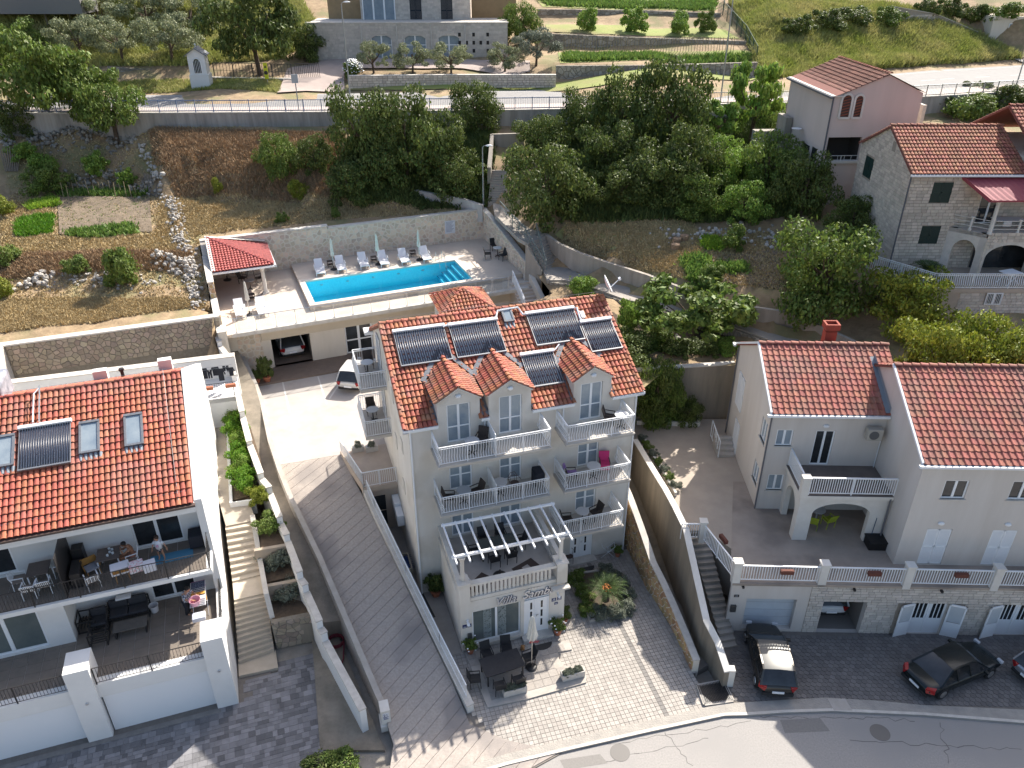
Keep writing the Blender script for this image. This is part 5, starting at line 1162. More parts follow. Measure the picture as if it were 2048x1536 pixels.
blk = bond(3.05, RX, -.05, 3.12, .37, .165, .022, [(a-.0,b_+.0,c-.3,d_) for a,b_,c,d_ in gh_[1:]]+[(7.32,8.15,-.2,2.16),(9.75,10.5,-.2,2.16)], 31)
pieces(rh, 'stone_block', R.F(0,0,0), blk, 0, .028, BLOCKW, .5, topshrink=.02)
q = MB(R.M); wall_holes(q, FPn(-.004), 3.04, RX, -.1, 3.12, gh_[1:], .01); q.build('block_joints', GROUT, rh)
q = MB(R.M); q.box(.08,2.48,.27,.3,.18,2.2); o = q.build('garage_door', mat('worn_white_door',(.52,.56,.60),(.44,.47,.5),.5,.8), rh);
q = MB(R.M)
for k in range(4): q.box(.1,2.46,.262,.27,.3+.48*k,.31+.48*k)
q.build('garage_door_seam', mat('seam_grey',(.3,.32,.34)), o)
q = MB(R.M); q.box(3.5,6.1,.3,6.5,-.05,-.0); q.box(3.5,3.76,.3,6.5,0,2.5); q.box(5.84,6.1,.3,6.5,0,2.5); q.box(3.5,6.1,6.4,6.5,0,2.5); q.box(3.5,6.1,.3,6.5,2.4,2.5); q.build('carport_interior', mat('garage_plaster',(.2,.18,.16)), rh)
def shutter_door(s):
 slot = MB(R.F(s,0,.02)); M = R.F(s,0,.02) @ Matrix.Translation((0,0,-.2)); d = MB(M)
 d.box(0,1.6,0,2.12,0,.05); d.box(.77,.83,.02,2.1,.05,.08)
 o = d.build('double_door', PVC, rh)
 g = MB(M)
 for x in (.12,.32,.52,.94,1.14,1.34): g.box(x,x+.14,1.0,1.98,.05,.06)
 g.build('glass_slot', GLD, o)
 for sx, a in ((0,-1),(1.6,1)):
  sh = MB(R.F(s+sx,0,.03) @ Matrix.Rotation(rad(-16*a),4,'Y')); x0, x1 = (-.78,-.02) if a < 0 else (.02,.78)
  sh.box(x0,x0+.07,0,2.1,.0,.05); sh.box(x1-.07,x1,0,2.1,.0,.05); sh.box(x0,x1,0,.95,.005,.04); sh.box(x0,x1,2.0,2.1,.0,.05)
  o2 = sh.build('shutter', PVC, rh); sl_ = MB(sh.M)
  for k in range(16): sl_.box(x0+.07,x1-.07,1.0+k*.062,1.045+k*.062,.01,.035)
  sl_.build('louvres', mat('louvre_white',(.55,.57,.58)), o2)
for s in (8.15,12.35,16.0): shutter_door(s)
pp = [(-.62,.12),(3.42,.1),(7.38,.08),(11.45,.06),(15.5,.04)]
for s, d in pp:
 q = MB(R.M); q.box(s-.18,s+.18,d-.2,d+.16,3.1,4.42); q.box(s-.22,s+.22,d-.24,d+.2,4.42,4.5); q.build('rail_post', WHITE, rh)
g = MB(R.M)
for i in range(4): railing(g, [(pp[i][0]+.18,pp[i][1]-.05),(pp[i+1][0]-.18,pp[i+1][1]-.05)], 3.28, .95, .125, .03, 0, 3.6, .05, top=.07, bottom=.1)
railing(g, [(15.68,0),(RX,0)], 3.28, .95, .125, .03, 0, 3.6, .05, top=.07); g.build('terrace_railing', WMET, rh)
g = MB(R.M); railing(g, [(-.75,.3),(-1.65,3.0)], 3.28, .95, .125, .03, 0, 1.5, .05, top=.07, bottom=.1); railing(g, [(-1.75,3.05),(-2.75,3.05)], 3.28, .95, .125, .03, 0, 1.5, .05, top=.07, bottom=.1); g.build('stair_railing', WMET, rh)
q = MB(R.M); q.box(-1.85,-1.55,2.9,3.2,3.1,4.4); q.box(-1.9,-1.5,2.85,3.25,4.4,4.47); q.build('rail_post', WHITE, rh)
for (x, y), lb in zip(((1449,1077),(1573,1139),(1747,1142),(1921,1146)), ('nearest the outside stair','at the left street corner bay','on the middle bay','on the right bay')):
 P_ = at(x, y, 4.1); I = R.I @ P_; q = MB(R.M); m_ = TR(R, I.x, -.1 if y > 1100 else I.y, 3.98, 0 if y > 1100 else -72); q = MB(m_); q.box(-.3,.3,-.14,.04,0,.2); q.box(-.26,.26,-.11,.01,.2,.22)
 tag(q.build('flower_box', mat('brown_box',(.13,.045,.03))), 'brown flower box hanging on the white terrace railing, '+lb, 'flower box', 'flower boxes on the right terrace railing')
LWx0, LWx1, LWd0, LWd1 = 1.66, 7.35, 5.62, 13.1
LR = (LWd0+LWd1)/2; LRZ = 11.25; RE = 9.3
q = MB(R.M)
hs = [(2.02,2.86,7.3,8.28),(2.02,2.84,4.5,5.5),(3.98,4.95,6.15,8.25)]
wall_holes(q, FPn(LWd0), LWx0, LWx1, 3.2, RE, hs, .14)
sd_ = [(LWd0,3.0),(LWd1,3.0),(LWd1,RE),(LR,LRZ-.05),(LWd0,RE)]
lh_ = [(-7.05,-6.1,7.0,8.25),(-7.1,-6.15,4.35,5.5)]
wall_holes(q, Matrix(((0,0,-1,LWx0),(-1,0,0,0),(0,1,0,0),(0,0,0,1))), -LWd1, -LWd0, 3.2, RE, lh_, .14)
q.add([(LWx0,LWd1,RE),(LWx0,LR,LRZ-.05),(LWx0,LWd0,RE)], [(0,1,2)]); q.add([(LWx1,LWd1,RE),(LWx1,LR,LRZ-.05),(LWx1,LWd0,RE)], [(0,1,2)])
q.box(LWx0+.02,LWx1-.02,LWd1-.1,LWd1,3.2,RE)
RWx0, RWx1, RWd0, RWd1 = 7.36, RX, 1.45, 10.8; RR = (RWd0+RWd1)/2; RRZ = 11.75
hs2 = [(8.56,9.66,7.28,8.33),(11.62,12.72,7.28,8.33),(8.46,9.64,3.3,5.48),(11.53,12.68,3.3,5.48),(15.4,16.5,7.28,8.33),(15.3,16.5,3.3,5.48)]
wall_holes(q, FPn(RWd0), RWx0, RWx1, 3.2, RE, hs2, .12)
q.add([(RWx0,RWd0,3.2),(RWx0,RWd1,3.2),(RWx0,RWd1,RE),(RWx0,RR,RRZ-.05),(RWx0,RWd0,RE)], [(0,1,2,3,4)]); q.box(RWx0+.02,RWx1,RWd1-.1,RWd1,3.2,RE)
q.build('wall', RHW, rh)
window(rh, R.F(2.02,LWd0,7.3), .84, .98, 2, None, GLS, sill=True); window(rh, R.F(2.02,LWd0,4.5), .82, 1.0, 2, None, GLS, sill=True)
window(rh, R.F(3.98,LWd0,6.15), .97, 2.1, 2, None, GLD, name='balcony_door')
ML = Matrix.Identity(4)
window(rh, R.Lf(LWx0,7.05,7.0), .95, 1.25, 2, None, GLS, sill=True); window(rh, R.Lf(LWx0,7.1,4.35), .95, 1.15, 2, None, GLS, sill=True)
window(rh, R.F(8.56,RWd0,7.28), 1.1, 1.05, 2, None, GLD, sill=True); window(rh, R.F(11.62,RWd0,7.28), 1.1, 1.05, 2, None, GLD, sill=True); window(rh, R.F(15.4,RWd0,7.28), 1.1, 1.05, 2, None, GLD, sill=True)
def shutters(parent, M, w_, h_, m_=None):
 q = MB(M); q.box(0,w_,0,h_,-.03,-.01)
 for a, c in ((0,w_/2-.01),(w_/2+.01,w_)):
  q.box(a,a+.06,0,h_,.0,.05); q.box(c-.06,c,0,h_,.0,.05); q.box(a,c,0,.06,.0,.05); q.box(a,c,h_-.06,h_,.0,.05); q.box(a,c,h_*.48,h_*.53,.0,.05)
  n = int(h_/.07)
  for k in range(n): q.box(a+.06,c-.06,.06+k*(h_-.12)/n,.06+(k+.75)*(h_-.12)/n,.01,.04)
 return q.build('shutter', m_ or PVC, parent)
for s in (8.46,11.53,15.3): shutters(rh, R.F(s,RWd0,3.32) @ Matrix.Translation((0,0,-.06)), 1.16, 2.14)
shutters(rh, R.Lf(LWx0,12.15,6.0), 1.25, 2.1); shutters(rh, R.Lf(LWx0,11.5,3.32), .95, 2.0)
for s, z, d in ((8.98,5.85,RWd0),(12.1,5.85,RWd0),(4.4,8.55,LWd0)):
 q = MB(R.M); q.lathe([(.15,0),(.16,.05),(.12,.1),(.04,.12)], (0,0,0), 12, Matrix.Translation((s,d,z)) @ Matrix.Rotation(rad(90),4,'X') @ Matrix.Scale(.6,4,(0,1,0))); q.build('lamp', WMET, rh)
q = MB(R.M); q.box(6.35,7.1,LWd0-.5,LWd0-.12,8.0,8.65); o = q.build('air_conditioner', mat('aircon_beige',(.42,.39,.34)), rh, bevel=.02)
q = MB(R.M); q.lathe([(.24,0),(.24,.03),(.05,.035)], (0,0,0), 16, Matrix.Translation((6.66,LWd0-.5,8.33)) @ Matrix.Rotation(rad(90),4,'X')); q.build('fan_grille', mat('grille_dark',(.12,.12,.12)), o)
q = MB(R.M); q.tube([(7.15,LWd0-.2,8.1),(7.25,LWd0-.1,7.9),(7.25,LWd0-.1,6.1)],.025,5); q.build('pipe', WMET, rh)
def gable_roof(parent, f, s0, s1, d0, d1, ez, rz, m_, base, wd, ln, left=.12, back=True, under='roof_underlay_pink'):
 mid_ = (d0+d1)/2; q = MB(f.M)
 q.add([(s0,d0,ez),(s1,d0,ez),(s1,mid_,rz),(s0,mid_,rz),(s0,d1,ez),(s1,d1,ez),(s0,d0,ez-.1),(s1,d0,ez-.1),(s0,d1,ez-.1),(s0,mid_,rz-.1)], [(0,1,2,3),(3,2,5,4),(0,6,7,1),(0,3,9,6),(3,4,8,9)])
 q.build('roof', mat(under,(.22,.08,.06),(.17,.065,.05),.9,5), parent)
 PM = plane_from(f.w(s0,d0,ez+.01), f.w(s1,d0,ez+.01), f.w(s0,mid_,rz+.01)); T_ = math.hypot(mid_-d0,rz-ez)
 tiles(parent, PM, [(0,0),(s1-s0,0),(s1-s0,T_-.02),(0,T_-.02)], wd, ln, base, m_)
 if back:
  PB_ = plane_from(f.w(s1,d1,ez+.01), f.w(s0,d1,ez+.01), f.w(s0,mid_,rz+.01)); tiles(parent, PB_, [(0,0),(s1-s0,0),(s1-s0,T_-.02),(0,T_-.02)], wd*1.0, ln*1.0, base, m_)
 ridge(parent, f.w(s0-.02,mid_,rz+.04), f.w(s1+.02,mid_,rz+.04), .13, .42, m_)
TW = wave_tile(.31, .42)
gable_roof(rh, R, LWx0-.12, LWx1+.9, LWd0-.15, LWd1+.15, RE, LRZ, TILER, TW, .30, .37)
gable_roof(rh, R, RWx0-.15, RX, RWd0-.18, RWd1+.15, RE+.02, RRZ, TILER, TW, .30, .37)
for (x0_, d0, dm, ez, rz) in ((LWx0-.2,LWd0-.15,LR,RE,LRZ),(RWx0-.23,RWd0-.18,RR,RE+.02,RRZ)):
 q = MB(R.M); q.add([(x0_,d0,ez-.02),(x0_+.1,d0,ez-.02),(x0_+.1,dm,rz+.0),(x0_,dm,rz+.0),(x0_,d0,ez+.1),(x0_+.1,d0,ez+.1),(x0_+.1,dm,rz+.13),(x0_,dm,rz+.13)], [(4,5,6,7),(0,4,7,3),(1,2,6,5),(0,1,5,4)]); q.build('verge_trim', WMET, rh)
q = MB(R.M)
q.add([(LWx0-.2,LWd1+.15,RE-.02),(LWx0-.1,LWd1+.15,RE-.02),(LWx0-.1,LR,LRZ),(LWx0-.2,LR,LRZ),(LWx0-.2,LWd1+.15,RE+.1),(LWx0-.1,LWd1+.15,RE+.1),(LWx0-.1,LR,LRZ+.13),(LWx0-.2,LR,LRZ+.13)], [(7,6,5,4),(3,7,4,0)])
q.build('verge_trim', WMET, rh)
q = MB(R.M); q.box(LWx0-.35,LWx1-.02,LWd0-.32,LWd0-.16,RE-.12,RE-.0); q.box(RWx0-.35,RX,RWd0-.36,RWd0-.2,RE-.1,RE+.02); q.box(LWx0-.35,LWx0-.2,LWd1,LWd1+.3,RE-.1,RE+.02); q.build('gutter', WMET, rh)
for p_ in ([(LWx0-.06,LWd0-.06,RE-.1),(LWx0-.06,LWd0-.06,3.3)],[(7.2,3.0,6.0),(7.2,2.95,3.3)],[(LWx0-.07,LWd1-.1,RE-.1),(LWx0-.07,LWd1-.1,3.3)]): MB(R.M).tube(p_,.045,7).build('downpipe', mat('grey_pipe',(.12,.12,.13)), rh)
q = MB(R.M); q.add([(RWx0-.02,LWd0-.1,RE+.12),(RWx0-.02,8.6,RE+.12+1.55),(RWx0-.28,8.6,RE+.12+1.53),(RWx0-.28,LWd0-.1,RE+.10)], [(0,1,2,3)]); q.add([(RWx0-.02,LWd0-.1,RE+.12),(RWx0-.02,8.6,RE+.12+1.55),(RWx0-.02,8.6,RE+1.9),(RWx0-.02,LWd0-.1,RE+.4)], [(0,1,2,3)]); q.build('flashing', mat('blue_lead',(.10,.14,.18)), rh)
cy_ = LR+1.0; cx_ = R.front(1662,655,cy_)[0]
q = MB(R.M); q.box(cx_-.3,cx_+.3,cy_-.25,cy_+.25,10.2,11.6); ch = q.build('chimney', mat('brick_red',(.30,.065,.04),(.24,.055,.035),.85,6), rh)
q = MB(R.M)
frame(q, cx_-.28,cx_+.28,cy_-.22,cy_+.22,.1,11.72,12.05); q.box(cx_-.28,cx_+.28,cy_-.22,cy_+.22,11.85,11.9)
q.box(cx_-.25,cx_+.25,cy_-.2,cy_+.2,11.6,11.72)
q.build('chimney_cap', mat('brick_red',(.3,.065,.04)), ch)
bx0, bx1, bd0 = 2.9, 7.34, 3.12
q = MB(R.M)
q.box(bx0-.1,bx1,bd0-.12,LWd0,5.92,6.12)
def arch(q, M, x0, x1, h0, h1, top, t, seg=14):
 cx = (x0+x1)/2; a = (x1-x0)/2; b_ = h1-h0
 for zt, sgn in ((0,1),(-t,-1)):
  vs = []; fs = []
  for k in range(seg+1):
   an = math.pi-math.pi*k/seg; x = cx+a*math.cos(an); y = h0+b_*math.sin(an); vs += [(x,y,zt),(x,top,zt)]
  for k in range(seg): fs.append((2*k,2*k+2,2*k+3,2*k+1))
  q.add(vs, fs, M)
 vs = []; fs = []
 for k in range(seg+1):
  an = math.pi-math.pi*k/seg; x = cx+a*math.cos(an); y = h0+b_*math.sin(an); vs += [(x,y,0),(x,y,-t)]
 q.add(vs, [(2*k,2*k+1,2*k+3,2*k+2) for k in range(seg)], M)
Mf = Matrix(((1,0,0,0),(0,0,-1,bd0),(0,1,0,0),(0,0,0,1)))
arch(q, Mf, 3.62, 6.45, 4.95, 5.6, 5.92, .28); q.box(bx0,3.62,bd0,bd0+.5,3.25,5.92); q.box(6.45,bx1,bd0,bd0+.3,3.25,5.92)
Ml = Matrix(((0,0,-1,bx0),(-1,0,0,0),(0,1,0,0),(0,0,0,1)))
arch(q, Ml, -5.15, -3.62, 4.7, 5.55, 5.92, .28); q.box(bx0,bx0+.3,5.15,LWd0,3.25,5.92)
q.build('arched_balcony', WHITE, rh)
q = MB(R.M); q.box(bx0-.08,bx1-.01,bd0-.1,LWd0-.01,6.122,6.135); q.build('balcony_floor', mat('dark_balcony_floor',(.17,.14,.12),(.12,.10,.09),.8,1.5), rh)
g = MB(R.M); railing(g, [(bx0+.02,LWd0-.02),(bx0+.02,bd0+.15)], 6.15, 1.0, .12, .03, 0, 2.6, .05, top=.08, bottom=.1); railing(g, [(bx0+.3,bd0-.02),(bx1,bd0-.02)], 6.15, 1.0, .12, .03, 0, 2.0, .05, top=.08, bottom=.1); g.build('balcony_railing', WMET, rh)
q = MB(R.M); q.box(bx0-.12,bx0+.24,bd0-.14,bd0+.2,6.0,7.15); q.box(bx0-.16,bx0+.28,bd0-.18,bd0+.24,7.15,7.22); q.build('rail_post', WHITE, rh)
s, d = R.at(1400+790*.3164, 640+1230*.3164, 3.95)
q = MB(TR(R,4.6,4.75,3.25)); q.lathe([(.4,.68),(.4,.72)], (0,0,0), 18); q.tube([(0,0,0),(0,0,.68)],.04,6); tag(q.build('round_table', mat('grey_table_top',(.3,.3,.3))), 'round table in the shade under the arched balcony', 'table')
for (x, y, rz), lb in (((4.2,4.1,160),'left front'),((5.05,4.25,200),'right front'),((4.5,5.3,0),'rear')): put('lime', lambda: make_chair('lime'), TR(R,x,y,3.25,rz), 'lime green chair under the arched balcony, '+lb, 'lime chairs under the arched balcony')
q = MB(TR(R,7.1,2.75,3.25)); q.box(-.6,.6,-.35,.35,.0,.45); q.box(-.64,.64,-.4,.4,.45,.52); tag(q.build('storage_box', mat('black_plastic',(.012,.012,.013),rough=.5), bevel=.02), 'black storage chest beside the arched balcony pillar', 'chest')
q = MB(TR(R,6.75,3.0,3.25)); q.bar((0,0,.0),(.1,.1,1.5),.025); q.box(-.15,.2,-.08,.1,0,.08); tag(q.build('broom', mat('blue_plastic',(.02,.06,.12))), 'broom leaning behind the black storage chest', 'broom')
q = MB(R.F(-.45,0,2.3)); q.box(-.12,.12,0,.15,.004,.02); o = q.build('house_number_plate', BLKM, rh)
t_ = link('plate_number', text_mesh('19', .13, .003), wl, rh, R.F(-.53,0,2.32) @ Matrix.Translation((0,0,.022)))
q = MB(R.F(-.55,0,1.4)); q.box(-.1,.16,0,.4,.004,.12); q.build('mailbox', mat('dull_steel',(.12,.12,.12)), rh)
for s in (3.4,7.4,11.5):
 q = MB(R.M); q.box(s-2.45,s-2.35,-.18,-.004,2.95,3.05) if s > 4 else q.box(-.3,-.2,-.18,-.004,3.0,3.1); q.build('spout', BLKM, rh)
# ================================================= HILLSIDE
from mathutils import noise as mn_
TP = """10,688,8.1 430,632,8.1 200,660,8.1 -300,735,8.1 0,600,8.3 200,600,8.3 370,600,8.2 -300,620,8.4
0,562,8.6 150,570,8.5 250,575,8.5 380,548,8.6 -300,570,8.7 0,515,9.5 150,520,9.5 250,520,9.5 385,505,9.4 -300,520,9.6
100,470,9.8 330,460,9.8 100,400,10.1 300,395,10.1 0,400,10.1 0,460,9.9 -200,430,10.2 0,385,10.2 130,385,10.1 300,380,10.1 130,350,11.3 290,352,11.2 0,345,11.5 -200,360,11.6
50,305,13.0 260,305,12.9 100,287,13.4 250,285,13.4 0,290,13.5 100,262,14.2 250,262,14.2 0,258,14.3 -200,280,14.2
320,290,13.9 450,290,13.9 600,300,13.7 450,350,12.3 330,350,12.3 600,370,11.6 340,390,10.6 450,400,10.4 600,400,10.3 700,420,10.0 850,395,10.0 960,412,9.9 400,472,9.7 655,442,9.7 800,430,9.7 930,418,9.7
800,300,13.7 930,300,13.6 800,350,12.0 930,360,11.7 860,402,9.9 935,413,9.8
1000,335,12.4 1000,410,10.2 1060,465,9.8 980,335,12.4 1040,330,12.5
1098,472,9.7 1212,525,9.1 1296,551,9.0 1400,590,8.9 1500,614,8.8 1580,626,8.8 1640,652,8.6 1710,685,8.4
1110,530,7.9 1133,522,7.8 1185,545,7.8 1229,566,7.8 1275,583,7.7 1330,605,7.7 1400,628,7.6 1480,650,7.6 1580,661,7.5 1642,690,7.5 1690,705,7.5
1102,557,7.9 1187,573,7.8 1246,596,7.7 1309,604,7.6 1465,642,7.5 1500,653,7.5 1600,690,7.4
1200,600,6.9 1260,625,6.8 1340,645,6.8 1450,680,6.8 1250,700,6.8 1340,722,6.8 1450,712,6.8 1300,670,6.8
1150,470,9.9 1250,480,9.9 1300,520,9.6 1300,500,9.9 1400,560,9.5 1500,580,9.4 1600,590,9.3 1100,430,10.8 1200,420,11.1 1300,430,11.1 1400,440,11.0 1500,460,10.9 1600,470,10.9 1200,380,12 1350,380,12.2
1200,300,13.6 1400,300,13.6 1500,330,13.2 1550,400,12.2 1600,430,12.0 1620,415,12.2 1130,250,14.4 1250,245,14.5 1400,240,14.6 1560,225,14.9
1000,235,15.0 1060,250,14.4
1650,470,11.2 1700,530,10.6 1740,600,9.4 1700,620,8.8 1800,640,9.0 1900,640,9.5 2048,640,9.5 2200,640,9.5 1800,690,8.6 2000,690,8.8 2300,690,8.8
1700,420,13 1850,222,13.8 2000,217,14.0 2200,210,14.2""".split()
WP = []
for t in TP:
 x, y, z = map(float, t.split(',')); p = at(x, y, z); WP.append((p.x, p.y, z))
RZ_ = 15.55
for t in """-400,222 -100,224 150,224.5 320,224 500,223 680,222 860,220 1030,218 1200,215 1420,207 1560,204 1880,190 2047,180 2400,165""".split():   # just behind the parapet wall of the road
 x, y = map(float, t.split(',')); p = at(x, y, 15.8); WP.append((p.x, p.y+.35, RZ_)); WP.append((p.x, p.y-1.7, 14.6-max(0,(x-700)*.0004)))
for t in """-400,192,15.55 320,190,15.55 680,186,15.55 1030,181,15.55 1500,167,15.55 1560,165,15.55 1900,137,15.55 2047,130,15.55 2400,115,15.55
0,160,16.4 200,160,16.4 380,160,16.4 480,160,16.5 640,150,16.8 -300,165,16.4 100,135,17.4 200,125,17.8 400,125,17.8 550,115,18 0,100,18.6 300,80,19.3 0,50,20.8 300,50,20.6 550,60,20.0 0,0,23.4 300,0,23.2 600,0,22.6 -400,60,20.8 -400,0,23.6
600,180,16.0 690,175,16.0 570,140,17.0 680,135,17.1 650,113,17.7 700,115,17.7 1000,118,17.7 1060,112,17.9 720,145,17.1 900,145,17.1 1100,143,17.1
700,168,16.05 900,175,16.0 1110,166,16.05 1515,157,16.3 1120,129,17.7 1300,128,17.7 1515,123,17.85 1100,108,17.9 1300,106,17.9 1500,104,18.0
1100,97,18.0 1300,100,18.0 1480,102,18.1 1090,65,19.6 1300,75,19.1 1490,82,18.8 1090,50,19.9 1300,54,19.7 1450,58,19.5 1080,44,20.0 1260,48,20.0 1440,54,19.8 1080,17,21.35 1260,19,21.25 1440,25,21.1 1060,0,22.0 1300,0,22.0 1500,0,22.2
1560,153,16.2 1700,146,15.9 1700,120,16.9 1850,132,15.95 2000,122,16.0 1540,120,17.5 1600,100,18.1 1800,100,17.3 1950,105,16.8 2048,106,16.6 2300,100,16.6 1600,62,19.8 1800,60,19.3 1950,72,18.2 1560,32,21.3 1750,30,20.9 1950,40,20.0 1560,0,22.6 1800,0,22.3 2048,20,21.5 2300,0,22.6""".split():
 x, y, z = map(float, t.split(',')); p = at(x, y, z); WP.append((p.x, p.y, z))
for p in ((-130,240,52),(0,250,54),(130,240,50),(-130,150,33),(130,150,30),(60,170,36),(0,170,38),(-60,170,38),(-130,38,10),(-60,38,8.2),(130,40,12),(110,60,14),(130,90,16.5)): WP.append(p)
def wq(f, s, d, z): p = f.w(s, d, z); return (p.x, p.y, z)
a_, b_ = at(1340,732,6.9), at(1472,722,6.9)
OUT = [(-130,38,10),(-60,38,8.2),wq(SW,-8,.45,8.05),wq(SW,sw,.45,8.05),wq(G,-2.2,-1.2,5.9),wq(G,-1.25,-1.2,5.7),wq(G,-1.25,4,8.0),wq(G,-1.25,BWD+.2,9.55),wq(G,mid,BWD+.3,9.6),wq(G,21.9,BWD+.35,9.6),wq(G,21.95,6,9.3),wq(G,21.95,1.0,7.9),wq(G,21.9,-2.6,7.3),
 wq(V,12.0,19,6.9),wq(V,12.0,3.5,6.9),(a_.x,a_.y,6.85),(b_.x,b_.y,6.85),wq(R,1.0,14,7.4),wq(R,3.0,14,7.6),wq(R,19,13,8.2),(60,40,10),(130,40,12),(130,240,50),(-130,240,52)]
allp = []; seen = set()
for p in OUT+WP:
 k = (round(p[0],1), round(p[1],1))
 if k in seen: continue
 seen.add(k); allp.append(p)
nO = len(OUT)
cv, ce, cf, *_ = delaunay_2d_cdt([Vector((p[0],p[1])) for p in allp], [(i,(i+1)%nO) for i in range(nO)], [], 0, 1e-4)
zo = {}
def nearest_z(v):
 b = min(allp, key=lambda p: (p[0]-v.x)**2+(p[1]-v.y)**2); return b[2]
tin = BVHTree.FromPolygons([Vector((v.x,v.y,nearest_z(v))) for v in cv], [tuple(f) for f in cf])
def tz(x, y):
 h = tin.ray_cast(Vector((x,y,200)), Vector((0,0,-1))); return h[0].z if h[0] else None
OP = [(p[0],p[1]) for p in OUT]
pts = []
def grid(x0,x1,y0,y1,st,skip=None):
 y = y0
 while y < y1:
  x = x0
  while x < x1:
   jx, jy = x+random.uniform(-.3,.3)*st, y+random.uniform(-.3,.3)*st
   if inside((jx,jy),OP) and not (skip and skip(jx,jy)): pts.append((jx,jy))
   x += st
  y += st
core = lambda x, y: -62 < x < 66 and 36 < y < 118
grid(-62,66,36,118,.9); grid(-128,128,38,238,5,core)
V2 = []
for i in range(nO):
 a, b = OUT[i], OUT[(i+1)%nO]; n = max(1, int(math.hypot(a[0]-b[0],a[1]-b[1])/1.2))
 V2 += [(a[0]+(b[0]-a[0])*k/n, a[1]+(b[1]-a[1])*k/n, a[2]+(b[2]-a[2])*k/n) for k in range(n)]
nb = len(V2); P2 = []
for x, y in pts:
 z = tz(x, y)
 if z is None: continue
 amp = .04 if 74 < y-.12*x < 94 else .3
 z += (mn_.noise(Vector((x*.35,y*.35,1)))*.5+mn_.noise(Vector((x*1.1,y*1.1,5)))*.22)*amp*(.25 if 62 < y*1 < 66 and x > -3 else 1)
 P2.append((x,y,z))
A2 = V2+P2
cv, ce, cf, ov, *_ = delaunay_2d_cdt([Vector((p[0],p[1])) for p in A2], [(i,(i+1)%nb) for i in range(nb)], [], 1, 1e-5)
tv = []
for i, v in enumerate(cv):
 o = ov[i]; tv.append((v.x, v.y, A2[o[0]][2] if o else tz(v.x, v.y) or 10))
m = MB(); me = bpy.data.meshes.new('hillside'); me.from_pydata(tv, [], [tuple(f) for f in cf]); me.polygons.foreach_set('use_smooth', [True]*len(cf)); me.update()
DRY = mat('dry_grass_soil', (.36,.26,.155), (.22,.155,.09), .95, 1.6, .8, 7, c3=(.21,.185,.09), s3=.3, detail=12)
hill = link('hillside', me, DRY); hill['kind'] = 'structure'
TB = BVHTree.FromPolygons([Vector(v) for v in tv], [tuple(f) for f in cf])
def gz_(x, y):
 h = TB.ray_cast(Vector((x,y,200)), Vector((0,0,-1))); return h[0].z if h[0] else 0
def hit(px, py):
 h = TB.ray_cast(EYE, ray(px, py).normalized()); return h[0]
def gp(px, py, z=None):
 if z is None:
  h = hit(px, py)
  if h: return h
  z = 0
 return at(px, py, z)
def ground_patch(name, outline, m, step=.5, lift=.03, kind='structure', world=False, flat=None, bump_=0):
 O = [(p if world else tuple(gp(*p))[:2]) for p in outline]; O = [(p[0],p[1]) for p in O]
 B_ = []
 for i in range(len(O)):
  a, b = O[i], O[(i+1)%len(O)]; n = max(1, int(math.hypot(a[0]-b[0],a[1]-b[1])/step)); B_ += [(a[0]+(b[0]-a[0])*k/n, a[1]+(b[1]-a[1])*k/n) for k in range(n)]
 xs = [p[0] for p in O]; ys = [p[1] for p in O]; I_ = []
 y = min(ys)
 while y < max(ys):
  x = min(xs)
  while x < max(xs):
   q_ = (x+random.uniform(-.2,.2)*step, y+random.uniform(-.2,.2)*step)
   if inside(q_, O): I_.append(q_)
   x += step
  y += step
 v_, e_, f_, o_, *_ = delaunay_2d_cdt([Vector(p) for p in B_+I_], [(i,(i+1)%len(B_)) for i in range(len(B_))], [], 1, 1e-4)
 vs = [(v.x,v.y,(gz_(v.x,v.y)+lift+random.uniform(0,bump_)) if flat is None else flat) for v in v_]
 me = bpy.data.meshes.new(name); me.from_pydata(vs, [], [tuple(f) for f in f_]); me.polygons.foreach_set('use_smooth', [True]*len(f_)); me.update()
 o = link(name, me, m); o['kind'] = kind; return o
def strip(name, Lp, Rp, m, th=.15, kind='structure', parent=None):
 A = [at(*p) for p in Lp]; B = [at(*p) for p in Rp]; q = MB(); n = len(A)
 vs = A+B+[p-Vector((0,0,th)) for p in A]+[p-Vector((0,0,th)) for p in B]
 fs = [(i,n+i,n+i+1,i+1) for i in range(n-1)]+[(i,i+1,2*n+i+1,2*n+i) for i in range(n-1)]+[(n+i+1,n+i,3*n+i,3*n+i+1) for i in range(n-1)]+[(0,2*n,3*n,n),(n-1,2*n-1,4*n-1,3*n-1)]
 q.add(vs, fs); return q.build(name, m, parent, kind=kind)
def stairs(name, L0, R0, L1, R1, n, m, th=.4, kind='structure', parent=None):
 L0, R0, L1, R1 = [at(*p) for p in (L0,R0,L1,R1)]; q = MB()
 for k in range(n):
  a, b = k/n, (k+1)/n; z = L0.z+(L1.z-L0.z)*(k+.5)/n
  c = [L0.lerp(L1,a), R0.lerp(R1,a), R0.lerp(R1,b), L0.lerp(L1,b)]
  q.add([(p.x,p.y,z-th) for p in c]+[(p.x,p.y,z) for p in c], [(0,1,2,3),(7,6,5,4),(0,4,5,1),(1,5,6,2),(2,6,7,3),(3,7,4,0)])
 return q.build(name, m, parent, kind=kind)
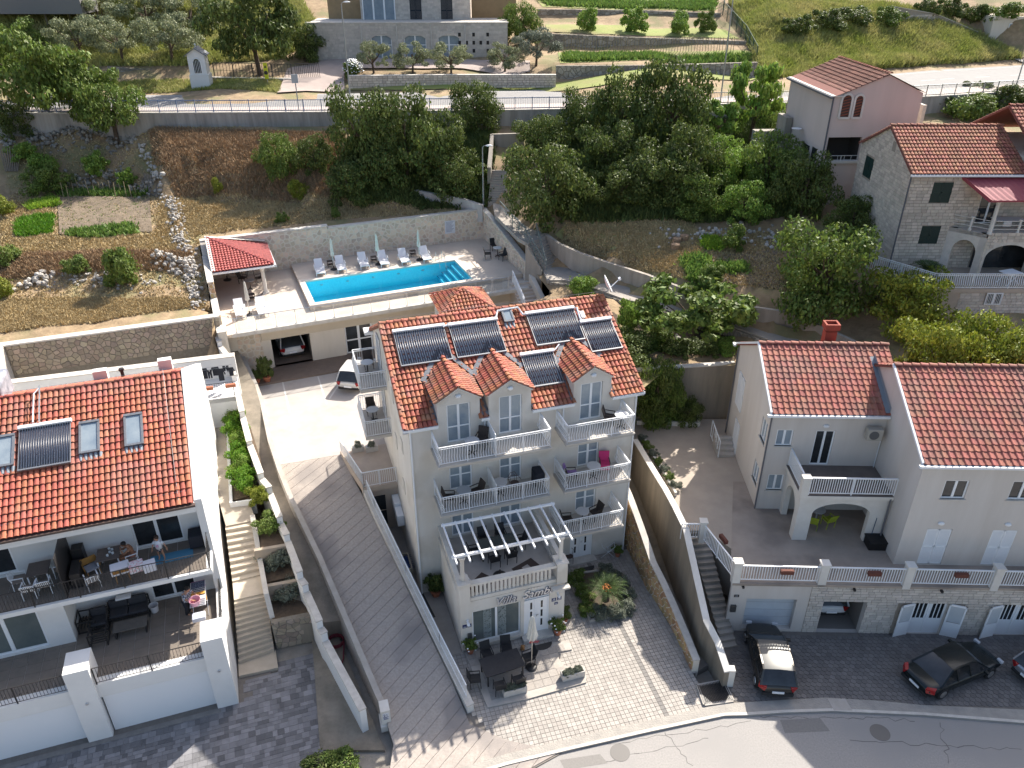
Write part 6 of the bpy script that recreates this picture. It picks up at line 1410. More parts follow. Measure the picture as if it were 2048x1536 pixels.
def pwall(name, P_, t, zb, m, label, cat='wall', cap=None, stepped=False, capw=.06, M=None, build=True):
 A = [at(*p) for p in P_]; n = len(A); zb = zb if isinstance(zb, (list, tuple)) else [zb]*n
 nr = []
 for i in range(n):
  d = (A[min(i+1,n-1)]-A[max(i-1,0)]); d.z = 0; d.normalize(); nr.append(Vector((d.y,-d.x,0))*(t/2))
 q = MB(); c = MB()
 for i in range(n-1):
  zt0, zt1 = (A[i].z, A[i+1].z) if not stepped else ((A[i].z+A[i+1].z)/2,)*2
  a0, a1, b0, b1 = A[i]-nr[i], A[i]+nr[i], A[i+1]-nr[i+1], A[i+1]+nr[i+1]
  S = lambda p, z: (p.x,p.y,z)
  q.add([S(a0,zb[i]),S(a1,zb[i]),S(b1,zb[i+1]),S(b0,zb[i+1]),S(a0,zt0),S(a1,zt0),S(b1,zt1),S(b0,zt1)], [(3,2,1,0),(4,5,6,7),(0,1,5,4),(1,2,6,5),(2,3,7,6),(3,0,4,7)])
  if cap:
   k = 1+capw*2/t; a0, a1, b0, b1 = A[i]-nr[i]*k, A[i]+nr[i]*k, A[i+1]-nr[i+1]*k, A[i+1]+nr[i+1]*k
   c.add([S(a0,zt0+.002),S(a1,zt0+.002),S(b1,zt1+.002),S(b0,zt1+.002),S(a0,zt0+.07),S(a1,zt0+.07),S(b1,zt1+.07),S(b0,zt1+.07)], [(3,2,1,0),(4,5,6,7),(0,1,5,4),(1,2,6,5),(2,3,7,6),(3,0,4,7)])
 lo = Vector((A[0].x,A[0].y,min(zb)))
 w_ = thing(name, lo, label, cat); q.build('wall_core', m, w_)
 if cap: c.build('coping', cap, w_)
 return w_, A, nr
def facing(A, B, zlo, left=False):
 a = Vector((A.x,A.y,zlo)); u = Vector((B.x-A.x,B.y-A.y,0)); W_ = u.length; u /= W_; n_ = Vector((u.y,-u.x,0)); M = Matrix.Identity(4)
 for i in range(3): M[i][0] = u[i]; M[i][1] = (0,0,1)[i]; M[i][2] = n_[i]; M[i][3] = a[i]
 return M, W_
ASPH = mat('worn_asphalt', (.34,.32,.30), (.27,.255,.24), .9, 14, .35, 60, c3=(.29,.275,.26), s3=.25)
q = MB(); q.box(-90,110,-40,46,-1.2,-.35); q.build('ground', CONC, kind='structure')
def sheet(name, outline, z, m, th=.35, kind='structure'):
 O = [at(*p, z) for p in outline]; q = MB(); q.prism([(p.x,p.y) for p in O], z-th, z); return q.build(name, m, kind=kind)
curbO = [(-400,1880),(700,1625),(1013,1530),(1150,1497),(1300,1463),(1450,1431),(1497,1430),(1570,1425),(1665,1422),(1848,1430),(2048,1446),(2300,1475),(2700,1520)]
sheet('street', curbO+[(2900,2300),(-400,2600)], 0, ASPH)
up_ = [(2700,1470),(2300,1440),(2048,1419),(1848,1410),(1740,1400),(1650,1395),(1560,1400),(1464,1406),(1440,1408),(1300,1440),(1150,1474),(1010,1508),(700,1602),(-400,1850)]
KERB = mat('rough_kerb_concrete', (.37,.34,.30), (.28,.26,.235), .95, 1.6, .5, 12)
sheet('pavement_kerb', curbO+up_, .10, KERB)
q = MB(); cl = [at(*p, .1) for p in curbO]
for i in range(1, len(cl)-1):
 d = (cl[i+1]-cl[i]).normalized(); n_ = Vector((-d.y,d.x,0))*.14; q.add([cl[i]+Vector((0,0,.004)),cl[i+1]+Vector((0,0,.004)),cl[i+1]+n_+Vector((0,0,.004)),cl[i]+n_+Vector((0,0,.004))], [(0,1,2,3)])
q.build('kerb_edge', CAP, kind='structure')
APR = mat('ramp_concrete', (.43,.375,.33), (.33,.29,.255), .9, 9, .4, 60, c3=(.27,.24,.22), s3=.3)
FC = [(880,1430),(895,1290),(925,1270),(1250,1085),(1262,1100),(1400,1360),(1412,1400),(1440,1408),(1300,1440),(1150,1474),(1010,1508)]
base_fc = mat('paving_joint', (.15,.135,.12), (.19,.17,.15), .95, 6)
O = [at(*p, .04) for p in [(700,1602),(760,1440),(800,1300),(870,1290),(780,1080),(742,985)]]
q = MB(); q.prism([(p.x,p.y) for p in [V.w(-2.2,6,0),V.w(-.2,-9.3,0),V.w(-3.5,-9.3,0),V.w(-4,-12.5,0),V.w(4,-10.5,0),V.w(12.5,-8.5,0),V.w(12.9,6,0)]], -.4, .03); q.build('forecourt_bed', base_fc, kind='structure')
q = MB(); q.prism([(p.x,p.y) for p in [V.w(-1.9,5.7,0),V.w(.0,5.7,0),V.w(0,0,0),V.w(1.1,0,0),V.w(1.1,-4.45,0),V.w(-.05,-4.45,0)]], .03, .06); q.build('side_passage', mat('passage_tile', (.40,.355,.31), (.33,.29,.25), .8, 1.4), kind='structure')
p0, p1 = at(1233.6,1244,.06), at(1324,1421.5,.06); ang = math.atan2((p1-p0).y, (p1-p0).x); PVM = Matrix.Translation((p0.x,p0.y,.03)) @ Matrix.Rotation(ang,4,'Z'); PVI = PVM.inverted()
reg = [tuple((PVI @ at(*p, .06)))[:2] for p in [(878,1400),(897,1296),(925,1302),(1105,1258),(1128,1233),(1124,1120),(1246,1098),(1262,1100),(1400,1365),(1412,1400),(1440,1408),(1300,1440),(1150,1474),(1010,1508),(960,1440)]]
xs = [p[0] for p in reg]; ys = [p[1] for p in reg]; cell = .205; pl = []
i0, i1, j0, j1 = int(min(xs)/cell)-1, int(max(xs)/cell)+1, int(min(ys)/cell)-1, int(max(ys)/cell)+1
bedR = [tuple((PVI @ at(*p, .1)))[:2] for p in [(1145,1150),(1230,1140),(1275,1220),(1180,1242)]]
drain = []
for i in range(i0, i1):
 for j in range(j0, j1):
  c = ((i+.5)*cell, (j+.5)*cell)
  if inside(c, reg) and not inside(c, bedR):
   (drain if j == 0 else pl).append([(i*cell+.008,j*cell+.008),((i+1)*cell-.008,j*cell+.008),((i+1)*cell-.008,(j+1)*cell-.008),(i*cell+.008,(j+1)*cell-.008)])
fcp = thing('forecourt_paving', p0, 'pale square stone pavers of the villa forecourt', 'paving') if False else None
PAV = mat('pale_paver', (.39,.355,.32), (.32,.295,.265), .9, 2, .2, 30, rand=.12)
fb = bpy.data.objects['forecourt_bed']; WM[fb] = Matrix()
pieces(fb, 'paver', PVM, pl, 0, .03, PAV, .25); pieces(fb, 'drain_paver', PVM, drain, 0, .024, mat('grey_paver', (.22,.205,.19), (.17,.16,.15), .9, 3, rand=.1), .2)
SE = [V.I @ at(*p, .14) for p in [(926,1305),(1139,1280),(1144,1298),(1116,1304),(1118,1316),(1128,1332),(1170,1332),(1173,1364),(1052,1398),(975,1414),(930,1305)]]
SEp = [(1.08,-4.44),(6.3,-4.44),(6.9,-5.2)]+[(p.x,p.y) for p in SE[1:]]
q = MB(V.M); q.prism([(p.x,p.y) for p in SE], .03, .125); q.build('seating_platform', CONCL, kind='structure')
fl = bpy.data.objects['seating_platform']; WM[fl] = Matrix(); rgn = [(p.x,p.y) for p in SE]; pl = []
for i in range(0, 24):
 for j in range(-24, -8):
  c = [(i*.42+.01,j*.42+.01),(i*.42+.41,j*.42+.01),(i*.42+.41,j*.42+.41),(i*.42+.01,j*.42+.41)]
  if all(inside(p_, rgn) for p_ in c): pl.append(c)
pieces(fl, 'platform_tile', V.M @ Matrix.Translation((0,0,.125)), pl, 0, .014, mat('platform_tile', (.36,.325,.29), (.30,.27,.24), .85, 8, .2, 60, rand=.06), .1)
for (x, y), lb in (((1029,1384),'left trough nearest the black table'),((1145,1353),'right trough on the sunlit pavers')):
 s, d = V.at(x, y, .14); q = MB(TR(V,s,d,.145,0)); q.box(-.55,.55,-.19,.19,0,.05); frame(q,-.5,.5,-.14,.14,.05,.05,.36)
 o = q.build('flower_trough', mat('stone_trough',(.52,.49,.45),(.45,.42,.38),.9,6), bevel=.01); tag(o, 'pale stone flower trough with clipped grey plants, '+lb, 'flower trough')
bd = [at(*p, .1) for p in [(1146,1150),(1228,1140),(1274,1219),(1180,1243)]]; q = MB()
q.prism([(p.x,p.y) for p in bd], .03, .17); q.build('palm_bed_soil', mat('dark_soil',(.06,.045,.03),(.09,.07,.05),.95,8), kind='structure')
q = MB()
for i in range(4): q.bar(Vector((bd[i].x,bd[i].y,.13)), Vector((bd[(i+1)%4].x,bd[(i+1)%4].y,.13)), .1, .2)
tag(q.build('bed_border', CONCL), 'grey stone border round the palm bed', 'border')
def rzf(d): return .06+max(0, (d+8.4))/17.7*3.24
rl = [(-2.9,-8.4),(-3.1,-6.4),(-3.85,-2.6),(-4.65,1.38),(-5.65,5.7),(-6.3,9.3)]; rr_ = [(.45,-8.4),(.2,-6.4),(-.5,-2.6),(-1.2,1.38),(-1.95,5.6),(-2.75,9.3)]
q = MB(V.M); n = len(rl); vs = [(s,d,rzf(d)-.03) for s,d in rl]+[(s,d,rzf(d)-.03) for s,d in rr_]+[(s,d,-.5) for s,d in rl]+[(s,d,-.5) for s,d in rr_]
q.add(vs, [(i,n+i,n+i+1,i+1) for i in range(n-1)]+[(n+i,3*n+i,3*n+i+1,n+i+1) for i in range(n-1)]+[(i,i+1,2*n+i+1,2*n+i) for i in range(n-1)])
ramp = q.build('ramp', mat('groove_base_concrete', (.17,.15,.13), (.21,.19,.165), .95, 5), kind='structure'); WM[ramp] = Matrix()  # darker concrete base showing in the grooves between slabs
sl_ = 3.24/17.7; an = math.atan(sl_)
RMt = V.M @ Matrix.Translation((0,-8.4,.03)) @ Matrix.Rotation(an,4,'X')
ga, gb2 = V.I @ at(929,1429,.05), V.I @ at(835,1536,.05); gd = Vector((gb2.x-ga.x,gb2.y-ga.y)).normalized(); gn = Vector((-gd.y,gd.x))
rp = [(s,(d+8.4)/math.cos(an)) for s,d in rl]+[(s,(d+8.4)/math.cos(an)) for s,d in reversed(rr_)]
def grooved(parent, M, region, sp=.52, gap=.018, cross=None):
 pl = []; pr = [p[0]*gn.x+p[1]*gn.y for p in region]; k = int(min(pr)/sp)-1
 m_ = len(region)//2; quads = [[region[i],region[i+1],region[-2-i],region[-1-i]] for i in range(m_-1)]
 while k*sp < max(pr):
  for qd in quads:
   c = clip(list(qd), gn.x, gn.y, (k+1)*sp-gap/2)
   if len(c) > 2: c = clip(c, -gn.x, -gn.y, -(k*sp+gap/2))
   if len(c) > 2: pl.append(c)
  k += 1
 pieces(parent, 'grooved_slab', M, pl, 0, .03, APR, .05)
grooved(ramp, RMt, rp)
apc = [(-2.9,0),(-3.3,-1.5),(-4.2,-4.2)]; apd = [(.45,0),(1.6,-1.2),(3.6,-2.7)]
apr = MB(V.M); apr.prism([(-2.9,-8.4),(-3.4,-10),(-4.6,-12.9),(3.8,-10.9),(1.7,-9.6),(.45,-8.4)], -.3, .04); ap = apr.build('apron', mat('groove_base_concrete', (.17,.15,.13)), kind='structure'); WM[ap] = Matrix()
grooved(ap, V.M @ Matrix.Translation((0,-8.4,.04)), [(-2.9,0),(-3.4,-1.6),(-4.6,-4.45),(3.7,-2.45),(1.7,-1.2),(.45,0)], .52)
q = MB(V.M); q.prism([(-6.45,9.25),(-2.7,9.25),(-1.2,9.6),(0,9.6),(0,10.9),(13,10.9),(13,19.5),(3,18.5),(-7.9,21.5),(-6.7,11)], 2.9, 3.3); q.build('parking_level', mat('parking_concrete', (.44,.40,.37), (.36,.32,.29), .85, .7, .1, 20, c3=(.40,.365,.335), s3=.9), kind='structure')
a_, b_ = G.I @ at(515,769,3.4), G.I @ at(692,738,3.4)
q = MB(G.M); q.prism([(-.75,a_.y-.1),(21,b_.y-.2),(21,7),(-.75,7)], 3.0, gfl-.0); q.build('garage_apron', mat('brown_tile', (.22,.165,.13), (.18,.135,.105), .7, 3), kind='structure')
q = MB()
for a, b in (((565,763),(579.6,824.6)),((635.8,752.7),(653.5,808)),((658.7,797.5),(677.5,770))):
 A, B = at(*a,3.304), at(*b,3.304); d = (B-A).normalized(); n_ = Vector((-d.y,d.x,0))*.05; q.add([A-n_,A+n_,B+n_,B-n_], [(0,1,2,3)])
q.build('parking_lines', mat('road_paint',(.62,.60,.57),(.5,.48,.45),.8,5), kind='structure')
w2, A, N_ = pwall('ramp_wall', [(768,1412,.75),(756,1388,.8),(695,1244,1.65),(640,1115,2.45),(584,1000,3.25),(560,940,3.7),(540,880,4.05),(523,800,4.1),(511,768,4.2),(490,722,4.6),(465,667,5.2),(455,645,5.5)], .26, [-.3,-.3,-.2,.3,.8,1.2,1.5,2,2.2,2.6,3,3.2], CONCL, 'long low wall between the grooved ramp and the open channel', cap=None)
rub = []
q = MB(V.M); ps = V.I @ at(768,1412,.9); q.box(ps.x-.2,ps.x+.2,ps.y-.35,ps.y+.25,-.2,.98); q.box(ps.x-.26,ps.x+.26,ps.y-.45,ps.y+.3,-.2,.12)
gp_ = q.build('gate_post', WHITE, None); tag(gp_, 'white post with blue number plate at the foot of the ramp', 'post')
gpt = thing('number_plate', V.w(ps.x,ps.y-.36,.6), 'blue and white house number plate on the post at the foot of the ramp', 'number plate')
q = MB(V.F(ps.x,ps.y-.352,.45)); q.box(-.13,.13,0,.4,.002,.012); q.build('plate', mat('plate_white',(.62,.63,.66)), gpt)
q = MB(V.F(ps.x,ps.y-.352,.45)); q.box(-.12,.12,.14,.17,.012,.015); q.box(-.12,.12,.02,.04,.012,.015)
for k in range(3): q.box(-.1,.1-.03*k,.05+k*.028,.062+k*.028,.012,.015)
q.build('plate_print', bl, gpt); link('plate_number', text_mesh('21', .22, .004, 0, 'CENTER'), bl, gpt, V.F(ps.x,ps.y-.352,.65) @ Matrix.Translation((0,0,.014)))
w3, A, N_ = pwall('ramp_side_wall', [(941,1412,.45),(880,1290,.9),(812,1150,1.75),(750,1020,2.75),(735,985,3.05),(728,968,3.25)], .3, -.3, WHITE, 'white wall with railing between the ramp and the villa side passage', cap=CAP, capw=.03)
g = MB();
for i in range(len(A)-2):
 a, b = A[i], A[i+1];
 if i == 0: a = a.lerp(b, .12)
 d = b-a; n = int(d.length/.14); g.bar(a+Vector((0,0,.85)), b+Vector((0,0,.85)), .05, .05); g.bar(a+Vector((0,0,.15)), b+Vector((0,0,.15)), .03)
 for k in range(n+1): p = a+d*(k/n); g.bar(p+Vector((0,0,.05)), p+Vector((0,0,.85)), .02, .02, up=(1,0,0))
g.build('railing', WMET, w3)
w1_, A, N_ = pwall('boundary_wall', [(727,1430,.9),(650,1275,1.5),(640,1250,2.0),(612,1180,2.4),(600,1150,3.0),(575,1080,3.3),(560,1040,3.9),(540,985,4.2),(522,950,4.8),(500,890,4.9),(485,830,5.3),(470,760,5.7),(455,715,6.3),(440,690,6.6),(433,665,7.0)], .28, [-.5,-.5,-.3,-.2,.3,.8,1,1.5,2,2.5,3,3.5,4,5,5.5], LHW, 'stepped white garden wall between the channel and the white house', cap=CAP, stepped=True, capw=.03)
strip('channel_floor', [(640,1500,-.2),(625,1290,-.1),(620,1240,-.1)], [(770,1500,-.2),(700,1330,-.1),(670,1255,-.1)], CONCD)
strip('channel_floor', [(600,1250,1.0),(560,1120,1.9),(520,1000,2.7),(490,930,3.2),(465,840,3.9),(455,760,4.4),(440,705,5.2),(436,685,5.6)], [(690,1240,1.0),(640,1140,1.9),(580,1010,2.7),(550,930,3.2),(530,840,3.9),(510,770,4.4),(475,700,5.2),(464,675,5.6)], CONCD, th=1.2)
hs_ = MB(); c0 = at(672,1285,0)
for k in range(4): hs_.tube([(c0.x+.38*math.cos(t*.5),c0.y+.38*math.sin(t*.5),.02+k*.05) for t in range(13)], .035, 6)
hs_.tube([(c0.x+.4,c0.y,.05),(c0.x+.55,c0.y-1,.03),(c0.x+.5,c0.y-2.0,.03)], .035, 6); tag(hs_.build('hose_coil', mat('red_hose',(.16,.02,.03),rough=.6)), 'coil of dark red hose lying on the channel floor', 'hose')
LPZ = -.22
q = MB(L.M); q.prism([(-26,-16),(6,-16),(4.2,-3.2),(2.4,.6),(1.9,3.0),(-26,3)], -.5, LPZ-.02); lb_ = q.build('yard_bed', base_fc, kind='structure'); WM[lb_] = Matrix()
pl = []; r_ = random.Random(5); y = -11.5; yreg = [(-12.6,-12)]+[tuple((L.I @ at(*p,-.22))[:2]) for p in ((560,1620),(640,1510),(722,1470),(702,1390),(640,1255),(545,1265),(556,1338),(478,1356))]+[(-12.6,1.6)]
while y < 1.6:
 h_ = r_.choice((.2,.2,.3)); x = -12.5
 while x < 7:
  w_ = r_.choice((.2,.3,.4,.3));
  if not (y > -.3 and x < 1.0) and inside((x+w_,y), yreg) and inside((x+w_,y+h_), yreg): pl.append([(x+.005,y+.005),(x+w_-.005,y+.005),(x+w_-.005,y+h_-.005),(x+.005,y+h_-.005)])
  x += w_
 y += h_
YP = mat('blue_grey_paver', (.20,.195,.20), (.155,.15,.155), .75, 2.5, .15, 30, rand=.38)
pieces(lb_, 'paver', L.M @ Matrix.Translation((0,0,LPZ-.02)), pl, 0, .022, YP, .2)
q = MB(L.M); q.box(-13,0,-.35,-.1,LPZ-.1,LPZ+.012); q.build('drain_strip', mat('grey_paver',(.22,.2,.19)), kind='structure')
STP = mat('travertine_step', (.50,.43,.34), (.43,.365,.285), .7, 2)
strip('side_path', [(398,852,3.6),(418,925,3.6),(440,1010,3.6),(452,1052,3.6)], [(448,838,3.6),(460,940,3.6),(500,1005,3.6),(511,1040,3.6)], mat('path_paving', (.40,.345,.28), (.34,.29,.235), .8, 1.5), th=3)
stairs('stair_flight', (450,1050,3.6), (511,1040,3.6), (465,1165,2.1), (527,1150,2.1), 9, STP, 1.5)
strip('stair_landing', [(465,1165,2.1),(468,1200,2.1)], [(527,1150,2.1),(532,1185,2.1)], STP, th=2)
stairs('stair_flight', (468,1200,2.1), (532,1185,2.1), (478,1325,.0), (548,1300,.0), 11, STP, 1.5)
strip('stair_foot', [(476,1318,-.1),(478,1352,-.1)], [(551,1300,-.1),(556,1335,-.1)], STP, th=.3)
pwall('stair_border_wall', [(505,1032,3.75),(520,1120,2.6),(533,1190,2.3),(545,1238,1.3)], .2, -.3, CREAM, 'low cream wall bordering the outdoor stairs and flower beds', cap=CAP, capw=.02)
SOIL = mat('garden_soil', (.12,.085,.055), (.07,.05,.035), .95, 6, .5, 20)
for k, (a, z) in enumerate((([(514,1040),(560,1030),(575,1085),(522,1095)],3.1),([(524,1103),(582,1092),(598,1150),(530,1165)],2.2),([(534,1175),(604,1160),(622,1225),(545,1240)],1.35))): sheet('bed_soil', a, z, SOIL, 1.5)
for k, P_ in enumerate(([(508,1100,3.2),(578,1088,3.2)],[(528,1172,2.3),(602,1158,2.3)])): pwall('bed_wall', P_, .2, .2, LHSTONE, ('upper','lower')[k]+' small stone terrace wall between the shrub beds', cap=None)
bwl, A, N_ = pwall('bed_wall', [(543,1243,1.45),(632,1225,1.45)], .25, -.4, JOINT, 'brown stone wall at the foot of the shrub beds by the stairs', cap=None)
M_, W_ = facing(A[0]-N_[0]*-1, A[1]-N_[1]*-1, -.25); pieces(bwl, 'wall_stone', M_, voronoi([(0,0),(W_,0),(W_,1.68),(0,1.68)], .3, .03, seed=33), 0, .04, LHSTONE, .5, topshrink=.08)
sheet('bed_soil', [(455,835),(492,825),(520,915),(522,985),(462,1002)], 3.78, SOIL, 1)
pwall('hedge_bed_wall', [(455,845,3.9),(458,930,3.9),(462,1005,3.9),(510,998,3.9)], .16, 3, LHW, 'low white wall round the green hedge bed', cap=None)
hb = sheet('hex_yard_bed', [(1464,1406),(1440,1300),(1470,1262),(2200,1272),(2700,1290),(2700,1470),(2300,1440),(2048,1419),(1848,1410),(1740,1400),(1650,1395),(1560,1400)], .06, base_fc, .4); WM[hb] = Matrix()
hr = [tuple(R.I @ at(*p, .08))[:2] for p in [(1466,1402),(1452,1330),(1475,1290),(1478,1266),(2070,1274),(2070,1418),(1848,1408),(1740,1398),(1650,1393),(1560,1398)]]
xs = [p[0] for p in hr]; ys = [p[1] for p in hr]; hx = .145; pl = []; j = 0; y = min(ys)
while y < max(ys):
 x = min(xs)+(hx*math.sqrt(3)/2 if j%2 else 0)
 while x < max(xs):
  if inside((x,y),hr): pl.append([(x+(hx-.01)*math.cos(math.pi/6+k*math.pi/3), y+(hx-.01)*math.sin(math.pi/6+k*math.pi/3)) for k in range(6)])
  x += hx*math.sqrt(3)
 y += hx*1.5; j += 1
pieces(hb, 'hex_paver', R.M @ Matrix.Translation((0,0,.06)), pl, 0, .025, mat('hex_paver', (.175,.16,.15), (.135,.125,.12), .85, 2, .2, 30, rand=.16), .25)
stairs('outside_stair', (1375,1057,3.25), (1411,1055,3.25), (1446,1298,.08), (1474,1293,.08), 19, CONC, .8)
w4, A, N_ = pwall('stair_side_wall', [(1455,1345,1.05),(1435,1285,1.6),(1413,1243,2.2),(1392,1150,3.1),(1372,1060,4.0),(1350,1015,4.0),(1331,980,4.0),(1300,930,3.9),(1270,880,3.8)], .26, [-.8,-.8,-.8,-.6,-.4,0,.5,1,1.5], CONCD, 'stained concrete wall with white coping between the stair and the dark channel', cap=WHITE, capw=.03)
q = MB(R.M); p = R.I @ at(1455,1345,.5); q.box(p.x-.2,p.x+.2,p.y-.45,p.y-.12,-.1,1.12); q.build('end_post', WHITE, w4)
w5, A, N_ = pwall('side_stone_wall', [(1393,1322,.75),(1372,1270,.85),(1349,1215,1.15),(1326,1165,1.5),(1306,1125,1.9),(1281,1052,2.6),(1262,1000,3.1),(1245,960,3.4)], .3, -.8, MORTAR, 'rising wall clad in orange stones along the right side of the forecourt', cap=CAP, capw=.02)
for i in range(len(A)-1):
 a, b = A[i+1]-N_[i+1], A[i]-N_[i]; zt0, zt1 = A[i+1].z, A[i].z; M_, W_ = facing(a, b, .05)
 a2, b2 = A[i]+N_[i], A[i+1]+N_[i+1]
 M_, W_ = facing(A[i]-N_[i], A[i+1]-N_[i+1], .05)
 vv_ = voronoi([(0,0),(W_,0),(W_,zt0-.06),(0,zt1-.06)], .32, .05, seed=40+i)
 Mn = M_ @ Matrix(((1,0,0,0),(0,1,0,0),(0,0,-1,0),(0,0,0,1))); pieces(w5, 'cladding_stone', Mn, vv_, 0, .03, ORSTONE, .4, topshrink=.05)
strip('channel_floor', [(1398,1345,-.55),(1330,1190,-.5),(1290,1080,.0),(1262,990,.8),(1250,940,1.5)], [(1460,1400,-.55),(1400,1230,-.5),(1350,1110,.0),(1320,1020,.8),(1290,940,1.5)], CONCD)
gr = thing('drain_grate', at(1428,1385,.1), 'dark steel drain grate with parallel bars between the two properties', 'drain grate')
a, b, c, d = [at(*p,.1) for p in ((1395,1372),(1446,1362),(1466,1402),(1409,1410))]
q = MB()
for i in range(19): t = i/18; q.bar(a.lerp(b,t)+Vector((0,0,.03)), d.lerp(c,t)+Vector((0,0,.03)), .045, .05)
for t in (.02,.5,.98): q.bar(a.lerp(d,t), b.lerp(c,t), .05, .04)
q.build('grate_bars', BLKM, gr)
q = MB()
for P_, Q_ in ((a,b),(b,c),(c,d),(d,a)): q.bar(P_-Vector((0,0,.05)), Q_-Vector((0,0,.05)), .14, .2)
q.build('grate_frame', CONCL, gr)
sheet('terrace_yard', [(1372,1062),(1331,985),(1268,885),(1262,850),(1330,838),(1500,838),(1530,950),(1545,1090),(1500,1125),(1445,1085),(1412,1060)], 3.235, mat('yard_concrete', (.42,.355,.29), (.36,.30,.245), .85, .8, .1, 15, c3=(.37,.315,.26), s3=.8), 3.0)
pwall('planter_kerb', [(1352,985,3.5),(1310,915,3.5),(1285,868,3.5)], .14, 2.5, WHITE, 'white kerb of the narrow planting strip beside the right terrace', cap=None)
w6, A, N_ = pwall('concrete_garden_wall', [(1262,742,6.9),(1310,737,6.9),(1435,729,6.9),(1470,727,6.9)], .3, 2.8, CONCD, 'tall stained concrete retaining wall behind the right terrace', cap=CAP)
q = MB(V.M); q.box(11.85,12.05,3,19,0,6.9); q.build('wall_core', CONCD, w6)
q = MB(R.M)
for k in range(4): q.box(.55,1.6,10.4+k*.32,10.72+k*.32,3.24,3.42+k*.17)
q.build('garden_steps', CONCL, kind='structure'); q = MB(R.M); railing(q, [(.6,10.3),(.6,12.6)], 3.3, 1.1, .5, .03, 0, 1.1, .04); tag(q.build('stair_rail', WMET), 'short white handrail beside steps at the rear corner of the pale house', 'railing')
PATHM = mat('path_concrete', (.36,.325,.285), (.29,.26,.23), .9, 1.2, .3, 20)
strip('public_path', [(1086,541,7.98),(1133,519,7.9),(1185,542,7.85),(1229,562,7.85),(1275,580,7.8),(1330,602,7.75),(1400,625,7.7),(1480,647,7.65),(1580,658,7.6),(1642,687,7.6),(1700,712,7.6)],
 [(1095,560,7.98),(1129,560,7.9),(1160,567,7.85),(1208,583,7.85),(1246,597,7.8),(1309,612,7.75),(1370,632,7.7),(1465,652,7.65),(1500,665,7.6),(1590,700,7.6),(1650,735,7.6)], PATHM, .3)
stairs('public_steps', (1056,487,9.8), (1096,470,9.8), (1088,541,7.95), (1134,519,7.95), 11, PATHM, .5)
strip('public_path', [(985,405,10.22),(990,430,10.1),(1035,475,9.9),(1056,487,9.85)], [(1012,405,10.22),(1045,425,10.1),(1075,455,9.9),(1096,470,9.85)], PATHM, .3)
stairs('public_steps', (984,338,12.55), (1015,338,12.55), (976,405,10.25), (1012,405,10.25), 14, PATHM, .5)
stairs('public_steps', (1012,220,15.75), (1030,218,15.75), (1052,262,14.4), (1078,252,14.4), 8, CAP, .6)
w7, A, N_ = pwall('path_wall', [(1090,466,9.95),(1120,487,9.7),(1160,505,9.4),(1212,523,9.15),(1296,549,9.05),(1400,588,8.95),(1500,612,8.9),(1580,624,8.9),(1640,650,8.7),(1712,683,8.5)], .26, [9,8.5,7.6,7.3,7.3,7.3,7.2,7.2,7.2,7.2], mat('path_wall_concrete', (.42,.37,.32), (.27,.24,.20), .95, 1.2, .3, 15, streak=True), 'long curving concrete retaining wall above the public path', cap=None)  # paler streaked concrete for this wall
def rubble_wall(name, P_, zb, t, label, size=.34, m=None, core=None):
 w_, A, N_ = pwall(name, P_, t, zb, core or JOINT, label, cap=None)
 for i in range(len(A)-1):
  a, b = A[i], A[i+1]; z0 = min(zb[i], zb[i+1]) if isinstance(zb, (list,tuple)) else zb; M_, W_ = facing(a+N_[i], b+N_[i+1], z0)
  if (M_ @ Vector((0,0,1))-M_.translation).dot(EYE-M_.translation) < 0: continue
  pieces(w_, 'wall_stone', M_, voronoi([(0,0),(W_,0),(W_,b.z-z0),(0,a.z-z0)], size, .02, seed=len(COUNT)+i, jit=.45), -.02, .09, m or RUBBLE, .8, topshrink=.2)
 return w_, A, N_
rubble_wall('rubble_wall', [(1100,562,7.85),(1160,570,7.75),(1208,586,7.7),(1246,600,7.7),(1309,614,7.65),(1370,636,7.6),(1465,655,7.55),(1500,668,7.5),(1590,704,7.5)], [6.7]*9, .35, 'dark rubble retaining wall below the public path behind the villa', .36, RUBBLED)
hr_ = MB()
for P_ in ([(1052,483,9.85),(1086,541,8.0)],[(1000,425,10.15),(1052,483,9.9)],[(1072,470,9.9),(1092,545,8.0)]):
 a, b = at(*P_[0]), at(*P_[1]); z = Vector((0,0,1))
 hr_.tube([a+z*.95,b+z*.95],.035,6); hr_.tube([a+z*.5,b+z*.5],.022,6)
 for k in range(5): p = a.lerp(b,k/4); hr_.tube([p,p+z*.95],.03,6)
tag(hr_.build('handrail', mat('green_grey_metal',(.16,.20,.19),rough=.5)), 'green grey steel handrail along the public steps beside the pool wall', 'handrail')
pwall('stair_flank_wall', [(1052,487,10.0),(1084,541,8.1)], .2, 5, CONC, 'concrete flank wall under the public steps', cap=None)
pwall('upper_concrete_wall', [(984,268,14.6),(1048,266,14.6)], .3, 11.5, CONC, 'grey concrete wall below the road steps between dark bushes', cap=None)
pwall('upper_concrete_wall', [(984,268,14.6),(978,335,12.9)], .3, 11.5, CONC, 'grey concrete side wall beside the upper flight of public steps', cap=None)
pwall('white_terrace_wall', [(781,370,11.1),(860,385,10.85),(930,398,10.6),(966,410,10.25)], .3, 8.8, mat('whitewashed_concrete', (.50,.48,.46), (.32,.30,.28), .95, 1.4, .3, 20, streak=True), 'whitewashed low concrete wall running down to the lamp post', cap=None)
